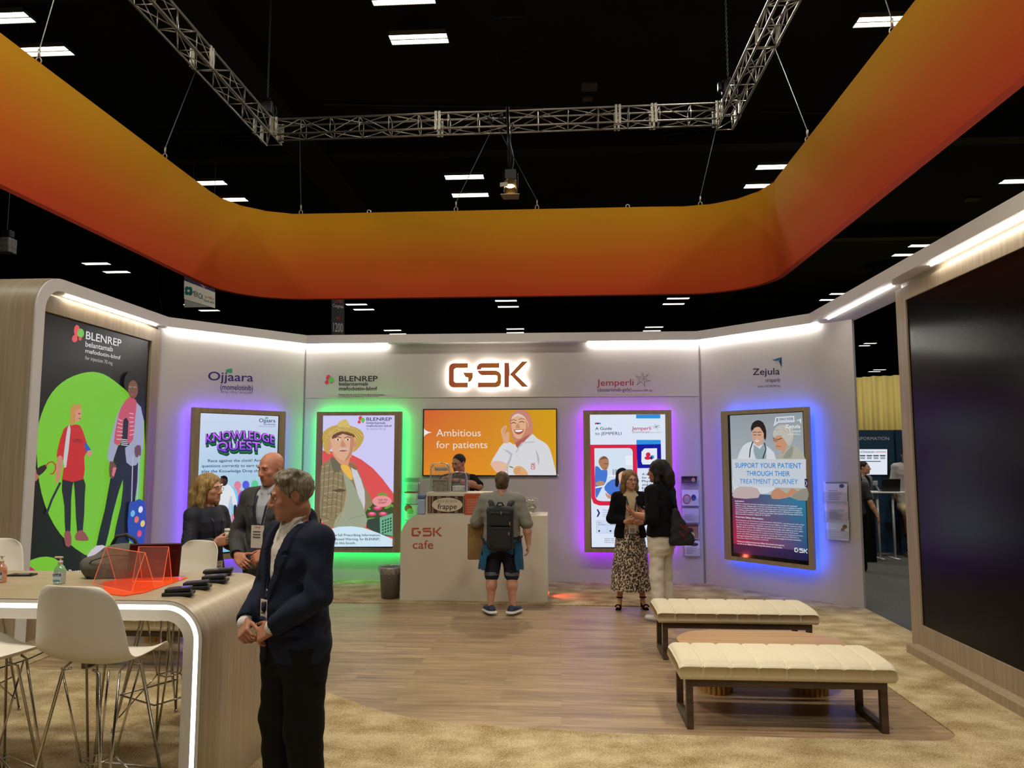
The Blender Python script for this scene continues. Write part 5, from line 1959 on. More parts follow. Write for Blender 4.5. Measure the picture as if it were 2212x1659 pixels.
# ---- halo-lit wordmark on the back wall
gs = thing('illuminated_lettering', 'copper three-letter wordmark with white halo glow on the back wall', 'sign', (-0.9, 10.9, 2.3))
u0, vb = BACK.uv(971, 838)
u1, _ = BACK.uv(1142, 837)
_, vt = BACK.uv(1050, 785.5)
polys, W_ = wordmark()
s_x, s_z = (u1 - u0) / W_, vt - vb
M_copper = bpy.data.materials.new('copper_gradient_face')
M_copper.use_nodes = True
nt = M_copper.node_tree
bb = nt.nodes['Principled BSDF']
tc = nt.nodes.new('ShaderNodeTexCoord')
sp = nt.nodes.new('ShaderNodeSeparateXYZ')
rp = nt.nodes.new('ShaderNodeValToRGB')
rp.color_ramp.elements[0].color = (*lin((206, 104, 66)), 1)
rp.color_ramp.elements[1].color = (*lin((206, 134, 56)), 1)
nt.links.new(tc.outputs['Generated'], sp.inputs[0])
nt.links.new(sp.outputs['X'], rp.inputs[0])
nt.links.new(rp.outputs[0], bb.inputs['Base Color'])
bb.inputs['Roughness'].default_value = 0.4
bb.inputs['Metallic'].default_value = 0.0
M_halo = glow('halo_led', (255, 252, 246), 22)
for nm, idx in (('letter', (0, 1)), ('letter', (2, 3)), ('letter', (4, 5))):
    mb, hb = MB(), MB()
    for i in idx:
        pts = [(u0 + x * s_x, vb + y * s_z) for x, y in polys[i]]
        if sum(pts[k][0] * pts[(k + 1) % len(pts)][1] - pts[(k + 1) % len(pts)][0] * pts[k][1] for k in range(len(pts))) < 0:
            pts.reverse()
        mb.prism(pts, 0.05, 0.075, BACK.M())
        cx = sum(p[0] for p in pts) / len(pts)
        cy = sum(p[1] for p in pts) / len(pts)
        hb.prism([(cx + (x - cx) * 0.94, cy + (y - cy) * 0.94) for x, y in pts], 0.03, 0.047, BACK.M())
    o = mb.obj('letter', M_copper, gs, world=True)
    hb.obj('halo_light', M_halo, o, world=True)
# ------------------------------------------------------------------ communal table, waterfall end
TZ0, TY0, TY1, TXR, TXL, TTH = 1.07, 3.77, 4.68, -1.80, -4.55, 0.10


def waterfall(r, off):
    """outline from right foot over the top to the left foot (x, z)"""
    R = r - off
    xr, xl, zt = TXR - off, TXL + off, TZ0 - off
    return [(xr, 0.012)] + [(xr - R + R * math.cos(math.radians(a)), zt - R + R * math.sin(math.radians(a))) for a in range(0, 91, 6)] + \
        [(xl + R - R * math.sin(math.radians(a)), zt - R + R * math.cos(math.radians(a))) for a in range(0, 91, 6)] + [(xl, 0.012)]


tb = thing('communal_table', 'high pale oak waterfall table with white glowing front edge', 'table', (-3.1, 4.2, 0))
RO = 0.20
o_, i_ = waterfall(RO, 0), waterfall(RO, TTH)
m_ = waterfall(RO, 0.022)
m2_ = waterfall(RO, 0.046)
n = len(o_)
vs, fs, uv = [], [], []
acc = 0
for k in range(n):
    if k:
        acc += math.hypot(o_[k][0] - o_[k - 1][0], o_[k][1] - o_[k - 1][1])
    for y in (TY0, TY1):
        vs.append((o_[k][0], y, o_[k][1]))
        uv.append((acc, y))
for k in range(n - 1):
    fs.append((2 * k, 2 * k + 1, 2 * k + 3, 2 * k + 2))
ob = new_mesh('oak_skin', vs, fs, M_oakuv, tb, smooth=True, uv=uv)


def sweep(A, B, y0, y1):
    vs, fs = [], []
    for (x, z), (x2, z2) in zip(A, B):
        vs += [(x, y0, z), (x2, y0, z2), (x2, y1, z2), (x, y1, z)]
    for k in range(len(A) - 1):
        for q in range(4):
            fs.append((4 * k + q, 4 * k + 4 + q, 4 * k + 4 + (q + 1) % 4, 4 * k + (q + 1) % 4))
    return vs, fs


o2_ = waterfall(RO, 0.003)
vs, fs = sweep(o2_, m_, TY0 + 0.001, TY1)
new_mesh('edge_lip', vs, fs, M_white, tb)
vs, fs = sweep(m2_, i_, TY0 + 0.001, TY1)
new_mesh('edge_band', vs, fs, M_white, tb)
vs, fs = sweep(waterfall(RO, 0.0225), waterfall(RO, 0.0455), TY0 + 0.003, TY0 + 0.012)
new_mesh('led_strip', vs, fs, glow('table_led', (255, 254, 250), 6.0), tb)


# ------------------------------------------------------------------ bar stools
M_shell = mat('white_shell_plastic', (226, 220, 206), 0.42)


def make_stool(label):
    t = thing('bar_stool', label, 'stool', (0, 0, 0), 0, 'white shell bar stools')
    prof = [(-0.235, 0.815), (-0.225, 0.834), (-0.17, 0.842), (-0.08, 0.828), (0.02, 0.822), (0.10, 0.830), (0.155, 0.86), (0.185, 0.91), (0.205, 0.98), (0.222, 1.06), (0.235, 1.13), (0.246, 1.185), (0.252, 1.212)]
    wid = [0.20, 0.215, 0.232, 0.246, 0.255, 0.26, 0.26, 0.256, 0.248, 0.234, 0.218, 0.195, 0.145]
    sp = smooth_poly([(0, 0)] * 0 + prof, 1)
    NU = 16
    vs, fs = [], []
    for k, ((y, z), w_) in enumerate(zip(prof, wid)):
        s_ = min(1.0, max(0.0, (k - 4) / 4.0))
        for j in range(NU + 1):
            u = -1 + 2 * j / NU
            lift = 0.055 * abs(u) ** 2.6 * (1 - s_) * (0.3 if k < 2 else 1.0)
            fwd = -0.06 * abs(u) ** 2.2 * s_ * (1 if k < 11 else 0.8)
            vs.append((u * w_, y + fwd + (0.03 * abs(u) ** 3 if k < 2 else 0), z + lift - (0.012 * abs(u) ** 4 if k > 10 else 0)))
    for k in range(len(prof) - 1):
        for j in range(NU):
            a = k * (NU + 1) + j
            fs.append((a, a + 1, a + NU + 2, a + NU + 1))
    o = new_mesh('seat_shell', vs, fs, M_shell, t, smooth=True, world=False)
    md = o.modifiers.new('thick', 'SOLIDIFY')
    md.thickness = 0.007
    md = o.modifiers.new('sub', 'SUBSURF')
    md.levels = md.render_levels = 1
    for sx in (-1, 1):
        for sy in (-1, 1):
            ft = (sx * 0.235, sy * 0.225, 0.014)
            mb = MB().tube([(sx * 0.06, sy * 0.13, 0.812), (sx * 0.10, sy * 0.135, 0.80), ft], 0.0065, 6).tube([(sx * 0.15, sy * 0.03, 0.812), (sx * 0.155, sy * 0.07, 0.79), ft], 0.0065, 6)
            mb.lathe([(0.012, 0.0), (0.012, 0.02)], (ft[0], ft[1], 0.012), 8)
            mb.obj('leg', M_chrome, t, True)
            q = (sx * 0.05, sy * 0.05, 0.36)
            MB().tube([(sx * 0.13, sy * 0.11, 0.805), q], 0.005, 6).tube([q, (sx * 0.213, sy * 0.203, 0.10)], 0.005, 6).obj('brace', M_chrome, t, True)
    MB().tube([(0.05, 0.05, 0.36), (-0.05, 0.05, 0.36), (-0.05, -0.05, 0.36), (0.05, -0.05, 0.36)], 0.005, 6, closed=True).obj('brace_ring', M_chrome, t, True)
    x, y, z = 0.19, 0.185, 0.25
    MB().tube([(-x, y, z), (-x, -y - 0.03, z), (x, -y - 0.03, z), (x, y, z)], 0.006, 6).obj('footrest', M_chrome, t, True)
    return t


st = make_stool('white shell bar stool in front of the table with its back to the viewer')
st.location = (-2.21, 3.60, 0)
st.rotation_euler.z = PI - 0.16
for x, y, rz, lb in ((-2.80, 3.60, PI - 0.5, 'white shell bar stool at the lower left corner, only seat and legs in view'),
                     (-4.02, 5.0, 0.15, 'white shell bar stool behind the table at the left picture edge'),
                     (-2.60, 4.98, -0.5, 'white shell bar stool behind the table beside the blonde woman')):
    s2 = copy_tree(st)
    s2.location = (x, y, 0)
    s2.rotation_euler.z = rz
    s2['label'] = lb

# ------------------------------------------------------------------ benches and coffee tables
M_cream = mat('cream_boucle', (228, 217, 188), 0.95, vary=0.06, vscale=120, bump=0.5, bscale=260, spec=0.1)
M_frame = wood('dark_stained_wood', (52, 38, 26), (70, 52, 36), (88, 66, 46), (2, 24, 24), 0.45)


def make_bench(label, L=1.30, D=0.46):
    t = thing('bench', label, 'bench', (0, 0, 0), 0, 'cream channel-tufted benches')
    hx_, hy_ = (L + 0.10) / 2, (D + 0.08) / 2

    z0, z1 = 0.325, 0.445
    NX, NY = 160, 24
    vs, fs = [], []
    chan = L / 7.2

    def top(x, y):
        ex = min(1, (hx_ - abs(x)) / 0.05)
        ey = min(1, (hy_ - abs(y)) / 0.06)
        e = math.sqrt(max(0, 1 - (1 - ex) ** 2)) * 0.5 + 0.5
        f = math.sqrt(max(0, 1 - (1 - ey) ** 2)) * 0.5 + 0.5
        ph = (x / chan) % 1.0
        g = abs(2 * ph - 1)
        tuft = 0.020 * (1 - g ** 12)
        return z0 + 0.045 + (z1 - z0 - 0.045 - 0.016 + tuft + 0.012 * (1 - (y / hy_) ** 2)) * e * f

    for i in range(NX + 1):
        x = -hx_ + 2 * hx_ * i / NX
        for j in range(NY + 1):
            y = -hy_ + 2 * hy_ * j / NY
            ph = (x / chan) % 1.0
            g = abs(2 * ph - 1)
            edge = 1.0 if j in (0, NY) else 0.0
            vs.append((x, y * (1 - 0.012 * edge * g ** 8 / 1.0), top(x * 0.9995, y * 0.999)))
    for i in range(NX):
        for j in range(NY):
            a = i * (NY + 1) + j
            fs.append((a, a + NY + 1, a + NY + 2, a + 1))
    # skirt down to the frame
    rim = [i * (NY + 1) for i in range(NX + 1)] + [NX * (NY + 1) + j for j in range(1, NY + 1)] + [i * (NY + 1) + NY for i in range(NX - 1, -1, -1)] + [j for j in range(NY - 1, 0, -1)]
    b = len(vs)
    for k in rim:
        x, y, z = vs[k]
        vs.append((x * 1.004, y * 1.01, z0 + 0.03))
    for k in rim:
        x, y, z = vs[k]
        vs.append((x * 0.985, y * 0.96, z0 + 0.004))
    m = len(rim)
    for k in range(m):
        k2 = (k + 1) % m
        fs.append((rim[k], b + k, b + k2, rim[k2])[::-1])
        fs.append((b + k, b + m + k, b + m + k2, b + k2)[::-1])
    fs.append(tuple(b + m + k for k in range(m)))
    o = new_mesh('cushion', vs, fs, M_cream, t, smooth=True, world=False)
    mb = MB()
    w_ = 0.045
    mb.rbox((-L / 2, -D / 2, 0.275), (L / 2, -D / 2 + 0.03, 0.328), 0.003).rbox((-L / 2, D / 2 - 0.03, 0.275), (L / 2, D / 2, 0.328), 0.003)
    mb.box((-L / 2, -D / 2 + 0.02, 0.31), (L / 2, D / 2 - 0.02, 0.328))
    mb.obj('apron', M_frame, t)
    for sx in (-1, 1):
        x0, x1 = (-L / 2, -L / 2 + w_) if sx < 0 else (L / 2 - w_, L / 2)
        for sy in (-1, 1):
            y0, y1 = (-D / 2, -D / 2 + w_) if sy < 0 else (D / 2 - w_, D / 2)
            MB().rbox((x0 - 0.001 * sx, y0, 0.0), (x1 - 0.001 * sx, y1, 0.325), 0.003).obj('leg', M_frame, t)
        MB().rbox((x0, -D / 2 + w_, 0.0), (x1, D / 2 - w_, w_), 0.003).obj('runner', M_frame, t)
    return t


bn = make_bench('cream tufted bench with dark wooden legs nearest the viewer')
bn.location = (1.475, 5.44, 0.002)
b2 = copy_tree(bn)
b2.location = (1.55, 7.14, 0.002)
b2['label'] = 'cream tufted bench behind the oval coffee table, near the leopard skirt'
b3 = copy_tree(bn)
b3.location = (-3.42, 6.55, 0.002)
b3['label'] = 'bench whose dark legs show beneath the white-edged table'

M_walnut = wood('honey_oak_top', (170, 128, 76), (186, 146, 90), (200, 162, 106), (1.2, 26, 26), 0.4)
M_flute = mat('fluted_oak', (178, 134, 72), 0.5, vary=0.1, vscale=14)


def make_coffee(label):
    t = thing('coffee_table', label, 'coffee table', (0, 0, 0), 0, 'oval fluted coffee tables')
    R, hl = 0.36, 0.28
    pts = arc(hl, 0, R, -90, 90, 20) + arc(-hl, 0, R, 90, 270, 20)
    bm = MB().prism(pts, 0.325, 0.36)
    o = bm.obj('tabletop', M_walnut, t)
    md = o.modifiers.new('b', 'BEVEL')
    md.width = 0.004
    md.segments = 2
    for sx in (-1, 1):
        cx = sx * 0.36
        pr = []
        nfl = 22
        for i in range(nfl * 6):
            a = 2 * PI * i / (nfl * 6)
            r = 0.125 + 0.010 * abs(math.sin(a * nfl / 2))
            pr.append((cx + r * math.cos(a), r * 1.55 * math.sin(a)))
        MB().prism(pr, 0.0, 0.325).obj('pedestal', M_flute, t)
    return t


ct = make_coffee('oval honey oak coffee table with fluted pedestals between two cream benches')
ct.location = (1.55, 6.14, 0.002)
c2 = copy_tree(ct)
c2.location = (-3.62, 7.45, 0.002)
c2['label'] = 'fluted coffee table pedestal glimpsed beneath the white-edged table'

# ------------------------------------------------------------------ cafe counter
CZ = 1.06
cq = Plane((0, 9.46, 0), (1, 0, 0))
x0 = at_z(865, 1297).x
x1 = at_z(1183, 1300).x
M_counter = mat('cream_white_counter', (222, 212, 192), 0.5)
ca = thing('cafe_counter', 'white counter with rounded corner in front of the back wall', 'counter', ((x0 + x1) / 2, 9.8, 0.0))
pts = [(x0, 0.012), (x1, 0.012), (x1, CZ)] + arc(x0 + 0.27, CZ - 0.27, 0.27, 90, 180, 10)
vs = [(x, 9.46, z) for x, z in pts] + [(x, 10.12, z) for x, z in pts]
n = len(pts)
new_mesh('body', vs, [tuple(range(n)), tuple(range(2 * n - 1, n - 1, -1))] + [(i, n + i, n + (i + 1) % n, (i + 1) % n) for i in range(n)], M_counter, ca)
A = Art(cq, base=0.002, step=0.0003).crop(840, 680, 2.44)
wordmark_art(A, 120, 1168, 281, 1122, (190, 84, 62), (196, 104, 70))
A.text('cafe', 126, 1233, (234, 1233), (126, 1189), (186, 82, 64), 0.0)
A.obj('lettering', M_print, ca)
rr = thing('dispenser_riser', 'white box riser with brown striped frappe sign on the counter', 'riser', (-1.5, 9.7, CZ))
rx0, rx1 = cq.uv(918, 1090)[0], cq.uv(1058, 1090)[0]
rz1 = at_y(990, 1064, 9.55).z
MB().rbox((rx0, 9.54, CZ + 0.001), (rx1, 9.98, rz1), 0.005).obj('body', M_counter, rr, world=True)
fq = Plane((0, 9.54, 0), (1, 0, 0))
A = Art(fq, base=0.003, step=0.0004).crop(840, 680, 2.44)
A.rect(204, 955, 398, 1046, (74, 52, 40))
for k, x in enumerate((206, 224, 262, 310, 352)):
    A.rect(x + 2, 957, x + (12 if k else 6), 1044, (150, 116, 88))
for x in (216, 258, 305, 350, 392):
    A.rect(x, 957, x + 2.2, 1044, (232, 222, 208))
A.ell(308, 1001, 84, 39, (66, 46, 36), 40)
A.ell(308, 1001, 81, 37, (222, 208, 180), 40)
A.text('dulce de leche', 252, 990, (362, 988), (252, 972), (140, 126, 104), -0.005, 0.25)
A.text('frappe', 258, 1024, (358, 1024), (258, 996), (44, 36, 30), 0.005, 0.1)
A.obj('sign', M_print, rr)

M_orangecard = mat('burnt_orange_card', (190, 84, 50), 0.5)
for i, (xa, xb, ya, yb, lb) in enumerate(((1003, 1043, 1067, 1113, 'burnt orange notice card leaning on the counter right of the frappe sign'),
                                          (1044, 1078, 1067, 1113, 'burnt orange notice card partly hidden behind the backpack wearer'))):
    Y = 9.50 + 0.0
    q = Plane((0, Y, 0), (1, 0, 0))
    a, b_ = q.uv(xa, yb), q.uv(xb, ya)
    t = thing('notice_card', lb, 'sign', (a[0], Y, CZ), 0, 'orange notice cards')
    MB().box((a[0], Y, CZ + 0.001), (b_[0], Y + 0.006, b_[1])).box((a[0], Y + 0.006, CZ + 0.001), (b_[0], Y + 0.03, CZ + 0.006)).obj('card', M_orangecard, t, world=True)
    A = Art(q, base=0.001, step=0.0003)
    A.text('GSK', xb - 14, ya + 7, xb - 4, ya + 4, (226, 160, 120), 0.04)
    rs = random.Random(i)
    for k in range(9):
        y = ya + 11 + k * 3.6
        A.rect(xa + 5, y, xb - 6 - rs.random() * 6, y + 1.1, (228, 176, 146))
    A.obj('lettering', M_print, t)

# drink dispensers
M_acr = clear('clear_tank_acrylic', (0.95, 0.96, 0.95), 0.86, 0.03)
M_ice = mat('ice_drink', (190, 188, 184), 0.25, vary=0.5, vscale=60)
M_lid = mat('brushed_lid', (206, 200, 190), 0.3, 0.5)


def dispenser(xa, xb, ytop, label, dome):
    Y = 9.62
    a = at_y(xa, 1062, Y).x
    b_ = at_y(xb, 1062, Y).x
    zt = at_y(xa, ytop, Y).z
    t = thing('drink_dispenser', label, 'dispenser', ((a + b_) / 2, Y + 0.1, rz1))
    y0, y1 = Y, Y + 0.22
    mb = MB()
    z0_ = rz1 + 0.002
    if dome:
        prof = [(a + 0.012, z0_), (b_ - 0.012, z0_)] + arc(b_ - 0.06, zt - 0.08, 0.05, 0, 90, 6) + arc(a + 0.06, zt - 0.08, 0.05, 90, 180, 6)
    else:
        prof = [(a, z0_), (b_, z0_)] + arc(b_ - 0.03, zt - 0.03, 0.03, 0, 90, 5) + arc(a + 0.03, zt - 0.03, 0.03, 90, 180, 5)
    n = len(prof)
    mb.add([(x, y0, z) for x, z in prof] + [(x, y1, z) for x, z in prof], [tuple(range(n)), tuple(range(2 * n - 1, n - 1, -1))] + [(i, n + i, n + (i + 1) % n, (i + 1) % n) for i in range(n)])
    mb.obj('tank', M_acr, t, world=True)
    zi = z0_ + (0.42 if dome else 0.30) * (zt - z0_)
    MB().rbox((a + 0.025, y0 + 0.02, z0_ + 0.01), (b_ - 0.025, y1 - 0.02, zi), 0.01).obj('iced_drink', M_ice if not dome else mat('pale_drink', (150, 140, 122), 0.3, vary=0.4, vscale=40), t, world=True)
    fr_ = MB()
    for x in (a + 0.008, b_ - 0.008):
        fr_.tube([(x, y0 - 0.01, z0_ + 0.006), (x, y0 - 0.01, zt - 0.07), ((a + b_) / 2 + (x - (a + b_) / 2) * 0.8, y0 - 0.01, zt - 0.015), ((a + b_) / 2, y0 - 0.01, zt)], 0.008, 6)
    fr_.obj('handle' if dome else 'rim', M_lid, t, True, world=True)
    if dome:
        MB().rbox((a + 0.05, y0 + 0.02, zt - 0.10), (b_ - 0.05, y1 - 0.02, zt - 0.055), 0.012).obj('lid', M_lid, t, world=True)
        for x in (a + 0.02, b_ - 0.02):
            MB().tube([(x + 0.02 * math.cos(q), y0, zt - 0.03 + 0.02 * math.sin(q)) for q in np.linspace(0, 2 * PI, 10, endpoint=False)], 0.005, 5, closed=True).obj('clasp', M_lid, t, True, world=True)
        MB().box((a + 0.02, y0 + 0.005, zi - 0.0), (b_ - 0.02, y0 + 0.012, zi + 0.008)).obj('shelf_rim', M_lid, t, world=True)
    else:
        MB().rbox((b_ - 0.035, y0 - 0.012, z0_ + 0.01), (b_ - 0.008, y0 - 0.002, zt - 0.03), 0.004).obj('side_panel', mat('violet_tint_plastic', (120, 112, 168), 0.3), t, world=True)
    return t


dispenser(929, 972, 1000, 'clear domed drink dispenser on the riser, left of the two', True)
dispenser(972, 1010, 1019, 'clear square drink dispenser with bubbles on the riser, right of the two', False)
# jar of wrapped sweets
jx = at_y(1146, 1110, 9.66).x
jr = thing('glass_jar', 'round clear jar of silver wrapped sweets on counter right end', 'jar', (jx, 9.68, CZ))
pr = [(0.085, 0.004), (0.12, 0.03), (0.14, 0.10), (0.135, 0.16), (0.11, 0.2), (0.10, 0.215)]
MB().lathe(pr, (jx, 9.66, CZ), 24).obj('glass', M_acr, jr, True, world=True)
rs = random.Random(8)
M_foil = mat('silver_wrapper', (186, 178, 150), 0.35, 0.5, vary=0.4, vscale=30)
mb = MB()
for k in range(60):
    while True:
        p = Vector((rs.uniform(-.11, .11), rs.uniform(-.11, .11), rs.uniform(0.03, 0.18)))
        if math.hypot(p.x, p.y) < 0.105 - abs(p.z - 0.1) * 0.35:
            break
    M = Matrix.Translation(Vector((jx, 9.66, CZ)) + p) @ Matrix.Rotation(rs.random() * 6, 4, 'Z') @ Matrix.Rotation(rs.random() * 3, 4, 'X')
    mb.rbox((-0.022, -0.008, -0.008), (0.022, 0.008, 0.008), 0.004, 1, M)
o = mb.obj('wrapped_sweets', M_foil, jr, world=True)
o['kind'] = 'stuff'
# blue-lidded bottle
bx = at_y(911, 1112, 9.56).x
bt_ = thing('water_jug', 'frosted plastic jug with blue lid at the left end of counter', 'jug', (bx, 9.56, CZ))
MB().rbox((bx - 0.05, 9.52, CZ + 0.002), (bx + 0.045, 9.61, CZ + 0.20), 0.02, 4).obj('body', mat('frosted_blue_plastic', (168, 186, 206), 0.3), bt_, True, world=True)
MB().rbox((bx - 0.052, 9.515, CZ + 0.20), (bx + 0.047, 9.615, CZ + 0.25), 0.012, 3).obj('lid', mat('steel_blue_lid', (88, 116, 168), 0.4), bt_, True, world=True)
# cups tube beside it
ux = at_y(903, 1066, 9.75).x
tag(MB().tube([(ux, 9.75, CZ + 0.002), (ux, 9.75, CZ + 0.46)], 0.03, 12).obj('cup_tube', M_clear, None, True), 'tall clear tube standing behind the blue-lidded jug', 'cup tube')
# waste bin with liner
bx, by = at_z(842, 1294).x, 9.60
wb = thing('waste_bin', 'grey see-through waste bin with plastic liner left of the counter', 'bin', (bx, by, 0.012))
M_bin = mat('smoky_grey_plastic', (128, 125, 118), 0.35, alpha=0.75)
prof = [(0.112, 0.0), (0.14, 0.36), (0.145, 0.38), (0.138, 0.38), (0.108, 0.01)]
MB().lathe(prof, (bx, by, 0.014), 28).obj('body', M_bin, wb, True, world=True)
vs, fs = [], []
for i, (r, z) in enumerate(((0.136, 0.30), (0.142, 0.385), (0.15, 0.395), (0.154, 0.37), (0.15, 0.33))):
    for k in range(40):
        a = 2 * PI * k / 40
        q = r + 0.004 * math.sin(k * 2.3 + i)
        vs.append((bx + q * math.cos(a), by + q * math.sin(a), 0.014 + z + (0.02 * math.sin(k * 1.7) if i == 4 else 0)))
for i in range(4):
    for k in range(40):
        fs.append((i * 40 + k, i * 40 + (k + 1) % 40, i * 40 + 40 + (k + 1) % 40, i * 40 + 40 + k))
new_mesh('bin_liner', vs, fs, clear('bin_liner_film', (0.9, 0.9, 0.88), 0.6, 0.2), wb, smooth=True)
# red floor light at the counter's right side
rl = MB().box((x1 + 0.002, 9.86, 0.03), (x1 + 0.012, 9.9, 0.055))
t = thing('led_node', 'small red light low on the right side of the counter', 'light', (x1, 9.88, 0.03))
rl.obj('lens', glow('red_led', (255, 60, 40), 5), t, world=True)
lamp('red_led_lamp', 'SPOT', (x1 + 0.03, 9.88, 0.16), 7.0, (1, 0.12, 0.07), 0.02, (x1 + 0.3, 9.84, 0), spot=110, blend=0.8, parent=t)


# ------------------------------------------------------------------ brochure racks
def rack(name, label, plane, rows, depth=0.05):
    """rows: list of (xl, xr, ytop, ybot, painter)"""
    us = [plane.uv(r[0], r[2]) for r in rows] + [plane.uv(r[1], r[3]) for r in rows]
    t = thing(name, label, 'brochure rack', plane.P(sum(u for u, v in us) / len(us), min(v for u, v in us)))
    u0, u1 = min(u for u, v in us) - 0.012, max(u for u, v in us) + 0.02
    v0, v1 = min(v for u, v in us) - 0.02, max(v for u, v in us) + 0.01
    pbox(MB(), plane, u0, v0, u1, v1, 0.002, 0.006).obj('back_plate', M_clear, t, world=True)
    for xl, xr, yt, yb, fn in rows:
        a, b_ = plane.uv(xl, yb), plane.uv(xr, yt)
        mb = MB()
        hh = (b_[1] - a[1]) * 0.5
        pbox(mb, plane, a[0] - 0.006, a[1] - 0.006, b_[0] + 0.006, a[1] + hh, depth + 0.002, depth + 0.005)
        pbox(mb, plane, a[0] - 0.006, a[1] - 0.006, b_[0] + 0.006, a[1] - 0.003, 0.006, depth + 0.005)
        pbox(mb, plane, a[0] - 0.006, a[1] - 0.006, a[0] - 0.003, a[1] + hh, 0.006, depth + 0.005)
        pbox(mb, plane, b_[0] + 0.003, a[1] - 0.006, b_[0] + 0.006, a[1] + hh, 0.006, depth + 0.005)
        mb.obj('pocket', M_clear, t, world=True)
        # the brochures standing in the pocket: one stack with a printed cover
        q = Plane(plane.o, plane.u)
        pl2 = Plane(plane.o + plane.n * (depth - 0.012), plane.u)
        M = plane.M()
        s_ = MB()
        s_.box((a[0], a[1], depth - 0.034), (b_[0], b_[1], depth - 0.012), M)
        br_ = s_.obj('brochure', mat('paper_white', (232, 232, 230), 0.6), None)
        br_['label'] = fn[1]
        br_['category'] = 'brochure'
        br_['group'] = 'brochures in wall racks'
        A = Art(pl2, base=0.0006, step=0.0003)
        fn[0](A, xl, yt, xr, yb)
        A.obj('cover', M_print, br_)
    return t


def bro(bg, band=None, pic=None, lines=(150, 150, 156), rows=6, seed=0):
    def f(A, xl, yt, xr, yb):
        W, H = xr - xl, yb - yt
        A.rect(xl, yt, xr, yb, bg)
        if band:
            A.rect(xl, yt, xr, yt + H * band[1], band[0])
        rs = random.Random(seed)
        for k in range(rows):
            y = yt + H * (0.42 + 0.5 * k / rows)
            A.rect(xl + W * 0.12, y, xl + W * (0.5 + 0.35 * rs.random()), y + H * 0.03, lines)
        if pic:
            for (cx, cy, rx, ry, c_) in pic:
                A.ell(xl + W * cx, yt + H * cy, W * rx, H * ry, c_, 16)
    return f


rack('brochure_rack', 'clear rack of three brochures on the right angled wall', ZEJ, [
    (1784, 1830, 1041, 1085, (bro((222, 222, 224), ((120, 130, 150), 0.08), [(0.75, 0.2, 0.12, 0.1, (80, 90, 130))], seed=1), 'white brochure in the top pocket of the right angled wall rack')),
    (1786, 1832, 1083, 1126, (bro((206, 200, 192), None, None, (150, 146, 144), 9, seed=2), 'beige text brochure in middle pocket of the right angled wall rack')),
    (1790, 1834, 1124, 1164, (bro((206, 216, 196), None, [(0.8, 0.35, 0.12, 0.12, (120, 90, 60)), (0.7, 0.5, 0.1, 0.1, (150, 110, 80))], (236, 236, 230), 4, seed=3), 'pale green brochure in bottom pocket of the right angled wall rack'))], 0.05)
rack('brochure_rack', 'clear rack of five brochures right of the magenta-lit display', BACK, [
    (1472, 1506, 1029, 1044, (bro((60, 34, 40), ((40, 26, 34), 0.3), [(0.75, 0.5, 0.12, 0.3, (196, 150, 130))], (150, 110, 110), 2, seed=4), 'dark maroon leaflet in topmost pocket behind the tote bag carrier')),
    (1473, 1508, 1058, 1092, (bro((222, 226, 236), None, [(0.3, 0.6, 0.25, 0.32, (206, 50, 76)), (0.3, 0.6, 0.18, 0.25, (170, 180, 190)), (0.72, 0.5, 0.16, 0.2, (50, 60, 140))], (190, 190, 200), 2, seed=5), 'white leaflet with red and blue picture, second pocket of the five')),
    (1474, 1508, 1098, 1128, (bro((196, 198, 206), None, None, (150, 152, 164), 8, seed=6), 'grey text leaflet, third pocket of the rack of five')),
    (1481, 1509, 1133, 1163, (bro((150, 110, 78), ((90, 60, 50), 0.15), [(0.4, 0.45, 0.2, 0.22, (60, 40, 36)), (0.4, 0.75, 0.3, 0.2, (220, 190, 90))], (60, 40, 50), 1, seed=7), 'brown leaflet with portrait, fourth pocket of the rack of five')),
    (1479, 1510, 1168, 1200, (bro((212, 212, 218), None, [(0.65, 0.25, 0.3, 0.12, (60, 64, 80))], (120, 124, 136), 6, seed=8), 'pale newspaper-like leaflet in the bottom pocket of the rack of five'))], 0.05)
rack('brochure_rack', 'clear rack of three green-lit brochures left of the counter', BACK, [
    (872, 903, 1033, 1061, (bro((170, 190, 172), ((120, 140, 124), 0.3), None, (140, 150, 144), 4, seed=9), 'greenish leaflet in the top pocket left of the counter')),
    (873, 903, 1063, 1088, (bro((206, 200, 196), ((196, 60, 60), 0.1), None, (170, 150, 150), 5, seed=10), 'white leaflet with red band in middle pocket left of the counter')),
    (873, 902, 1090, 1122, (bro((206, 206, 190), None, [(0.3, 0.25, 0.3, 0.25, (190, 60, 56)), (0.45, 0.45, 0.25, 0.2, (120, 160, 80))], (150, 160, 140), 3, seed=11), 'leaflet with red and green circles in lowest pocket left of counter'))], 0.05)

# ------------------------------------------------------------------ things on the communal table
TT = TZ0 + 0.001


def on_table(px, py):
    return at_z(px, py, TT)


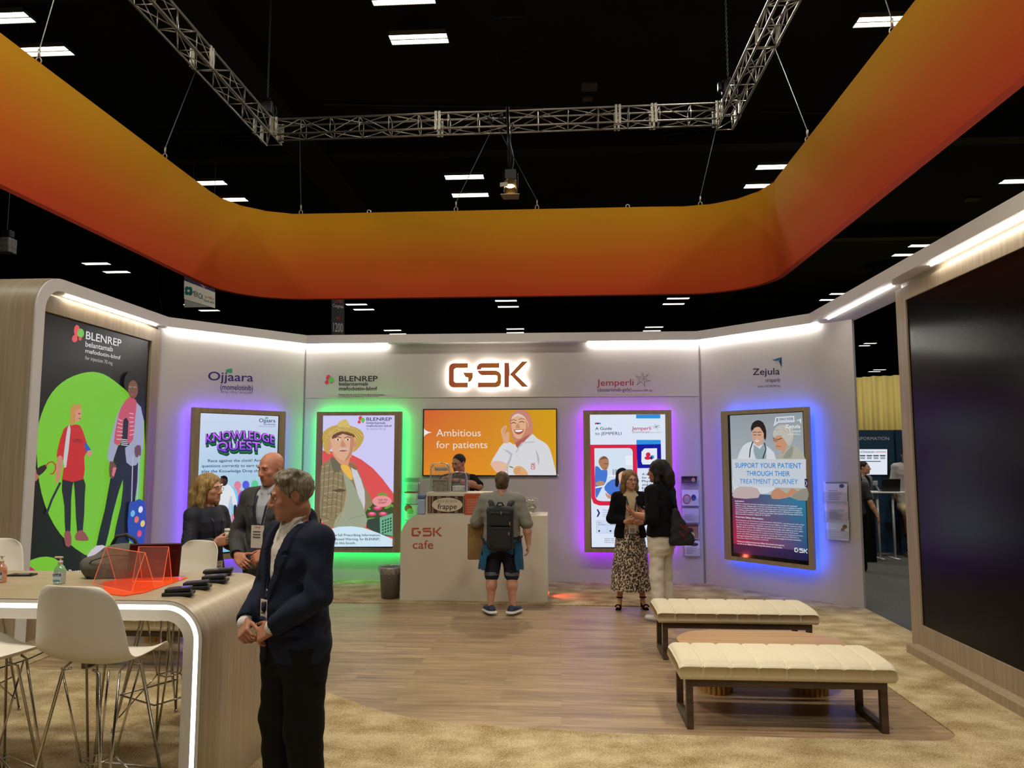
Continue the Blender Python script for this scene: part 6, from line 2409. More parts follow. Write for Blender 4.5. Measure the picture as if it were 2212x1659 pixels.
def sanitizer(px, py, label, tint, h=0.12):
    p = on_table(px, py)
    t = thing('sanitizer_bottle', label, 'pump bottle', p, 0, 'hand sanitizer bottles')
    mb = MB().lathe([(0.028, 0.002), (0.031, 0.01), (0.031, h * 0.62), (0.024, h * 0.8), (0.012, h * 0.9), (0.012, h * 0.95)], (0, 0, 0), 20, sx=1.1, sy=0.75)
    mb.obj('bottle', clear('gel_' + label[:4], tint, 0.62, 0.1), t, True)
    MB().lathe([(0.013, h * 0.93), (0.013, h * 1.08), (0.005, h * 1.09), (0.005, h * 1.22), (0.0, h * 1.23)], (0, 0, 0), 14).rbox((-0.034, -0.008, h * 1.20), (0.012, 0.008, h * 1.28), 0.003).obj('pump', mat('pump_plastic', (206, 188, 170), 0.4), t, True)
    q = Plane((p.x, p.y - 0.0235, p.z), (1, 0, 0))
    A = Art(q, px=False, base=0.001, step=0.0004)
    A.poly(rrect(-0.024, 0.012, 0.024, 0.062, 0.006), (206, 226, 236))
    A.poly([(-0.024, 0.046), (0.024, 0.046), (0.024, 0.06), (-0.024, 0.06)], (40, 60, 130))
    A.text('Purell', -0.018, 0.049, (0.016, 0.049), (-0.018, 0.057), (236, 238, 244), 0.02)
    A.poly([(-0.02, 0.016), (0.02, 0.016), (0.02, 0.026), (-0.02, 0.026)], (90, 160, 190))
    A.obj('bottle_label', M_print, t)
    return t


sanitizer(128, 1261, 'clear pump bottle of hand gel on table left of acrylic stands', (0.80, 0.90, 0.92))
sanitizer(1, 1258, 'orange-tinted pump bottle cut off at the left picture edge', (0.95, 0.62, 0.45))
p = on_table(48, 1243)
t = thing('smartphone', 'black smartphone lying on table near the left picture edge', 'phone', p, 0.1)
MB().rbox((-0.075, -0.036, 0.0), (0.075, 0.036, 0.009), 0.004, 2).obj('body', M_black, t)
MB().box((-0.072, -0.033, 0.009), (0.072, 0.033, 0.0096)).obj('screen', M_blackgloss, t)
# fluorescent orange mat
M_mat = mat('fluorescent_orange_acrylic', (255, 92, 40), 0.15, emit=(255, 84, 34), es=0.10)
q = [on_table(x, y) for x, y in ((226, 1283), (268, 1288), (312, 1281), (405, 1249), (385, 1246), (300, 1247), (222, 1258))]
mq = MB().prism([(v.x, v.y) for v in q], TT, TT + 0.004)
tag(mq.obj('acrylic_mat', M_mat), 'flat orange fluorescent acrylic sheet under the clear stands', 'mat')
M_oac = clear('orange_edge_acrylic', (1.0, 0.86, 0.80), 0.90, 0.05)
M_oed = mat('orange_acrylic_edge', (255, 140, 96), 0.3, emit=(255, 120, 70), es=0.35)


def tent(a, b, dep, h, label):
    """A-frame acrylic sign holder between two floor points along its front"""
    a, b = Vector(a), Vector(b)
    u = (b - a).normalized()
    w_ = Vector((-u.y, u.x, 0)) * dep
    up = Vector((0, 0, h))
    t = thing('sign_holder', label, 'sign holder', (a + b) / 2, 0, 'acrylic sign holders')
    ap, bp2 = a + w_ / 2 + up, b + w_ / 2 + up
    th = Vector((0, 0, 0.0))
    for nm, (p0, p1) in (('front_panel', (a, b)), ('back_panel', (a + w_, b + w_))):
        nrm = (p1 - p0).cross(ap - p0).normalized() * 0.0015
        vs = [p0 - nrm, p1 - nrm, bp2 - nrm, ap - nrm, p0 + nrm, p1 + nrm, bp2 + nrm, ap + nrm]
        new_mesh(nm, vs, [(0, 1, 2, 3), (7, 6, 5, 4), (0, 4, 5, 1), (1, 5, 6, 2), (2, 6, 7, 3), (3, 7, 4, 0)], M_oac, t)
    MB().tube([a, ap, bp2, b], 0.0018, 5).tube([a + w_, ap], 0.0018, 5).tube([b + w_, bp2], 0.0018, 5).tube([a, b], 0.0016, 5).obj('lit_edge', M_oed, t, world=True)


tent(on_table(200, 1263) + Vector((0, 0, 0.005)), on_table(284, 1281) + Vector((0, 0, 0.005)), 0.13, 0.20, 'clear acrylic A-frame stand with glowing orange edges, left of the two')
tent(on_table(286, 1257) + Vector((0, 0, 0.005)), on_table(352, 1257) + Vector((0, 0, 0.005)), 0.11, 0.19, 'clear acrylic A-frame stand in front of the dark tablet')
# tablet in a dark case leaning up
p0, p1 = on_table(268, 1253), on_table(383, 1250)
t = thing('tablet', 'dark tablet propped upright behind the orange acrylic stand', 'tablet', (p0 + p1) / 2)
u = (p1 - p0).normalized()
nrm = Vector((-u.y, u.x, 0))
up = (Vector((0, 0, 1)) + nrm * 0.22).normalized()
M = Matrix((u, -nrm * 1.0 + Vector((0, 0, 0)), up)).transposed().to_4x4()
M = Matrix((u, nrm, up)).transposed().to_4x4()
M.translation = p0 + Vector((0, 0, 0.006)) + nrm * 0.03
L_ = (p1 - p0).length
MB().rbox((0, 0, 0), (L_, 0.012, 0.20), 0.005, 2, M).obj('case', mat('dark_red_case', (56, 20, 18), 0.35), t, world=True)
MB().box((0.008, -0.001, 0.008), (L_ - 0.008, 0.0005, 0.192), M).obj('screen', mat('dim_screen_glass', (60, 16, 12), 0.1), t, world=True)
MB().box((L_ / 2 - 0.04, 0.012, 0.0), (L_ / 2 + 0.04, 0.06, 0.005), M).obj('kickstand', M_black, t, world=True)
# grey backpack on the table
p = on_table(276, 1237)
t = thing('backpack', 'grey backpack lying on table behind the acrylic stands', 'backpack', (p.x, p.y - 0.12, TT), 0.1)
S = SDF()
S.loft([(0.0, 0, 0, 0.16, 0.12), (0.06, 0, 0, 0.175, 0.13), (0.12, 0.01, 0.01, 0.16, 0.11), (0.17, 0.03, 0.02, 0.11, 0.08), (0.19, 0.03, 0.02, 0.06, 0.05)], pw=2.6)
S.ell((-0.09, -0.08, 0.07), (0.09, 0.06, 0.06), k=0.03)
S.disp = waves(0.005, [(40, 22, 30), (-25, 35, 50), (60, 10, -30)], 3)
S.obj('body', mat('grey_nylon', (92, 92, 84), 0.8, vary=0.2, vscale=30, bump=0.3, bscale=200), 0.007, t)
MB().tube([(-0.05, 0.02, 0.175), (-0.02, 0.02, 0.235), (0.04, 0.02, 0.245), (0.09, 0.02, 0.215), (0.11, 0.02, 0.16)], 0.011, 7).obj('top_handle', mat('dark_grey_webbing', (52, 52, 50), 0.8), t, True)
MB().tube([(-0.15, -0.10, 0.05), (-0.08, -0.145, 0.11), (0.02, -0.13, 0.14), (0.12, -0.09, 0.13)], 0.004, 5).obj('zipper', MATS['dark_grey_webbing'], t, True)
# thin black cable on the carpet beyond the table
q = [at_z(x, y, 0.018) for x, y in ((-30, 1452), (22, 1436), (60, 1424), (104, 1404), (150, 1398))]
tag(MB().tube(q, 0.006, 6).obj('power_cable', M_black, None, True), 'thin black cable on the carpet beyond the table at far left', 'cable')
# badge scanners
for k, (px, py, rz, lb) in enumerate(((386, 1285, 0.22, 'black badge scanner in cradle nearest the viewer'), (424, 1271, 0.2, 'black badge scanner second nearest on the table'),
                                      (463, 1257, 0.16, 'black badge scanner third from the viewer on the table'), (472, 1243, 0.3, 'black phone-like scanner farthest back by the table edge'))):
    p = on_table(px, py)
    t = thing('badge_scanner', lb, 'scanner', p, rz, 'badge scanners')
    MB().rbox((-0.075, -0.045, 0.0), (0.075, 0.045, 0.018), 0.006, 2).obj('cradle', M_black, t)
    M = Matrix.Rotation(-0.06, 4, 'Y') @ Matrix.Translation((0, 0, 0.004))
    MB().rbox((-0.062 if k < 3 else -0.085, -0.036, 0.016), (0.066 if k < 3 else 0.085, 0.036, 0.036), 0.006, 2, M).obj('handset', mat('scanner_rubber', (26, 26, 28), 0.55), t)
    MB().box((-0.03, -0.03, 0.036), (0.058, 0.03, 0.0368), M).obj('screen', mat('scanner_screen', (90, 84, 110), 0.12), t)

# ------------------------------------------------------------------ hanging signs beyond the banner
def hang_sign(name, label, x0, y0, x1, y1, Y, paint, drop=4.0):
    q = Plane((0, Y, 0), (1, 0, 0))
    a, b_ = q.uv(x0, y1), q.uv(x1, y0)
    t = thing(name, label, 'hanging sign', q.P((a[0] + b_[0]) / 2, a[1]))
    pbox(MB(), q, a[0], a[1], b_[0], b_[1], -0.03, 0.0).obj('board', mat('sign_board', (150, 148, 140), 0.5), t, world=True)
    A = Art(q, base=0.002, step=0.001)
    paint(A)
    A.obj('print', M_print, t)
    for x in (a[0] + 0.1, b_[0] - 0.1):
        MB().tube([(x, Y + 0.01, b_[1] - 0.05), (x, Y + 0.01, 10.88)], 0.008, 5).obj('cable', M_cable, t, world=True)


def p1_(A):
    A.crop(0, 0, 1)
    A.grad((398, 600), (464, 628), (464, 628), (398, 580), (60, 50, 80), (90, 60, 90), (40, 36, 70), (50, 44, 74), 4)
    A.poly([(398, 560), (464, 560), (465, 632), (398, 606)], (62, 54, 84))
    A.line([(404, 580), (430, 608), (442, 622)], 3, (190, 120, 170))
    A.line([(420, 580), (446, 620)], 2.5, (210, 90, 120))
    A.poly([(398, 606), (465, 632), (465, 666), (398, 646)], (214, 208, 190))
    for cx, cy in ((404, 624), (411, 633), (404, 632), (411, 625)):
        A.ell(cx, cy, 4.6, 5.6, (20, 104, 92), 14)
    A.ell(407.5, 628.5, 2.6, 2.6, (214, 208, 190), 10)
    A.text('MERCK', 415, 637, (440, 648), (415, 626), (30, 60, 60), 0.04)
    A.text('Visit MERCK', 442, 642, (463, 649), (442, 637), (200, 80, 60), 0.03)
    A.text('Booth 4409', 442, 650, (463, 657), (442, 645), (120, 140, 130), 0.03)


def p2_(A):
    A.crop(0, 0, 1)
    A.rect(716, 560, 744, 728, (74, 72, 74))
    A.text('ONS', 722, 654, (740, 655), (722, 643), (206, 90, 80), 0.04)
    A.text('Congress', 719, 663, (742, 666), (719, 656), (226, 224, 222), 0.04)
    A.text('AISLE', 725, 689, (735, 689), (725, 684), (206, 90, 60), 0.03)
    A.text('1200', 720, 716, (741, 718), (720, 697), (222, 220, 216), 0.02)


hang_sign('company_sign', 'white hanging board with green round emblem under the banner', 398, 560, 465, 664, 20.0, p1_)
hang_sign('aisle_sign', 'grey hanging aisle number board left of centre above the wall', 716, 560, 744, 728, 26.0, p2_)
# small ceiling rig over the left portal
p = at_y(340, 640, 22)
mb = MB()
mb.tube([(p.x - 0.35, 22, p.z - 0.45), (p.x, 22, p.z + 0.2), (p.x + 0.2, 22, p.z - 0.55)], 0.012, 5).tube([(p.x, 22, p.z + 0.2), (p.x, 22, 10.88)], 0.012, 5)
tag(mb.obj('rigging_bridle', M_steel, None, True), 'thin dark rigging wires above the left portal under the ceiling', 'rigging')

# ------------------------------------------------------------------ blue information booth seen through the right gap
M_blue = mat('teal_blue_panel', (20, 58, 86), 0.6)
ib = thing('information_booth', 'teal blue information booth wall seen through the right gap', 'booth', (7.2, 15.0, 0))
IB = Plane((0, 14.95, 0), (1, 0, 0))
zt = at_y(1900, 929, 14.95).z
MB().box((5.2, 14.95, -0.03), (at_y(1934, 1000, 14.95).x, 15.05, zt)).obj('wall_panel', M_blue, ib, world=True)
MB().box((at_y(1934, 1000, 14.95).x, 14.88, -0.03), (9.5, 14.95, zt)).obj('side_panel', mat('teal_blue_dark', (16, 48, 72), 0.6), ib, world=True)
A = Art(IB, base=0.003).crop(1480, 680, 2.369)
A.text('INFORMATION', 873, 641, (1043, 641), (873, 625), (206, 214, 220), 0.0)
A.obj('lettering', M_print, ib)
q = [IB.uv(1846, 1026), IB.uv(1917, 970)]
t = thing('presentation_screen', 'bright white screen with chart on the teal information booth', 'screen', IB.P(q[0][0], q[0][1]))
pbox(MB(), IB, q[0][0], q[0][1], q[1][0], q[1][1], 0.005, 0.03).obj('body', M_black, t, world=True)
A = Art(Plane((0, 14.92, 0), (1, 0, 0)), base=0.002).crop(1480, 680, 2.369)
A.rect(868, 688, 1034, 818, (226, 234, 246))
A.text('Phases of Development', 866, 706, (968, 706), (866, 696), (50, 50, 60), 0.02)
A.rect(972, 700, 1028, 703, (200, 60, 60))
for k in range(4):
    A.rect(894 + k * 34, 718, 922 + k * 34, 724, (50, 50, 56))
    A.rect(896 + k * 34, 728, 920 + k * 34, 738, (150, 156, 170))
A.rect(890, 748, 1000, 752, (60, 60, 70))
for k in range(4):
    A.rect(890, 764 + k * 12, 930 + (k % 2) * 12, 768 + k * 12, (180, 186, 200))
A.obj('screen', M_art, t)
# high table with steel legs, laptop, draped table
hz = at_y(1905, 1062, 13.9).z
xa, xb = at_y(1880, 1062, 13.9).x, at_y(1958, 1062, 13.9).x
t = thing('high_table', 'white high table on steel legs at the information booth', 'table', ((xa + xb) / 2, 14.3, 0))
MB().rbox((xa, 13.85, hz - 0.03), (xb, 14.25, hz), 0.01).obj('tabletop', M_white, t, world=True)
for px in (1899, 1932):
    x = at_y(px, 1100, 13.95).x
    MB().tube([(x, 14.0, -0.02), (x, 14.0, hz - 0.03)], 0.022, 8).box((x - 0.03, 13.85, -0.03), (x + 0.03, 14.25, -0.005)).obj('leg', mat('white_steel', (200, 198, 190), 0.35, 0.3), t, True, world=True)
x = at_y(1922, 1056, 14.0).x
t = thing('laptop', 'open dark laptop on the white high table', 'laptop', (x, 14.0, hz))
MB().rbox((x - 0.16, 13.95, hz + 0.001), (x + 0.16, 14.17, hz + 0.018), 0.005).obj('base', M_black, t, world=True)
M = Matrix.Translation((x, 13.96, hz + 0.02)) @ Matrix.Rotation(0.2, 4, 'X')
MB().rbox((-0.16, -0.008, 0.0), (0.16, 0.0, 0.21), 0.004, 1, M).obj('lid', M_black, t, world=True)
x = at_y(1897, 1045, 13.9).x
tag(MB().tube([(x - 0.05, 13.9, hz + 0.13), (x + 0.03, 13.92, hz + 0.001)], 0.014, 6).rbox((x - 0.09, 13.88, hz + 0.11), (x - 0.01, 13.92, hz + 0.19), 0.01).obj('tablet_stand', mat('pale_stand', (170, 170, 170), 0.4)), 'small pale tablet stand at the left end of the high table', 'stand')
xa, xb = at_y(1846, 1100, 13.6).x, at_y(1890, 1100, 13.6).x
S = MB()
pts = []
for i in range(61):
    f_ = i / 60
    pts.append((xa + (xb - xa) * f_, 13.6 + 0.025 * math.sin(i * 1.3)))
pts += [(xb, 14.1), (xa, 14.1)]
zt = at_y(1870, 1078, 13.6).z
tag(S.prism(pts, -0.03, zt).obj('draped_table', mat('black_drape', (22, 24, 28), 0.9)), 'table under a pleated black cloth at the information booth', 'table')
tag(MB().box((at_z(1888, 1172).x, 13.9, -0.03), (9.5, 14.6, -0.022)).obj('floor_mat', mat('tan_mat', (170, 140, 90), 0.8)), 'tan floor mat under the white high table', 'mat')
# ------------------------------------------------------------------ people
def skin_mat(name, c):
    m = mat(name, c, 0.5, spec=0.35, vary=0.10, vscale=35)
    b = m.node_tree.nodes['Principled BSDF']
    b.inputs['Subsurface Weight'].default_value = 0.12
    b.inputs['Subsurface Radius'].default_value = (0.02, 0.008, 0.004)
    return m


def hair_mat(name, c0, c1):
    m = wood(name, c0, tuple((a + b) // 2 for a, b in zip(c0, c1)), c1, (90, 90, 12), 0.62)
    m.node_tree.nodes['Principled BSDF'].inputs['Specular IOR Level'].default_value = 0.25
    return m


def unit(v):
    v = _v(v)
    return v / np.linalg.norm(v)


def rot_about(v, ax, a):
    ax = unit(ax)
    return v * math.cos(a) + np.cross(ax, v) * math.sin(a) + ax * (ax @ v) * (1 - math.cos(a))


def add_hand(S, w, d, n, side, curl=(0.3, 0.35, 0.4, 0.45), thumb=0.5, sc=1.0, spread=0.06):
    """palm, four fingers with knuckles, thumb from the side of the palm"""
    w, d = _v(w), unit(d)
    n = _v(n) - d * (d @ _v(n))
    n = unit(n)
    t = -side * np.cross(d, n)
    R = np.stack([t, d, n], 1)
    S.box(w + d * 0.048 * sc, (0.040 * sc, 0.046 * sc, 0.0135 * sc), 0.012 * sc, R, k=0.016)
    S.cap(w + d * 0.015 * sc + t * 0.02 * sc + n * 0.006, w + d * 0.05 * sc + t * 0.032 * sc + n * 0.008, 0.015 * sc, 0.011 * sc, k=0.012)
    for i, (off, L) in enumerate(((0.030, 0.078), (0.010, 0.087), (-0.010, 0.081), (-0.029, 0.063))):
        p = w + d * (0.088 - 0.004 * abs(i - 1)) * sc + t * off * sc
        c = curl[i]
        v = unit(d + t * spread * (1.2 - i) * 0.8)
        pts, rs = [p - d * 0.012 * sc], [0.0092 * sc]
        for q, (fr, rr) in enumerate(((0.46, 0.0085), (0.30, 0.0078), (0.24, 0.0066))):
            v = rot_about(v, np.cross(d, n), c * (1.0, 1.15, 0.8)[q])
            pts.append(p)
            rs.append(rr * sc * 1.06)
            p = p + v * L * fr * sc
        pts.append(p)
        rs.append(0.0062 * sc)
        S.tube(pts, rs, k=0.004)
    b = w + d * 0.030 * sc + t * 0.034 * sc + n * 0.004
    v = unit(d * 0.75 + t * (0.75 - 0.5 * thumb) + n * 0.55 * thumb)
    p1 = b + v * 0.034 * sc
    v2 = unit(v + d * 0.25 - t * 0.25 * thumb + n * 0.15 * thumb)
    p2 = p1 + v2 * 0.030 * sc
    p3 = p2 + unit(v2 + d * 0.2 - t * 0.25 * thumb) * 0.022 * sc
    S.tube([b - v * 0.01, p1, p2, p3], [0.0125 * sc, 0.0108 * sc, 0.0098 * sc, 0.0075 * sc], k=0.008)


class Human:
    def __init__(s, label, loc, rz, h, skin, female=False, head=(0, 0, 0), arms=None, legs=None, b=1.0, res=0.007, belly=0.0, lean=(0, 0), group=None, hc=None, sex_head=1.0, lip=None):
        s.t = thing('person', label, 'person', loc, rz, group)
        s.sc = h / 1.75
        s.t.scale = (s.sc,) * 3
        s.res = res
        s.female = female
        s.b = b
        s.belly = belly
        s.skin = skin
        s.lip = lip or skin
        lx, ly = lean
        s.lean = lean
        s.hc = _v(hc if hc is not None else (lx, -0.025 + ly, 1.640))
        s.HR = R_of(*head)
        s.sh = {}
        for side, nm in ((1, 'L'), (-1, 'R')):
            s.sh[nm] = _v((side * (0.165 if female else 0.185) * (0.6 + 0.4 * b) + lx * 0.85, ly * 0.85, 1.415))
        s.arms = arms or {}
        for nm, side in (('L', 1), ('R', -1)):
            if nm not in s.arms:
                s.arms[nm] = dict(e=(side * 0.235 * (0.5 + 0.5 * b), 0.02, 1.13), w=(side * 0.235 * (0.5 + 0.5 * b), -0.04, 0.88), d=(0, -0.1, -1), n=(-side, 0, 0))
        s.legs = legs or {}
        for nm, side in (('L', 1), ('R', -1)):
            s.legs.setdefault(nm, dict(hip=(side * 0.085, 0, 0.90), k=(side * 0.095, -0.01, 0.49), a=(side * 0.10, 0.02, 0.085), toe=(side * 0.03, -1, 0)))

    def torso_secs(s, g=0.0, z0=0.82, z1=1.49):
        b, f = s.b, s.female
        T = [(0.80, 0.165, 0.115), (0.90, 0.172, 0.120), (0.98, 0.163, 0.112), (1.08, 0.142 if f else 0.155, 0.102), (1.18, 0.147 if f else 0.162, 0.108), (1.28, 0.160 if f else 0.178, 0.120), (1.36, 0.165 if f else 0.185, 0.112), (1.43, 0.145 if f else 0.168, 0.085), (1.49, 0.065, 0.060)]
        out = []
        for z, rx, ry in T:
            q = s.belly * math.exp(-((z - 1.06) / 0.13) ** 2)
            k = max(0, min(1, (z - 0.9) / 0.6))
            bb = b if z < 1.45 else 1
            out.append((z, s.lean[0] * k, s.lean[1] * k - q * 0.5 + (0.005 if z < 1.0 else 0.0), rx * bb + g, ry * (0.4 + 0.6 * bb) + q * 0.6 + g))
        return [o for o in out if z0 - 0.06 <= o[0] <= z1 + 0.01]

    # ---- the body: one continuous surface
    def body(s, hide_legs=False, hand_sc=1.0, arm_r=1.0, leg_r=1.0):
        S = SDF()
        c, R = s.hc, s.HR
        H = lambda p: c + R @ _v(p)
        f = s.female
        nb = _v((s.lean[0] * 0.97, 0.012 + s.lean[1] * 0.97, 1.47))
        S.loft(s.torso_secs(-0.012), k=0.03)
        S.cap(nb, H((0, 0.028, -0.075)), 0.054 if f else 0.062, 0.048 if f else 0.057, k=0.03)
        # head
        S.ell(H((0, 0.014, 0.032)), (0.074, 0.096, 0.083), R, k=0.03)
        S.ell(H((0, -0.032, -0.028)), (0.063, 0.066, 0.088), R, k=0.03)
        S.ell(H((0, -0.034, -0.080)), (0.047 if f else 0.053, 0.052, 0.036), R, k=0.03)
        S.ell(H((0, -0.080, -0.104)), (0.019 if f else 0.023, 0.015, 0.015), R, k=0.022)
        for q in (-1, 1):
            S.ell(H((q * 0.042, -0.066, -0.026)), (0.021, 0.018, 0.017), R, k=0.018)
            S.ell(H((q * 0.027, -0.088, 0.024)), (0.025, 0.010, 0.008 if f else 0.010), R, k=0.012)
            S.ell(H((q * 0.074, 0.018, -0.006)), (0.009, 0.019, 0.031), R @ R_of(0, -0.15, 0), k=0.006)
            S.ell(H((q * 0.080, 0.012, -0.002)), (0.006, 0.010, 0.017), R, k=0.004, op='-')
            S.ell(H((q * 0.030, -0.098, 0.003)), (0.0165, 0.013, 0.0095), R, k=0.010, op='-')
            S.ell(H((q * 0.012, -0.104, -0.036)), (0.0095, 0.011, 0.008), R, k=0.006)
        S.cap(H((0, -0.093, 0.012)), H((0, -0.1165, -0.029)), 0.0085, 0.0125, k=0.012)
        S.ell(H((0, -0.095, -0.062)), (0.023, 0.010, 0.0062), R, k=0.006)
        S.ell(H((0, -0.093, -0.0735)), (0.020, 0.010, 0.0070), R, k=0.006)
        S.ell(H((0, -0.107, -0.0675)), (0.024, 0.010, 0.0018), R, k=0.003, op='-')
        # shoulders, arms, hands
        for nm, side in (('L', 1), ('R', -1)):
            A = s.arms[nm]
            sh, e, w_ = s.sh[nm], _v(A['e']), _v(A['w'])
            S.cap((side * 0.05 + s.lean[0] * 0.9, 0.01 + s.lean[1] * 0.9, 1.435), sh, 0.052, 0.058, k=0.03)
            S.cap(sh, e, 0.054 * arm_r, 0.041 * arm_r, k=0.025)
            S.cap(e, e + (w_ - e) * 0.35, 0.041 * arm_r, 0.042 * arm_r, k=0.02)
            S.cap(e + (w_ - e) * 0.35, w_, 0.041 * arm_r, 0.026 * (0.5 + 0.5 * arm_r), k=0.02)
            add_hand(S, w_, A['d'], A['n'], side, A.get('curl', (0.35, 0.4, 0.45, 0.5)), A.get('thumb', 0.5), hand_sc)
        for nm, side in (('L', 1), ('R', -1)):
            L = s.legs[nm]
            h_, k_, a_ = _v(L['hip']), _v(L['k']), _v(L['a'])
            S.cap(h_, k_, 0.082 * leg_r, 0.052 * leg_r, k=0.03)
            cf = k_ + (a_ - k_) * 0.32 + _v((0, 0.018, 0))
            S.cap(k_, cf, 0.050 * leg_r, 0.055 * leg_r, k=0.03)
            S.cap(cf, a_, 0.054 * leg_r, 0.034, k=0.03)
            td = unit(_v(L['toe']))
            S.cap(a_ + _v((0, 0, -0.045)) - td * 0.02, a_ + _v((0, 0, -0.055)) + td * 0.13, 0.032, 0.022, k=0.02)
        lipc = s.lip

        def fm(C_):
            q = (C_ - c) @ R
            l = (np.abs(q[:, 0]) < 0.021) & (q[:, 2] > -0.0795) & (q[:, 2] < -0.0595) & (q[:, 1] < -0.097)
            return l.astype(int)
        o = S.obj('body', [s.skin, lipc], s.res, s.t, fm=fm)
        s.bodyS = S
        # eyes and brows
        ew, ir = mat('eye_white', (222, 214, 206), 0.3), mat('dark_iris', (44, 32, 26), 0.2)
        for q in (-1, 1):
            mb = MB()
            pc = H((q * 0.030, -0.0765, 0.003))
            M = Matrix.Translation(pc) @ Matrix(R.tolist()).to_4x4()
            prof = [(0.0118 * math.sin(a), -0.0118 * math.cos(a)) for a in np.linspace(0.02, PI - 0.02, 9)]
            MR = M @ Matrix.Rotation(-PI / 2, 4, 'X')
            mb.lathe(prof, (0, 0, 0), 14, MR)
            mb.mi = 1
            mb.lathe([(0.0, 0.0), (0.0058, 0.0001), (0.0058, 0.0008), (0.0, 0.0012)], (0, 0, 0), 12, M @ Matrix.Translation((0, -0.0116, 0)) @ Matrix.Rotation(PI / 2, 4, 'X'))
            mb.obj('eye', [ew, ir], s.t, True)
        return o

    def brows(s, m, th=0.0042, up=0.0):
        for q in (-1, 1):
            H = lambda p: s.hc + s.HR @ _v(p)
            MB().tube([H((q * 0.012, -0.0985, 0.0235 + up)), H((q * 0.028, -0.0975, 0.029 + up)), H((q * 0.046, -0.084, 0.023 + up))], [th, th, th * 0.5], 6).obj('eyebrow', m, s.t, True)

    def hair(s, fn, m, res=None, disp=None, name='hair'):
        S = SDF()
        H = lambda p: s.hc + s.HR @ _v(p)
        fn(S, H, s.HR)
        if disp:
            S.disp = disp
        return S.obj(name, m, res or s.res, s.t)

    def sleeve(s, S, nm, r0, r1, r2, upto=1.0, k=0.03, cuff=0.0):
        A = s.arms[nm]
        sh, e, w_ = s.sh[nm], _v(A['e']), _v(A['w'])
        side = 1 if nm == 'L' else -1
        S.cap((side * 0.05 + s.lean[0] * 0.9, 0.012 + s.lean[1] * 0.9, 1.437), sh, 0.056 + r0 - 0.05, r0 + 0.004, k=k)
        if upto <= 1.0:
            S.cap(sh, sh + (e - sh) * upto, r0, r0 + (r1 - r0) * upto, k=k)
        else:
            S.cap(sh, e, r0, r1, k=k)
            p = e + (w_ - e) * (upto - 1.0)
            S.cap(e, p, r1, r1 + (r2 - r1) * (upto - 1.0), k=k)

    def leg_cloth(s, S, r0, r1, r2, upto=2.0, k=0.03):
        for nm in 'LR':
            L = s.legs[nm]
            h_, k_, a_ = _v(L['hip']), _v(L['k']), _v(L['a'])
            if upto <= 1:
                S.cap(h_, h_ + (k_ - h_) * upto, r0, r0 + (r1 - r0) * upto, k=k)
            else:
                S.cap(h_, k_, r0, r1, k=k)
                S.cap(k_, k_ + (a_ - k_) * (upto - 1), r1, r1 + (r2 - r1) * (upto - 1), k=k)

    def shoes(s, m, sole=None, k=1.0):
        for nm in 'LR':
            L = s.legs[nm]
            a_ = _v(L['a'])
            td = unit(_v((L['toe'][0], L['toe'][1], 0)))
            S = SDF()
            z = a_[2] - 0.085
            S.cap((a_[0] - td[0] * 0.035, a_[1] - td[1] * 0.035, z + 0.045), (a_[0] + td[0] * 0.14, a_[1] + td[1] * 0.14, z + 0.036), 0.043 * k, 0.037 * k, k=0.02, flat=(0, 0, 1), fs=0.85)
            S.cap((a_[0] - td[0] * 0.02, a_[1] - td[1] * 0.02, z + 0.07), (a_[0] + td[0] * 0.03, a_[1] + td[1] * 0.03, z + 0.06), 0.042, 0.040, k=0.02)
            if sole:
                S.cap((a_[0] - td[0] * 0.045, a_[1] - td[1] * 0.045, z + 0.02), (a_[0] + td[0] * 0.145, a_[1] + td[1] * 0.145, z + 0.018), 0.055 * k, 0.046 * k, k=0.004, flat=(0, 0, 1), fs=0.35)
            S.half((0, 0, z + 0.004), (0, 0, -1))

            def fm(C_, z=z):
                return (C_[:, 2] < z + 0.034 * k).astype(int)
            S.obj('shoe', [m, sole or m], max(0.005, s.res * 0.8), s.t, fm=fm)

    def lanyard(s, m, ry=0.125, zb=1.12, w_=0.008, badge=True, tilt=0.0, front=None, card=(0.05, 0.075)):
        pts = []
        for q in (-1, 1):
            pts.append([(q * 0.062, 0.03, 1.475), (q * 0.070, -0.05, 1.465), (q * 0.058, -ry * 0.98, 1.36), (q * 0.03, -ry - 0.006 - s.belly * 0.3, 1.22), (q * 0.004, -ry - 0.008 - s.belly * 0.8, zb + 0.03)])
        for p in pts:
            p = [_v(v) + _v((s.lean[0], s.lean[1], 0)) * 0.9 for v in p]
            vs, fs = [], []
            for i, v in enumerate(p):
                t_ = unit(p[min(i + 1, len(p) - 1)] - p[max(i - 1, 0)])
                n_ = _v((0, -1, 0)) if i > 1 else _v((0, 0, 1))
                a = unit(np.cross(t_, n_)) * w_
                for e in (a, -a):
                    vs += [v + e + n_ * 0.004, v + e + n_ * 0.006]
            for i in range(len(p) - 1):
                b0 = 4 * i
                for x, y in ((0, 2), (2, 3), (3, 1), (1, 0)):
                    fs.append((b0 + x, b0 + 4 + x, b0 + 4 + y, b0 + y))
            new_mesh('lanyard_strap', vs, fs, m, s.t, world=False)
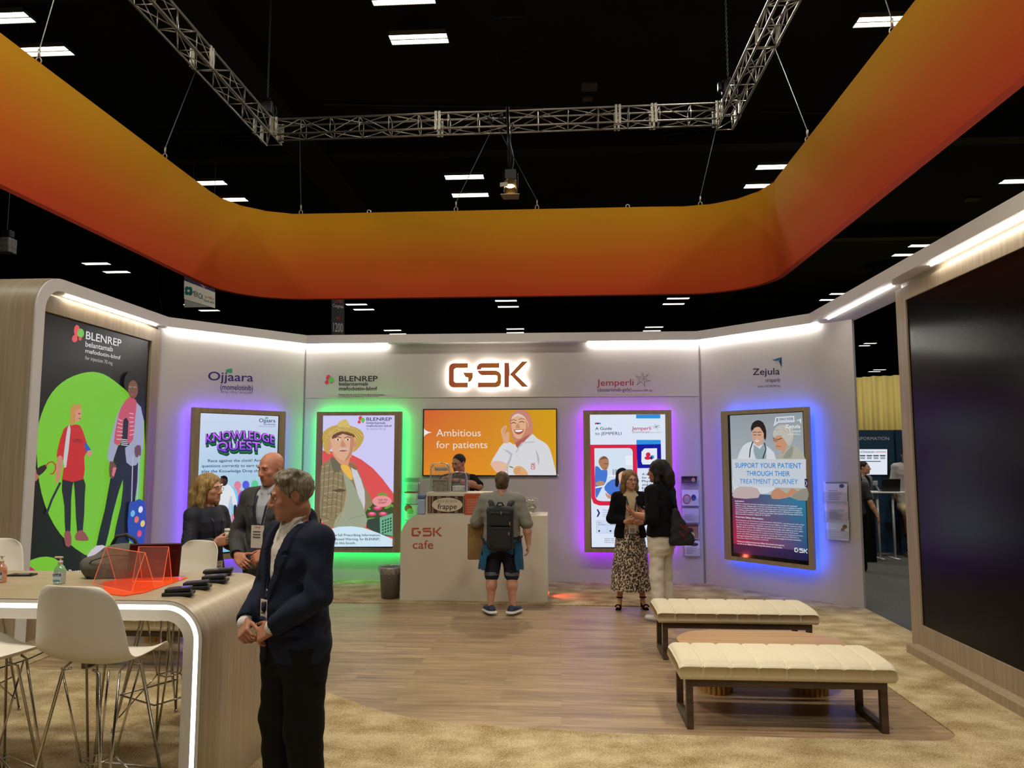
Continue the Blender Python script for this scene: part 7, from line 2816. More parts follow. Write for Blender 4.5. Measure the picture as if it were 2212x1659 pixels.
        if badge:
            c = Vector((s.lean[0] * 0.8, -ry - 0.014 - s.belly * 0.9 + s.lean[1] * 0.8, zb))
            mb = MB().box((c.x - card[0], c.y - 0.003, c.z - 2 * card[1] + 0.02), (c.x + card[0], c.y, c.z + 0.02))
            b_ = mb.obj('badge', mat('badge_card', (214, 208, 196), 0.5), s.t)
            pl = Plane((c.x, c.y - 0.003, c.z), (1, 0, 0))
            A = Art(pl, px=False, base=0.0008, step=0.0004)
            A.text('ONS', -card[0] * 0.45, 0.0, card[0] * 0.45, 0.013, (190, 70, 60), 0.04)
            for k in range(3):
                A.rect(-card[0] * 0.7, -0.03 - k * 0.02, card[0] * 0.5, -0.022 - k * 0.02, (90, 88, 90))
            A.rect(-card[0], -card[1] * 2 + 0.022, card[0], -card[1] * 2 + 0.036, (60, 60, 90))
            o = new_mesh('badge_print', A.v, A.f, M_print, b_, world=False)
            ca = o.data.color_attributes.new('Col', 'FLOAT_COLOR', 'CORNER')
            ca.data.foreach_set('color', [x for f in A.c for c_ in f for x in (*c_, 1.0)])


M_navy = mat('navy_wool', (26, 32, 50), 0.85, vary=0.18, vscale=160, bump=0.15, bscale=400, spec=0.2)
M_blackcloth = mat('black_cloth', (16, 15, 16), 0.9, spec=0.15, bump=0.15, bscale=200)
M_shirtw = mat('white_shirt_cotton', (214, 208, 198), 0.8, bump=0.12, bscale=120)
M_lany = mat('navy_lanyard', (28, 30, 56), 0.7)
M_lensg = clear('spectacle_lens', (0.96, 0.97, 0.97), 0.9, 0.02)

# ---- 1: grey-haired man in the navy blazer, in the foreground
LA = dict(e=(0.268, -0.045, 1.15), w=(0.115, -0.205, 1.005), d=(-0.80, -0.34, -0.50), n=(-0.1, 0.85, -0.35), curl=(0.55, 0.6, 0.62, 0.66), thumb=0.35)
RA = dict(e=(-0.265, -0.02, 1.125), w=(-0.095, -0.235, 1.005), d=(0.72, -0.40, -0.50), n=(0.25, 0.80, -0.55), curl=(0.75, 0.8, 0.85, 0.9), thumb=0.5)
mx, my = -1.335, 3.80
P1 = Human('grey-haired man in navy blazer with clasped hands, standing right of the white-edged table', (mx, my, 0.012), math.radians(-38), 1.705,
           skin_mat('tanned_skin', (172, 118, 92)), head=(math.radians(-29), math.radians(11), math.radians(2)), arms=dict(L=LA, R=RA), b=1.13, res=0.0045, belly=0.045, hc=(0, -0.045, 1.632), lip=skin_mat('tanned_lip', (158, 102, 84)))
P1.body()
gh = hair_mat('grey_wavy_hair', (70, 64, 54), (158, 148, 128))
P1.brows(mat('grey_brow', (74, 62, 50), 0.8), 0.0045)


def short_hair(S, H, R, thick=0.012, low=-0.055, front=0.055, top=0.0):
    S.ell(H((0, 0.022, 0.036 + top)), (0.076 + thick, 0.092 + thick, 0.082 + thick), R, k=0.02)
    S.ell(H((0, -0.132, -0.022)), (0.12, 0.128, 0.10), R, k=0.012, op='-')
    S.half(H((0, 0, low)), R @ _v((0, -0.45, -1)), op='-')
    for q in (-1, 1):
        S.ell(H((q * 0.092, 0.010, -0.012)), (0.032, 0.028, 0.046), R, k=0.006, op='-')


def gh_fn(S, H, R):
    short_hair(S, H, R, 0.010, -0.07)
    for q, (x, y, z, r) in enumerate(((0.03, -0.038, 0.104, 0.02), (-0.02, -0.042, 0.104, 0.02), (0.05, -0.025, 0.094, 0.02), (-0.05, -0.025, 0.094, 0.02), (0.0, -0.02, 0.116, 0.026), (0.04, 0.02, 0.118, 0.026), (-0.04, 0.01, 0.116, 0.026), (0.07, -0.01, 0.085, 0.022))):
        S.ell(H((x, y, z)), (r * 1.1, r * 1.5, r * 0.75), R @ R_of(0.5 * q, 0, 0.3), k=0.022)


P1.hair(gh_fn, gh, 0.004, waves(0.0035, [(150, 60, 90), (-90, 130, 60), (60, -40, 170), (210, 90, -60)], 2))
# shirt
S = SDF()
S.loft(P1.torso_secs(0.004), k=0.02)
S.cap((0, 0.012, 1.45), (0, 0.004, 1.515), 0.072, 0.066, k=0.02)
S.cap((0, -0.0, 1.50), (0, -0.03, 1.60), 0.0605, 0.05, k=0.005, op='-')
S.half((0, 0.03, 1.545), (0, -0.55, 1), op='-')
S.cap((0, -0.12, 1.50), (0, -0.135, 1.40), 0.034, 0.012, k=0.004, op='-')
for q in (-1, 1):
    S.tube([(q * 0.058, 0.0, 1.53), (q * 0.05, -0.055, 1.505), (q * 0.030, -0.088, 1.455)], [0.012, 0.016, 0.010], k=0.01, flat=(0, -1, 0.4), fs=0.5)
for nm in 'LR':
    A_ = P1.arms[nm]
    e, w_ = _v(A_['e']), _v(A_['w'])
    S.cap(e + (w_ - e) * 0.8, e + (w_ - e) * 1.01, 0.034, 0.0345, k=0.0)
S.disp = waves(0.003, [(12, 5, 60), (40, 0, 22)], 6)
S.obj('shirt', M_shirtw, 0.0055, P1.t)
for k in range(4):
    z = 1.42 - k * 0.085
    y = -0.118 - (0.012 if k else 0) - 0.008 * k - (0.018 if k > 2 else 0)
    MB().lathe([(0.0055, 0.0), (0.005, 0.002), (0.0, 0.002)], (0, 0, 0), 10, Matrix.Translation((0.004, y, z)) @ Matrix.Rotation(PI / 2, 4, 'X')).obj('button', mat('shirt_button', (190, 184, 172), 0.4), P1.t)


# blazer
def v_open(xc, zb, zt, wt, yb=0.02):
    def fn(P):
        w_ = np.interp(P[:, 2], [zb - 0.3, zb, zt, zt + 0.12], [-0.06, 0.0, wt, wt + 0.03])
        return np.maximum(np.abs(P[:, 0] - xc) - w_, P[:, 1] - yb)
    return fn


def blazer(Pn, m, g=0.026, zb=1.06, hem=0.81, res=0.006, wt=0.075, seed=1, folds=0.0045, xc=0.0, r=(0.070, 0.064, 0.052), lower=0.0):
    S = SDF()
    secs = Pn.torso_secs(g)
    secs = [(hem, 0, 0.008, secs[0][3] + 0.012, secs[0][4] + 0.016)] + [(z, cx, cy, rx + (0.006 if z < 1.1 else 0), ry) for z, cx, cy, rx, ry in secs]
    S.loft(secs, k=0.02)
    for nm in 'LR':
        Pn.sleeve(S, nm, r[0], r[1], r[2], 1.88, k=0.022)
    S.cap((0, 0.03, 1.43), (0, 0.03, 1.50), 0.085, 0.072, k=0.02)
    S.fun(v_open(xc, zb, 1.42, wt), k=0.004)
    S.cap((0, -0.01, 1.44), (0, -0.06, 1.62), 0.069, 0.075, k=0.006, op='-')
    # front skirts part below the button
    def gap(P):
        w_ = np.interp(P[:, 2], [hem - 0.05, zb - 0.12, zb], [0.05, 0.004, -0.01])
        return np.maximum(np.abs(P[:, 0] - xc) - w_, P[:, 1] + 0.02)
    S.fun(gap, k=0.006)
    S.fun(lambda P: np.maximum(np.maximum(np.abs(P[:, 0] - 0.155) - 0.004, np.maximum(-P[:, 1] + 0.03, P[:, 2] - 0.93)), -1), k=0.003)
    for nm in 'LR':
        e, w_ = _v(Pn.arms[nm]['e']), _v(Pn.arms[nm]['w'])
        S.cap(e + (w_ - e) * 0.93, e + (w_ - e) * 1.2, r[2] - 0.014, r[2] - 0.014, k=0.003, op='-')
    wv = waves(folds, [(22, 14, 46), (-30, 22, 34), (14, -40, 60), (38, 30, -28)], seed)

    def dsp(P):
        ax, z = np.abs(P[:, 0] - xc), P[:, 2]
        q = ax - np.interp(z, [zb, 1.42, 1.54], [0.0, wt, wt + 0.03])
        lw = np.interp(z, [zb - 0.02, zb + 0.04, 1.31, 1.38, 1.46], [0.0, 0.022, 0.062, 0.055, 0.035])
        m = np.clip((lw - q) / 0.005, 0, 1) * np.clip((q + 0.012) / 0.005, 0, 1) * (P[:, 1] < 0.02) * (z > zb) * (z < 1.49)
        m = m * (1 - ((z > 1.345) & (z < 1.358) & (q > 0.030)))
        return wv(P) * np.clip((1.50 - z) * 4, 0.2, 1) - 0.010 * m
    S.disp = dsp
    return S.obj('blazer', m, res, Pn.t)


blazer(P1, M_navy, res=0.0055, xc=0.0, folds=0.007)
for q, z0 in ((1, 0.985), (-1, 0.985)):
    MB().rbox((-0.06, -0.006, -0.025), (0.06, 0.006, 0.02), 0.005, 2, Matrix.Translation((q * 0.165, -0.150, z0)) @ Matrix.Rotation(q * 0.75, 4, 'Z') @ Matrix.Rotation(-0.1, 4, 'X')).obj('pocket_flap', M_navy, P1.t)
MB().lathe([(0.010, 0.0), (0.010, 0.003), (0.004, 0.004), (0.0, 0.004)], (0, 0, 0), 12, Matrix.Translation((0.012, -0.217, 1.055)) @ Matrix.Rotation(PI / 2, 4, 'X')).obj('button', M_blackcloth, P1.t)


def trousers(Pn, m, g=0.012, r=(0.108, 0.078, 0.066), res=0.007, top=1.0, upto=2.05, seed=3, folds=0.004):
    S = SDF()
    T = Pn.torso_secs(g, 0.82, top)
    S.loft([(0.73, T[0][1], T[0][2], T[0][3] * 0.86, T[0][4] * 0.72)] + T, k=0.03)
    Pn.leg_cloth(S, *r, upto=upto, k=0.042)
    wv = waves(folds, [(30, 18, 26), (-22, 30, 40), (16, -12, 70)], seed)
    S.disp = wv
    return S.obj('trousers', m, res, Pn.t)


P1.legs['L'] = dict(hip=(0.09, 0.0, 0.90), k=(0.115, -0.012, 0.49), a=(0.13, 0.02, 0.085), toe=(0.25, -1, 0))
P1.legs['R'] = dict(hip=(-0.09, 0.0, 0.90), k=(-0.115, -0.012, 0.49), a=(-0.13, 0.02, 0.085), toe=(-0.2, -1, 0))
trousers(P1, mat('charcoal_trousers', (24, 22, 22), 0.9, spec=0.15, bump=0.1, bscale=300), r=(0.122, 0.092, 0.082), res=0.007)
P1.shoes(mat('black_leather', (16, 14, 13), 0.35))
# lanyard tucked in the open blazer
P1.lanyard(M_lany, ry=0.128, zb=1.10, badge=True, card=(0.03, 0.05))
# ---- 2: blonde woman with the coffee cup behind the table
P2 = Human('blonde woman in navy top and glasses holding a patterned paper cup behind the table', (-2.88, 6.02, 0.012), math.radians(72), 1.625, skin_mat('fair_skin', (206, 150, 122)), True,
           head=(math.radians(6), math.radians(2), 0), res=0.0065, lip=skin_mat('rose_lip', (190, 116, 104)),
           arms=dict(R=dict(e=(-0.245, -0.05, 1.14), w=(-0.15, -0.25, 1.20), d=(0.35, -0.92, 0.16), n=(0.9, 0.35, 0.1), curl=(0.55, 0.6, 0.62, 0.65), thumb=0.6),
                     L=dict(e=(0.235, -0.06, 1.15), w=(0.20, -0.30, 1.075), d=(-0.1, -0.72, -0.70), n=(-0.9, 0.0, 0.2), curl=(0.15, 0.2, 0.28, 0.3), thumb=0.2)))
P2.body(leg_r=0.8)
blond = hair_mat('dark_blonde_hair', (104, 78, 44), (196, 164, 106))
P2.brows(mat('brown_brow', (110, 80, 56), 0.8), 0.003)


def long_bob(S, H, R, low=-0.20, back=0.05, thick=0.022, part=0.0, wide=0.0):
    S.ell(H((0, 0.02, 0.036)), (0.078 + thick * 0.7, 0.096 + thick * 0.6, 0.086 + thick * 0.7), R, k=0.02)
    for q in (-1, 1):
        S.tube([H((q * 0.065, -0.005, 0.05)), H((q * (0.088 + wide), 0.005, -0.02)), H((q * (0.095 + wide), 0.012, -0.11)), H((q * (0.085 + wide), 0.0, low))], [0.036, 0.034, 0.036, 0.026], k=0.03, kk=0.02)
    S.tube([H((0, 0.07, 0.04)), H((0, 0.095 + back * 0.3, -0.05)), H((0, 0.085 + back * 0.4, -0.13)), H((0, 0.075 + back * 0.4, low + 0.01))], [0.07, 0.074, 0.072, 0.05], k=0.04, kk=0.03)
    S.ell(H((0, -0.130, -0.035)), (0.072, 0.108, 0.112), R, k=0.012, op='-')


P2.hair(lambda S, H, R: long_bob(S, H, R, -0.215, 0.06), blond, 0.006, waves(0.006, [(60, 50, 30), (-50, 70, 22), (90, -40, 18)], 5))


def glasses(Pn, m, lens=True):
    H = lambda p: Vector(Pn.hc + Pn.HR @ _v(p))
    for q in (-1, 1):
        pts = [H((q * 0.032 + 0.019 * math.cos(a), -0.106 + 0.10 * abs(q * 0.032 + 0.019 * math.cos(a)) ** 1.5, 0.0 + 0.014 * math.sin(a))) for a in np.linspace(0, 2 * PI, 18, endpoint=False)]
        r_ = MB().tube(pts, 0.0018, 5, closed=True).tube([H((q * 0.051, -0.103, 0.006)), H((q * 0.077, -0.05, 0.008)), H((q * 0.079, 0.01, 0.006))], 0.0017, 5).obj('spectacle_frame', m, Pn.t, True)
    MB().tube([H((-0.013, -0.106, 0.004)), H((0, -0.110, 0.007)), H((0.013, -0.106, 0.004))], 0.0017, 5).obj('spectacle_bridge', m, Pn.t, True)


glasses(P2, mat('gold_wire', (190, 160, 120), 0.3, 0.8))
M_navytop = mat('navy_sequin_top', (22, 26, 40), 0.75, vary=0.5, vscale=90)


def sweater(Pn, m, g=0.016, hem=0.90, r=(0.062, 0.056, 0.044), upto=1.85, res=0.0065, seed=1, folds=0.003, neck=0.07, name='top', nz=1.50, extra=None):
    S = SDF()
    secs = Pn.torso_secs(g)
    if hem < secs[0][0]:
        secs = [(hem,) + secs[0][1:]] + secs
    else:
        secs = [(hem, 0, secs[0][2], float(np.interp(hem, [q[0] for q in secs], [q[3] for q in secs])), float(np.interp(hem, [q[0] for q in secs], [q[4] for q in secs])))] + [q for q in secs if q[0] > hem]
    S.loft(secs, k=0.02)
    for nm in 'LR':
        Pn.sleeve(S, nm, r[0], r[1], r[2], upto, k=0.025)
    S.cap((Pn.lean[0], 0.0 + Pn.lean[1], 1.475), (Pn.lean[0], -0.03 + Pn.lean[1], 1.62), neck, neck + 0.02, k=0.006, op='-')
    if extra:
        extra(S)
    S.disp = waves(folds, [(24, 16, 40), (-28, 24, 30), (16, -36, 56)], seed)
    return S.obj(name, m, res, Pn.t)


sweater(P2, M_navytop, 0.022, 0.86, (0.066, 0.062, 0.046), 1.8, seed=7)
# pale floral sequins on the upper sleeve
rs = random.Random(2)
mb = MB()
for k in range(70):
    f_ = rs.random()
    e, sh = _v(P2.arms['R']['e']), P2.sh['R']
    p = sh + (e - sh) * (0.1 + 0.85 * f_)
    a = rs.uniform(-1.1, 1.1)
    d_ = _v((-math.cos(a), -math.sin(a) * 0.8, 0.1))
    q = p + unit(d_) * 0.0645
    mb.box(q - 0.002, q + 0.002)
o = mb.obj('sequin', mat('silver_sequin', (160, 160, 170), 0.3, 0.5), P2.t)
o['kind'] = 'stuff'
trousers(P2, M_blackcloth, res=0.009)
P2.shoes(M_blackcloth)
P2.lanyard(M_lany, ry=0.135, zb=1.00)
# the cup in her right hand
A_ = P2.arms['R']
cw = Matrix.Translation(P2.t.location) @ Matrix.Rotation(P2.t.rotation_euler.z, 4, 'Z') @ Matrix.Scale(P2.sc, 4)
hc_ = _v(A_['w']) + unit(A_['d']) * 0.085 + unit(A_['n']) * 0.048
cp = cw @ Vector(hc_)
cup = thing('paper_cup', 'white paper cup with brown dots held by the blonde woman', 'cup', (cp.x + 0.012, cp.y - 0.005, cp.z - 0.03))
MB().lathe([(0.026, 0.0), (0.036, 0.10), (0.034, 0.10), (0.024, 0.004)], (0, 0, 0), 24).obj('cup', mat('cup_paper', (222, 214, 198), 0.6), cup, True)
MB().lathe([(0.038, 0.098), (0.038, 0.106), (0.034, 0.116), (0.0, 0.116)], (0, 0, 0), 24).obj('lid', mat('cup_lid', (226, 222, 212), 0.4), cup, True)
mb = MB()
for k in range(46):
    a, z = rs.random() * 6.28, rs.uniform(0.055, 0.09)
    r = 0.026 + 0.010 * z / 0.10 + 0.0006
    M = Matrix.Translation((r * math.cos(a), r * math.sin(a), z)) @ Matrix.Rotation(a, 4, 'Z')
    mb.box((-0.0004, -0.003, -0.003), (0.0006, 0.003, 0.003), M)
o = mb.obj('dot_pattern', mat('brown_ink', (74, 54, 40), 0.6), cup)
o['kind'] = 'stuff'

# ---- 3: bald man in the grey suit
P3 = Human('bald man in grey suit with lanyard and badge behind the grey-haired man', (-2.26, 5.82, 0.012), math.radians(-14), 1.81, skin_mat('ruddy_skin', (196, 134, 108)), head=(math.radians(-12), math.radians(12), 0), res=0.0065, b=1.08,
           lip=skin_mat('ruddy_lip', (182, 114, 96)), arms=dict(R=dict(e=(-0.30, -0.01, 1.13), w=(-0.13, -0.215, 1.00), d=(0.75, -0.4, -0.35), n=(0.2, 0.75, -0.5), curl=(0.5, 0.55, 0.6, 0.65), thumb=0.1),
                                                               L=dict(e=(0.28, 0.0, 1.13), w=(0.12, -0.22, 1.03), d=(-0.8, -0.3, -0.4), n=(-0.1, 0.8, -0.4), curl=(0.5, 0.5, 0.55, 0.6))))
P3.body(leg_r=0.85)
P3.brows(mat('light_brow', (150, 110, 84), 0.8), 0.0035)
M_greysuit = mat('mid_grey_suit', (74, 74, 74), 0.85, vary=0.12, vscale=120, spec=0.2)
S = SDF()
S.loft(P3.torso_secs(0.004), k=0.02)
S.cap((0, 0.012, 1.45), (0, 0.004, 1.515), 0.072, 0.064, k=0.02)
S.cap((0, -0.0, 1.50), (0, -0.03, 1.60), 0.0605, 0.05, k=0.005, op='-')
S.half((0, 0, 1.535), (0, 0.25, 1), op='-')
for q in (-1, 1):
    S.tube([(q * 0.058, 0.0, 1.52), (q * 0.05, -0.055, 1.50), (q * 0.030, -0.088, 1.455)], [0.012, 0.016, 0.010], k=0.01, flat=(0, -1, 0.4), fs=0.5)
S.obj('shirt', mat('pale_blue_shirt', (176, 182, 192), 0.8), 0.0065, P3.t)
blazer(P3, M_greysuit, folds=0.007, res=0.0075, wt=0.085, seed=11, zb=1.02)
trousers(P3, M_greysuit, res=0.009)
P3.shoes(MATS['black_leather'])
P3.lanyard(M_lany, ry=0.150, zb=1.20, card=(0.055, 0.09))

# ---- 4: customer at the counter seen from behind
P4 = Human('person with black backpack seen from behind, ordering at the counter', (-0.675, 8.74, 0.002), math.radians(180), 1.60, skin_mat('pink_skin', (206, 152, 128)), head=(0, math.radians(7), 0), b=1.30, res=0.0075,
           arms=dict(L=dict(e=(0.335, -0.05, 1.13), w=(0.24, -0.24, 1.12), d=(-0.3, -0.9, 0.1), n=(-0.3, 0.1, -1), curl=(0.4, 0.45, 0.5, 0.55)), R=dict(e=(-0.315, 0.03, 1.12), w=(-0.335, 0.0, 0.86), d=(0.02, -0.12, -1), n=(1, 0, 0), curl=(0.35, 0.4, 0.45, 0.5))),
           legs=dict(L=dict(hip=(0.095, 0, 0.90), k=(0.125, 0, 0.49), a=(0.138, 0.02, 0.10), toe=(0.55, -1, 0)), R=dict(hip=(-0.095, 0, 0.90), k=(-0.125, 0, 0.49), a=(-0.138, 0.02, 0.10), toe=(-0.55, -1, 0))))
P4.body(arm_r=1.28, leg_r=1.22)
tied = hair_mat('mousy_brown_hair', (58, 44, 28), (116, 92, 60))


def tied_hair(S, H, R):
    S.ell(H((0, 0.02, 0.034)), (0.094, 0.110, 0.098), R, k=0.02)
    S.ell(H((0, 0.05, -0.05)), (0.080, 0.062, 0.060), R, k=0.03)
    S.ell(H((0, 0.122, -0.005)), (0.042, 0.030, 0.048), R, k=0.012)
    S.ell(H((0, -0.128, -0.04)), (0.11, 0.115, 0.10), R, k=0.012, op='-')
    S.half(H((0, 0, -0.085)), R @ _v((0, -0.4, -1)), op='-')
    for q in (-1, 1):
        S.ell(H((q * 0.09, -0.004, -0.012)), (0.022, 0.03, 0.04), R, k=0.006, op='-')


P4.hair(tied_hair, tied, 0.006, waves(0.003, [(90, 30, 60), (-70, 60, 50), (140, 0, 40)], 3))
M_gtee = mat('heather_grey_cotton', (136, 134, 122), 0.9, vary=0.12, vscale=90)
sweater(P4, M_gtee, 0.024, 0.84, (0.084, 0.082, 0.07), 0.97, res=0.0075, folds=0.004, seed=4)
H = lambda p: P4.hc + P4.HR @ _v(p)
MB().tube([(0.07 * math.sin(a), 0.02 + 0.068 * math.cos(a), 1.49 - 0.012 * math.cos(a)) for a in np.linspace(-2.2, 2.2, 16)], 0.012, 6).obj('lanyard_strap', mat('orange_ribbon', (216, 110, 44), 0.7), P4.t, True)
# shorts, overshirt knotted round the waist
S = SDF()
S.loft(P4.torso_secs(0.024, 0.82, 0.98), k=0.03)
P4.leg_cloth(S, 0.125, 0.094, 0.09, upto=1.0)
S.disp = waves(0.004, [(30, 18, 26), (-22, 30, 40)], 9)
S.obj('shorts', mat('navy_denim', (20, 26, 44), 0.85, vary=0.2, vscale=60), 0.0075, P4.t)
for q, L in ((1, P4.legs['L']), (-1, P4.legs['R'])):
    S = SDF()
    k_ = _v(L['k'])
    S.cap(k_ + _v((0, 0, 0.015)), k_ + _v((0, 0, 0.035)), 0.098, 0.098, k=0)
    S.half(k_ + _v((0, 0, -0.012)), (0, 0, -1))
    S.half(k_ + _v((0, 0, 0.04)), (0, 0, 1))
    S.obj('rolled_cuff', mat('grey_cuff', (104, 112, 120), 0.9), 0.007, P4.t)
S = SDF()
S.loft([(0.56, 0, 0.05, 0.285, 0.175), (0.70, 0, 0.04, 0.27, 0.175), (0.84, 0, 0.02, 0.252, 0.17), (0.93, 0, 0.01, 0.238, 0.16)], k=0.02)
S.loft([(0.50, 0, 0.05, 0.262, 0.155), (0.70, 0, 0.04, 0.25, 0.158), (0.84, 0, 0.02, 0.234, 0.152), (0.98, 0, 0.01, 0.22, 0.142)], k=0.004, op='-')
S.half((0, -0.02, 0), (0, -1, 0))
S.fun(lambda P: np.maximum(np.abs(P[:, 0]) - np.interp(P[:, 2], [0.5, 0.74, 0.82], [0.21, 0.16, 0.0]), -P[:, 1]), k=0.01)
S.disp = waves(0.007, [(70, 20, 2), (-60, 30, 4)], 12)
S.obj('tied_overshirt', mat('teal_blue_cotton', (24, 84, 116), 0.85, vary=0.15, vscale=40), 0.0065, P4.t)
P4.shoes(mat('navy_running_mesh', (28, 38, 66), 0.7, vary=0.3, vscale=120), mat('white_sole', (206, 204, 196), 0.6), 1.22)
# backpack worn on the back: rests on the person but is a thing of its own
bkM = Matrix.Translation(P4.t.location) @ Matrix.Rotation(PI, 4, 'Z')
bk = thing('backpack', 'black backpack worn by the person at the counter', 'backpack', P4.t.location + Vector((0, -0.2, 0.86 * P4.sc)), PI)
oz = 0.0
S = SDF()
S.box((0, 0.05, 0.20), (0.150, 0.075, 0.235), 0.05, k=0.0)
S.ell((0, 0.05, 0.41), (0.13, 0.07, 0.05), k=0.04)
M_bkp = mat('black_nylon', (26, 26, 27), 0.75, vary=0.15, vscale=50, bump=0.25, bscale=260)
S.disp = waves(0.002, [(40, 20, 24), (-30, 40, 18)], 1)
S.obj('main_compartment', M_bkp, 0.007, bk)
S = SDF()
S.box((0, 0.125, 0.105), (0.125, 0.035, 0.125), 0.03)
S.obj('front_pocket', M_bkp, 0.006, bk)
S = SDF()
S.box((0, 0.122, 0.315), (0.118, 0.03, 0.085), 0.028)
S.obj('front_pocket', M_bkp, 0.006, bk)
MB().tube([(-0.115, 0.156, 0.375), (0, 0.163, 0.39), (0.115, 0.156, 0.375)], 0.003, 5).obj('zipper', mat('zip_grey', (70, 70, 70), 0.4, 0.5), bk, True)
MB().tube([(-0.12, 0.162, 0.218), (0, 0.170, 0.223), (0.12, 0.162, 0.218)], 0.003, 5).obj('zipper', MATS['zip_grey'], bk, True)
for x, z in ((-0.02, 0.40), (-0.115, 0.285), (-0.105, 0.175)):
    MB().rbox((x - 0.006, 0.158, z - 0.035), (x + 0.006, 0.172, z), 0.004).obj('zip_pull', mat('steel_pull', (190, 170, 130), 0.3, 0.7), bk)
for q in (-1, 1):
    MB().tube([(q * 0.09, 0.04, 0.42), (q * 0.105, -0.03, 0.475), (q * 0.13, -0.13, 0.49), (q * 0.15, -0.26, 0.42), (q * 0.16, -0.30, 0.30)], 0.032, 6).obj('shoulder_strap', mat('black_strap', (34, 34, 34), 0.8), bk, True)
    MB().tube([(q * 0.15, 0.02, 0.02), (q * 0.21, -0.06, 0.06), (q * 0.235, -0.16, 0.10)], 0.01, 6).obj('lower_strap', MATS['black_strap'], bk, True)
MB().tube([(-0.04, 0.06, 0.45), (-0.02, 0.07, 0.49), (0.02, 0.07, 0.49), (0.04, 0.06, 0.45)], 0.009, 6).obj('grab_handle', MATS['black_strap'], bk, True)
MB().box((0.075, 0.161, 0.0), (0.10, 0.163, 0.04)).obj('patch', M_black, bk)
# paper bag hanging from the left forearm
pw = Matrix.Translation(P4.t.location) @ Matrix.Rotation(PI, 4, 'Z') @ Matrix.Scale(P4.sc, 4)
pc = pw @ Vector((0.335, -0.13, 1.02))
pb = thing('paper_bag', 'brown paper bag hanging from the arm of the backpack wearer', 'bag', (pc.x, pc.y, pc.z - 0.33), math.radians(12))
vs = [(-0.10, -0.06, 0), (0.10, -0.06, 0), (0.10, 0.06, 0), (-0.10, 0.06, 0), (-0.095, -0.012, 0.21), (-0.10, -0.05, 0.40), (0.10, -0.05, 0.40), (0.10, 0.05, 0.40), (-0.10, 0.05, 0.40), (-0.088, 0.0, 0.40), (-0.085, 0.0, 0.20), (0.085, 0.0, 0.2), (0.088, 0, 0.4)]
new_mesh('body', vs, [(0, 3, 2, 1), (0, 1, 6, 5), (2, 3, 8, 7), (1, 2, 11), (1, 11, 12, 6), (2, 7, 12, 11), (3, 0, 10), (0, 5, 9, 10), (3, 10, 9, 8)], mat('kraft_paper', (146, 112, 66), 0.8, vary=0.08, vscale=14), pb, world=False)
for y in (-0.045, 0.045):
    MB().tube([(-0.04, y, 0.39), (-0.038, y * 0.6, 0.46), (0.0, 0, 0.50), (0.038, y * 0.6, 0.46), (0.04, y, 0.39)], 0.004, 5).obj('handle', mat('paper_cord', (206, 196, 176), 0.8), pb, True)

# ---- 5: barista behind the counter
P5 = Human('dark-haired man in black polo behind the counter working at the dispensers', (-1.40, 10.42, 0.012), math.radians(-16), 1.80, skin_mat('warm_skin', (172, 116, 88)), head=(math.radians(-14), math.radians(14), 0), b=1.12, res=0.008, lip=skin_mat('warm_lip', (156, 98, 78)),
           arms=dict(L=dict(e=(0.33, -0.10, 1.34), w=(0.085, -0.24, 1.42), d=(-0.97, -0.2, 0.1), n=(0, 0.3, -1), curl=(0.4, 0.5, 0.5, 0.5)), R=dict(e=(-0.30, -0.10, 1.30), w=(-0.10, -0.28, 1.44), d=(0.7, -0.3, 0.3), n=(0.2, 0.3, -1), curl=(0.6, 0.6, 0.7, 0.7))))
P5.body(arm_r=1.12, leg_r=0.8)
dk = hair_mat('near_black_hair', (12, 10, 9), (40, 32, 27))
P5.hair(lambda S, H, R: short_hair(S, H, R, 0.007, -0.05), dk, 0.006, waves(0.001, [(150, 60, 90), (-90, 130, 60)], 2))
P5.brows(dk, 0.0045)
sweater(P5, M_blackcloth, 0.02, 0.86, (0.074, 0.07, 0.06), 0.85, res=0.0075, seed=8, name='polo_shirt')
trousers(P5, M_blackcloth, res=0.010)
P5.shoes(MATS['black_leather'])
e_, w_ = _v(P5.arms['L']['e']), _v(P5.arms['L']['w'])
MB().tube([e_ + (w_ - e_) * 0.90, e_ + (w_ - e_) * 0.97], 0.034, 12).obj('wrist_watch', M_black, P5.t, True)

# ---- 6: woman in the leopard skirt
P6 = Human('woman in black cardigan and leopard print skirt facing the viewer', (0.83, 9.16, 0.002), math.radians(6), 1.615, MATS['fair_skin'], True, head=(math.radians(14), math.radians(4), 0), res=0.0065, b=1.06, lip=MATS['rose_lip'],
           arms=dict(R=dict(e=(-0.245, 0.0, 1.14), w=(-0.085, -0.20, 1.115), d=(0.9, -0.25, 0.25), n=(0.1, 0.6, 0.7), curl=(0.5, 0.55, 0.6, 0.65), thumb=0.6), L=dict(e=(0.245, 0.0, 1.14), w=(0.10, -0.20, 1.10), d=(-0.9, -0.22, 0.15), n=(-0.1, 0.7, 0.6), curl=(0.5, 0.55, 0.6, 0.6), thumb=0.4)),
           legs=dict(L=dict(hip=(0.085, 0, 0.90), k=(0.10, -0.01, 0.50), a=(0.155, 0.03, 0.135), toe=(0.12, -1, -0.35)), R=dict(hip=(-0.085, 0, 0.90), k=(-0.10, -0.01, 0.50), a=(-0.145, 0.03, 0.135), toe=(-0.35, -1, -0.35))))
P6.body()
P6.hair(lambda S, H, R: long_bob(S, H, R, -0.185, 0.0, 0.018), hair_mat('brown_blonde_hair', (84, 62, 38), (160, 128, 84)), 0.006, waves(0.004, [(60, 50, 30), (-50, 70, 22), (90, -40, 18)], 8))
P6.brows(MATS['brown_brow'], 0.003)
glasses(P6, mat('black_frame', (30, 26, 26), 0.4))
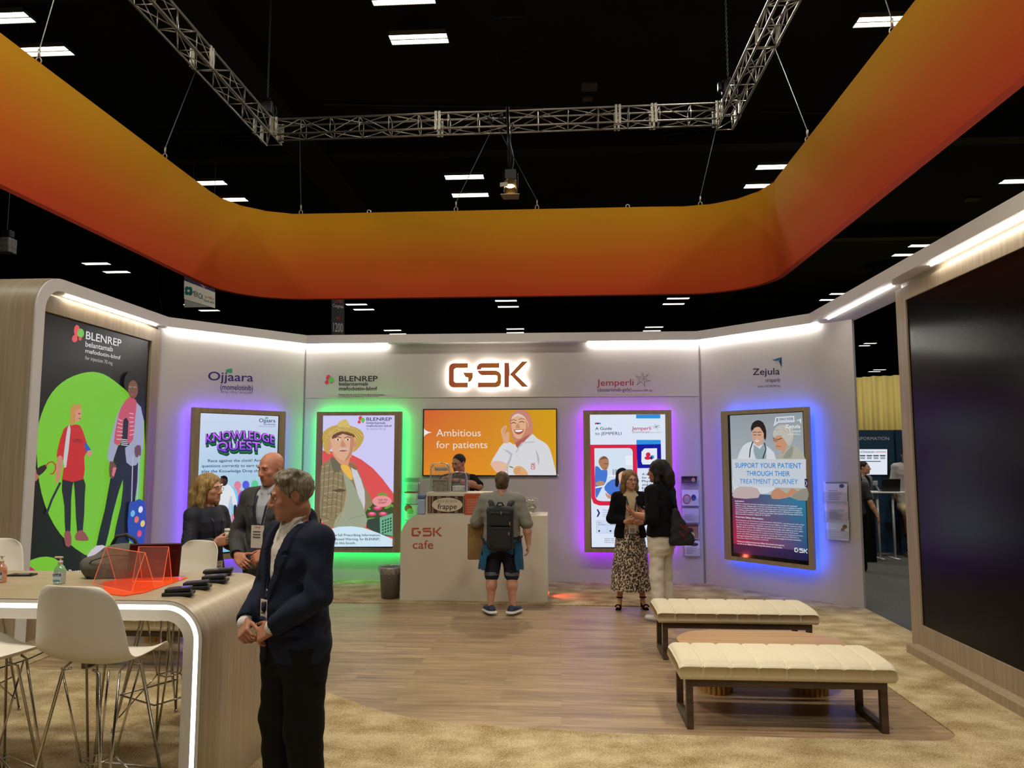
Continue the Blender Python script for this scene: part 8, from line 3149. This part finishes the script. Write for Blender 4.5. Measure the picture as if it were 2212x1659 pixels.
sweater(P6, mat('beige_knit', (186, 164, 124), 0.9, vary=0.06, vscale=60), 0.008, 0.94, (0.055, 0.05, 0.042), 0.4, seed=5, neck=0.058, name='knit_top', extra=lambda S: S.cap((0, 0.01, 1.47), (0, 0.0, 1.525), 0.062, 0.058, k=0.02))
S = SDF()
S.loft([(z, a, b_, rx + 0.004 * (z < 1.1), ry) for z, a, b_, rx, ry in P6.torso_secs(0.026, 0.90, 1.44)], k=0.02)
for nm in 'LR':
    P6.sleeve(S, nm, 0.066, 0.062, 0.05, 1.72)
S.fun(lambda P: np.maximum(np.abs(P[:, 0]) - np.interp(P[:, 2], [0.85, 1.0, 1.3, 1.45], [0.105, 0.095, 0.075, 0.06]), P[:, 1] + 0.02), k=0.01)
S.cap((0, -0.02, 1.44), (0, -0.05, 1.60), 0.078, 0.08, k=0.006, op='-')
S.disp = waves(0.003, [(24, 16, 40), (-28, 24, 30)], 5)
S.obj('cardigan', M_blackcloth, 0.0065, P6.t)
# leopard print
lp = bpy.data.materials.new('leopard_print_satin')
lp.use_nodes = True
nt = lp.node_tree
bb = nt.nodes['Principled BSDF']
bb.inputs['Roughness'].default_value = 0.55
tc = nt.nodes.new('ShaderNodeTexCoord')
mp = nt.nodes.new('ShaderNodeMapping')
mp.inputs['Scale'].default_value = (1, 1, 0.72)
v1 = nt.nodes.new('ShaderNodeTexVoronoi')
v1.inputs['Scale'].default_value = 56
v1.inputs['Randomness'].default_value = 0.9
nz = nt.nodes.new('ShaderNodeTexNoise')
nz.inputs['Scale'].default_value = 40
ad = nt.nodes.new('ShaderNodeMath')
ad.operation = 'MULTIPLY_ADD'
ad.inputs[1].default_value = 0.5
rp = nt.nodes.new('ShaderNodeValToRGB')
e = rp.color_ramp.elements
rp.color_ramp.interpolation = 'CONSTANT'
e[0].position, e[0].color = 0.0, (*lin((150, 116, 84)), 1)
e[1].position, e[1].color = 0.80, (*lin((208, 190, 164)), 1)
k = e.new(0.44)
k.color = (*lin((22, 17, 15)), 1)
nt.links.new(tc.outputs['Object'], mp.inputs[0])
nt.links.new(mp.outputs[0], v1.inputs['Vector'])
nt.links.new(mp.outputs[0], nz.inputs['Vector'])
nt.links.new(nz.outputs['Fac'], ad.inputs[0])
nt.links.new(v1.outputs['Distance'], ad.inputs[2])
nt.links.new(ad.outputs[0], rp.inputs[0])
nt.links.new(rp.outputs[0], bb.inputs['Base Color'])
S = SDF()
S.loft([(0.235, 0.0, 0.0, 0.275, 0.20), (0.45, 0, 0, 0.242, 0.18), (0.70, 0, 0, 0.215, 0.158), (0.88, 0, 0, 0.192, 0.138), (0.98, 0, 0, 0.176, 0.122), (1.03, 0, 0, 0.165, 0.115)], k=0.02)
wv = waves(0.010, [(30, 12, 4), (-22, 26, 3), (44, -10, 5)], 4)
S.disp = lambda P: wv(P) * np.clip((0.95 - P[:, 2]) * 1.8, 0, 1)
S.obj('skirt', lp, 0.0065, P6.t)
for nm in 'LR':
    L = P6.legs[nm]
    a_ = _v(L['a'])
    td = unit(_v((L['toe'][0], L['toe'][1], 0)))
    sn = _v((-td[1], td[0], 0))
    R_ = np.stack([sn, td, _v((0, 0, 1))], 1)
    mb = MB()
    p0 = a_ - td * 0.035
    mb.tube([_v((p0[0], p0[1], 0.006)), _v((p0[0], p0[1], 0.075))], [0.014, 0.02], 8)
    mb.tube([_v((p0[0], p0[1], 0.075)), a_ + td * 0.04 + _v((0, 0, -0.093)), a_ + td * 0.09 + _v((0, 0, -0.124)), a_ + td * 0.15 + _v((0, 0, -0.127))], [0.022, 0.03, 0.036, 0.03], 8)
    for f_, z, r in ((0.125, -0.098, 0.035), ):
        c = a_ + td * f_ + _v((0, 0, z))
        mb.tube([c + sn * r * math.cos(q) + _v((0, 0, 1)) * 0.028 * math.sin(q) for q in np.linspace(0, PI, 9)], 0.009, 6)
    c = a_ + _v((0, 0, 0.005))
    mb.tube([c + (sn * math.cos(q) + td * math.sin(q)) * 0.037 for q in np.linspace(0, 2 * PI, 14, endpoint=False)], 0.008, 6, closed=True)
    mb.tube([_v((p0[0], p0[1], 0.07)), c - td * 0.037], 0.009, 6)
    mb.obj('sandal', M_blackcloth, P6.t, True)
P6.lanyard(M_lany, ry=0.135, zb=1.05, card=(0.05, 0.06))

# ---- 7: dark-haired woman in white trousers
P7 = Human('dark-haired woman in black top and white trousers turned away, beside the leopard skirt', (1.11, 8.52, 0.002), math.radians(-128), 1.735, skin_mat('tan_skin', (176, 116, 84)), True, head=(math.radians(14), math.radians(3), 0), res=0.0065, b=1.12,
           arms=dict(L=dict(e=(0.275, 0.05, 1.13), w=(0.22, -0.20, 1.17), d=(-0.15, -0.95, 0.25), n=(-0.7, 0.1, 0.6), curl=(0.3, 0.35, 0.4, 0.4), thumb=0.2), R=dict(e=(-0.255, 0.0, 1.13), w=(-0.13, -0.22, 1.14), d=(0.3, -0.9, 0.3), n=(0.5, 0.1, 0.8), curl=(0.3, 0.3, 0.35, 0.4))))
P7.body(arm_r=1.1, leg_r=0.82)
P7.hair(lambda S, H, R: long_bob(S, H, R, -0.17, 0.05, 0.024), dk, 0.006, waves(0.006, [(60, 50, 30), (-50, 70, 22), (90, -40, 18)], 9))
P7.brows(dk, 0.003)
sweater(P7, M_blackcloth, 0.024, 0.93, (0.078, 0.076, 0.066), 0.98, seed=15, name='black_top', folds=0.004)
trousers(P7, mat('white_denim', (214, 206, 188), 0.85, bump=0.1, bscale=200), 0.008, (0.088, 0.074, 0.064), 0.0065, 0.98, 1.98, 14, 0.004)
P7.shoes(mat('white_leather_shoe', (206, 202, 192), 0.5))
e_, w_ = _v(P7.arms['L']['e']), _v(P7.arms['L']['w'])
MB().tube([e_ + (w_ - e_) * 0.90, e_ + (w_ - e_) * 0.95], 0.033, 12).obj('wrist_watch', mat('gold_watch', (200, 160, 80), 0.25, 0.9), P7.t, True)
# tote bag on her far shoulder
tw = Matrix.Translation(P7.t.location) @ Matrix.Rotation(P7.t.rotation_euler.z, 4, 'Z') @ Matrix.Scale(P7.sc, 4)
tc_ = at_y(1472, 1178, 8.42)
tg = thing('tote_bag', 'dark tote bag with red streaks hanging at the hip of the woman in white trousers', 'bag', tc_, math.radians(14))
S = SDF()
S.loft([(0.0, 0.0, 0, 0.135, 0.045), (0.05, 0.01, 0, 0.15, 0.055), (0.18, -0.02, 0, 0.11, 0.045), (0.30, -0.05, 0, 0.06, 0.03), (0.40, -0.075, 0, 0.03, 0.018)], pw=2.5)
S.disp = waves(0.004, [(40, 30, 22), (-30, 10, 50)], 3)
S.obj('body', mat('midnight_print_cloth', (18, 17, 26), 0.7), 0.007, tg)
rs = random.Random(5)
mb = MB()
for k in range(16):
    x, z = rs.uniform(-0.05, 0.03), rs.uniform(0.1, 0.24)
    L_ = rs.uniform(0.02, 0.07)
    mb.tube([(x, -0.05 - 0.006 * (0.3 - z) / 0.2, z), (x + L_ * 0.8, -0.054, z - L_ * 0.9)], 0.0022, 4)
mb.obj('red_streak', mat('red_ink', (150, 30, 46), 0.6), tg, True)['kind'] = 'stuff'
for dx in (0.0, 0.02):
    MB().tube([(-0.075 + dx, dx, 0.38), (-0.11 + dx, dx, 0.48), (-0.15 + dx, 0.02, 0.565)], 0.007, 5).obj('strap', M_blackcloth, tg, True)

# ---- 8-10: people at the information booth
P8 = Human('man in grey suit standing at the teal information booth', (at_y(1869, 1000, 14.55).x, 14.68, -0.03), math.radians(40), 1.72, skin_mat('light_tan_skin', (196, 146, 116)), res=0.010, head=(math.radians(20), 0, 0))
P8.body(leg_r=0.8)
P8.hair(lambda S, H, R: short_hair(S, H, R, 0.009, -0.05), dk, 0.009)
S = SDF()
S.loft(P8.torso_secs(0.005), k=0.02)
S.obj('shirt', M_blackcloth, 0.011, P8.t)
blazer(P8, mat('light_grey_suit', (112, 112, 114), 0.85), res=0.010, seed=5)
trousers(P8, M_blackcloth, res=0.012)
P8.shoes(M_blackcloth)
P8.lanyard(M_lany, ry=0.14, zb=1.15, badge=False)
P9 = Human('bare-armed person half hidden by the right angled wall, in the aisle', (at_y(1846, 1100, 12.6).x, 12.6, -0.03), math.radians(150), 1.66, skin_mat('light_tan_skin', (196, 146, 116)), True, res=0.010,
           arms=dict(R=dict(e=(-0.26, 0.06, 1.15), w=(-0.36, 0.05, 0.93), d=(-0.2, -0.1, -1), n=(1, 0, 0))))
P9.body(leg_r=0.8)
P9.hair(lambda S, H, R: long_bob(S, H, R, -0.13), dk, 0.009)
sweater(P9, mat('charcoal_tee', (48, 48, 50), 0.9), 0.02, 0.86, (0.07, 0.066, 0.06), 0.7, res=0.010)
trousers(P9, M_blackcloth, res=0.012)
P9.shoes(M_blackcloth)
sx9 = at_y(1951, 1060, 14.75).x
P10 = Human('person in pale jacket seated behind the white high table at the booth', (sx9, 14.60, 0.22), math.radians(-10), 1.70, skin_mat('deep_skin', (104, 68, 50)), res=0.010,
            legs=dict(L=dict(hip=(0.09, 0, 0.66), k=(0.10, -0.30, 0.60), a=(0.10, -0.28, 0.16), toe=(0, -1, 0)), R=dict(hip=(-0.09, 0, 0.66), k=(-0.10, -0.30, 0.60), a=(-0.10, -0.28, 0.16), toe=(0, -1, 0))))
P10.body()
P10.hair(lambda S, H, R: short_hair(S, H, R, 0.009, -0.05), dk, 0.009)
sweater(P10, mat('pale_grey_jacket', (176, 172, 166), 0.85), 0.02, 0.70, (0.068, 0.062, 0.05), 1.8, res=0.010, name='jacket')
S = SDF()
S.loft([(0.60, 0, 0, 0.17, 0.12), (0.80, 0, 0, 0.175, 0.125)], k=0.03)
P10.leg_cloth(S, 0.098, 0.08, 0.06, 1.1)
S.obj('shorts', mat('beige_shorts', (170, 150, 118), 0.9), 0.010, P10.t)
P10.shoes(M_blackcloth)
t = thing('stool', 'black stool under the seated person at the information booth', 'stool', (sx9, 14.66, -0.03))
MB().lathe([(0.17, 0.66), (0.18, 0.70), (0.16, 0.725)], (sx9, 14.66, 0.02), 16).obj('seat', M_black, t, True, world=True)
MB().lathe([(0.2, -0.05), (0.2, -0.03), (0.025, 0.0), (0.025, 0.67)], (sx9, 14.66, 0.02), 16).obj('base', M_chrome, t, True, world=True)
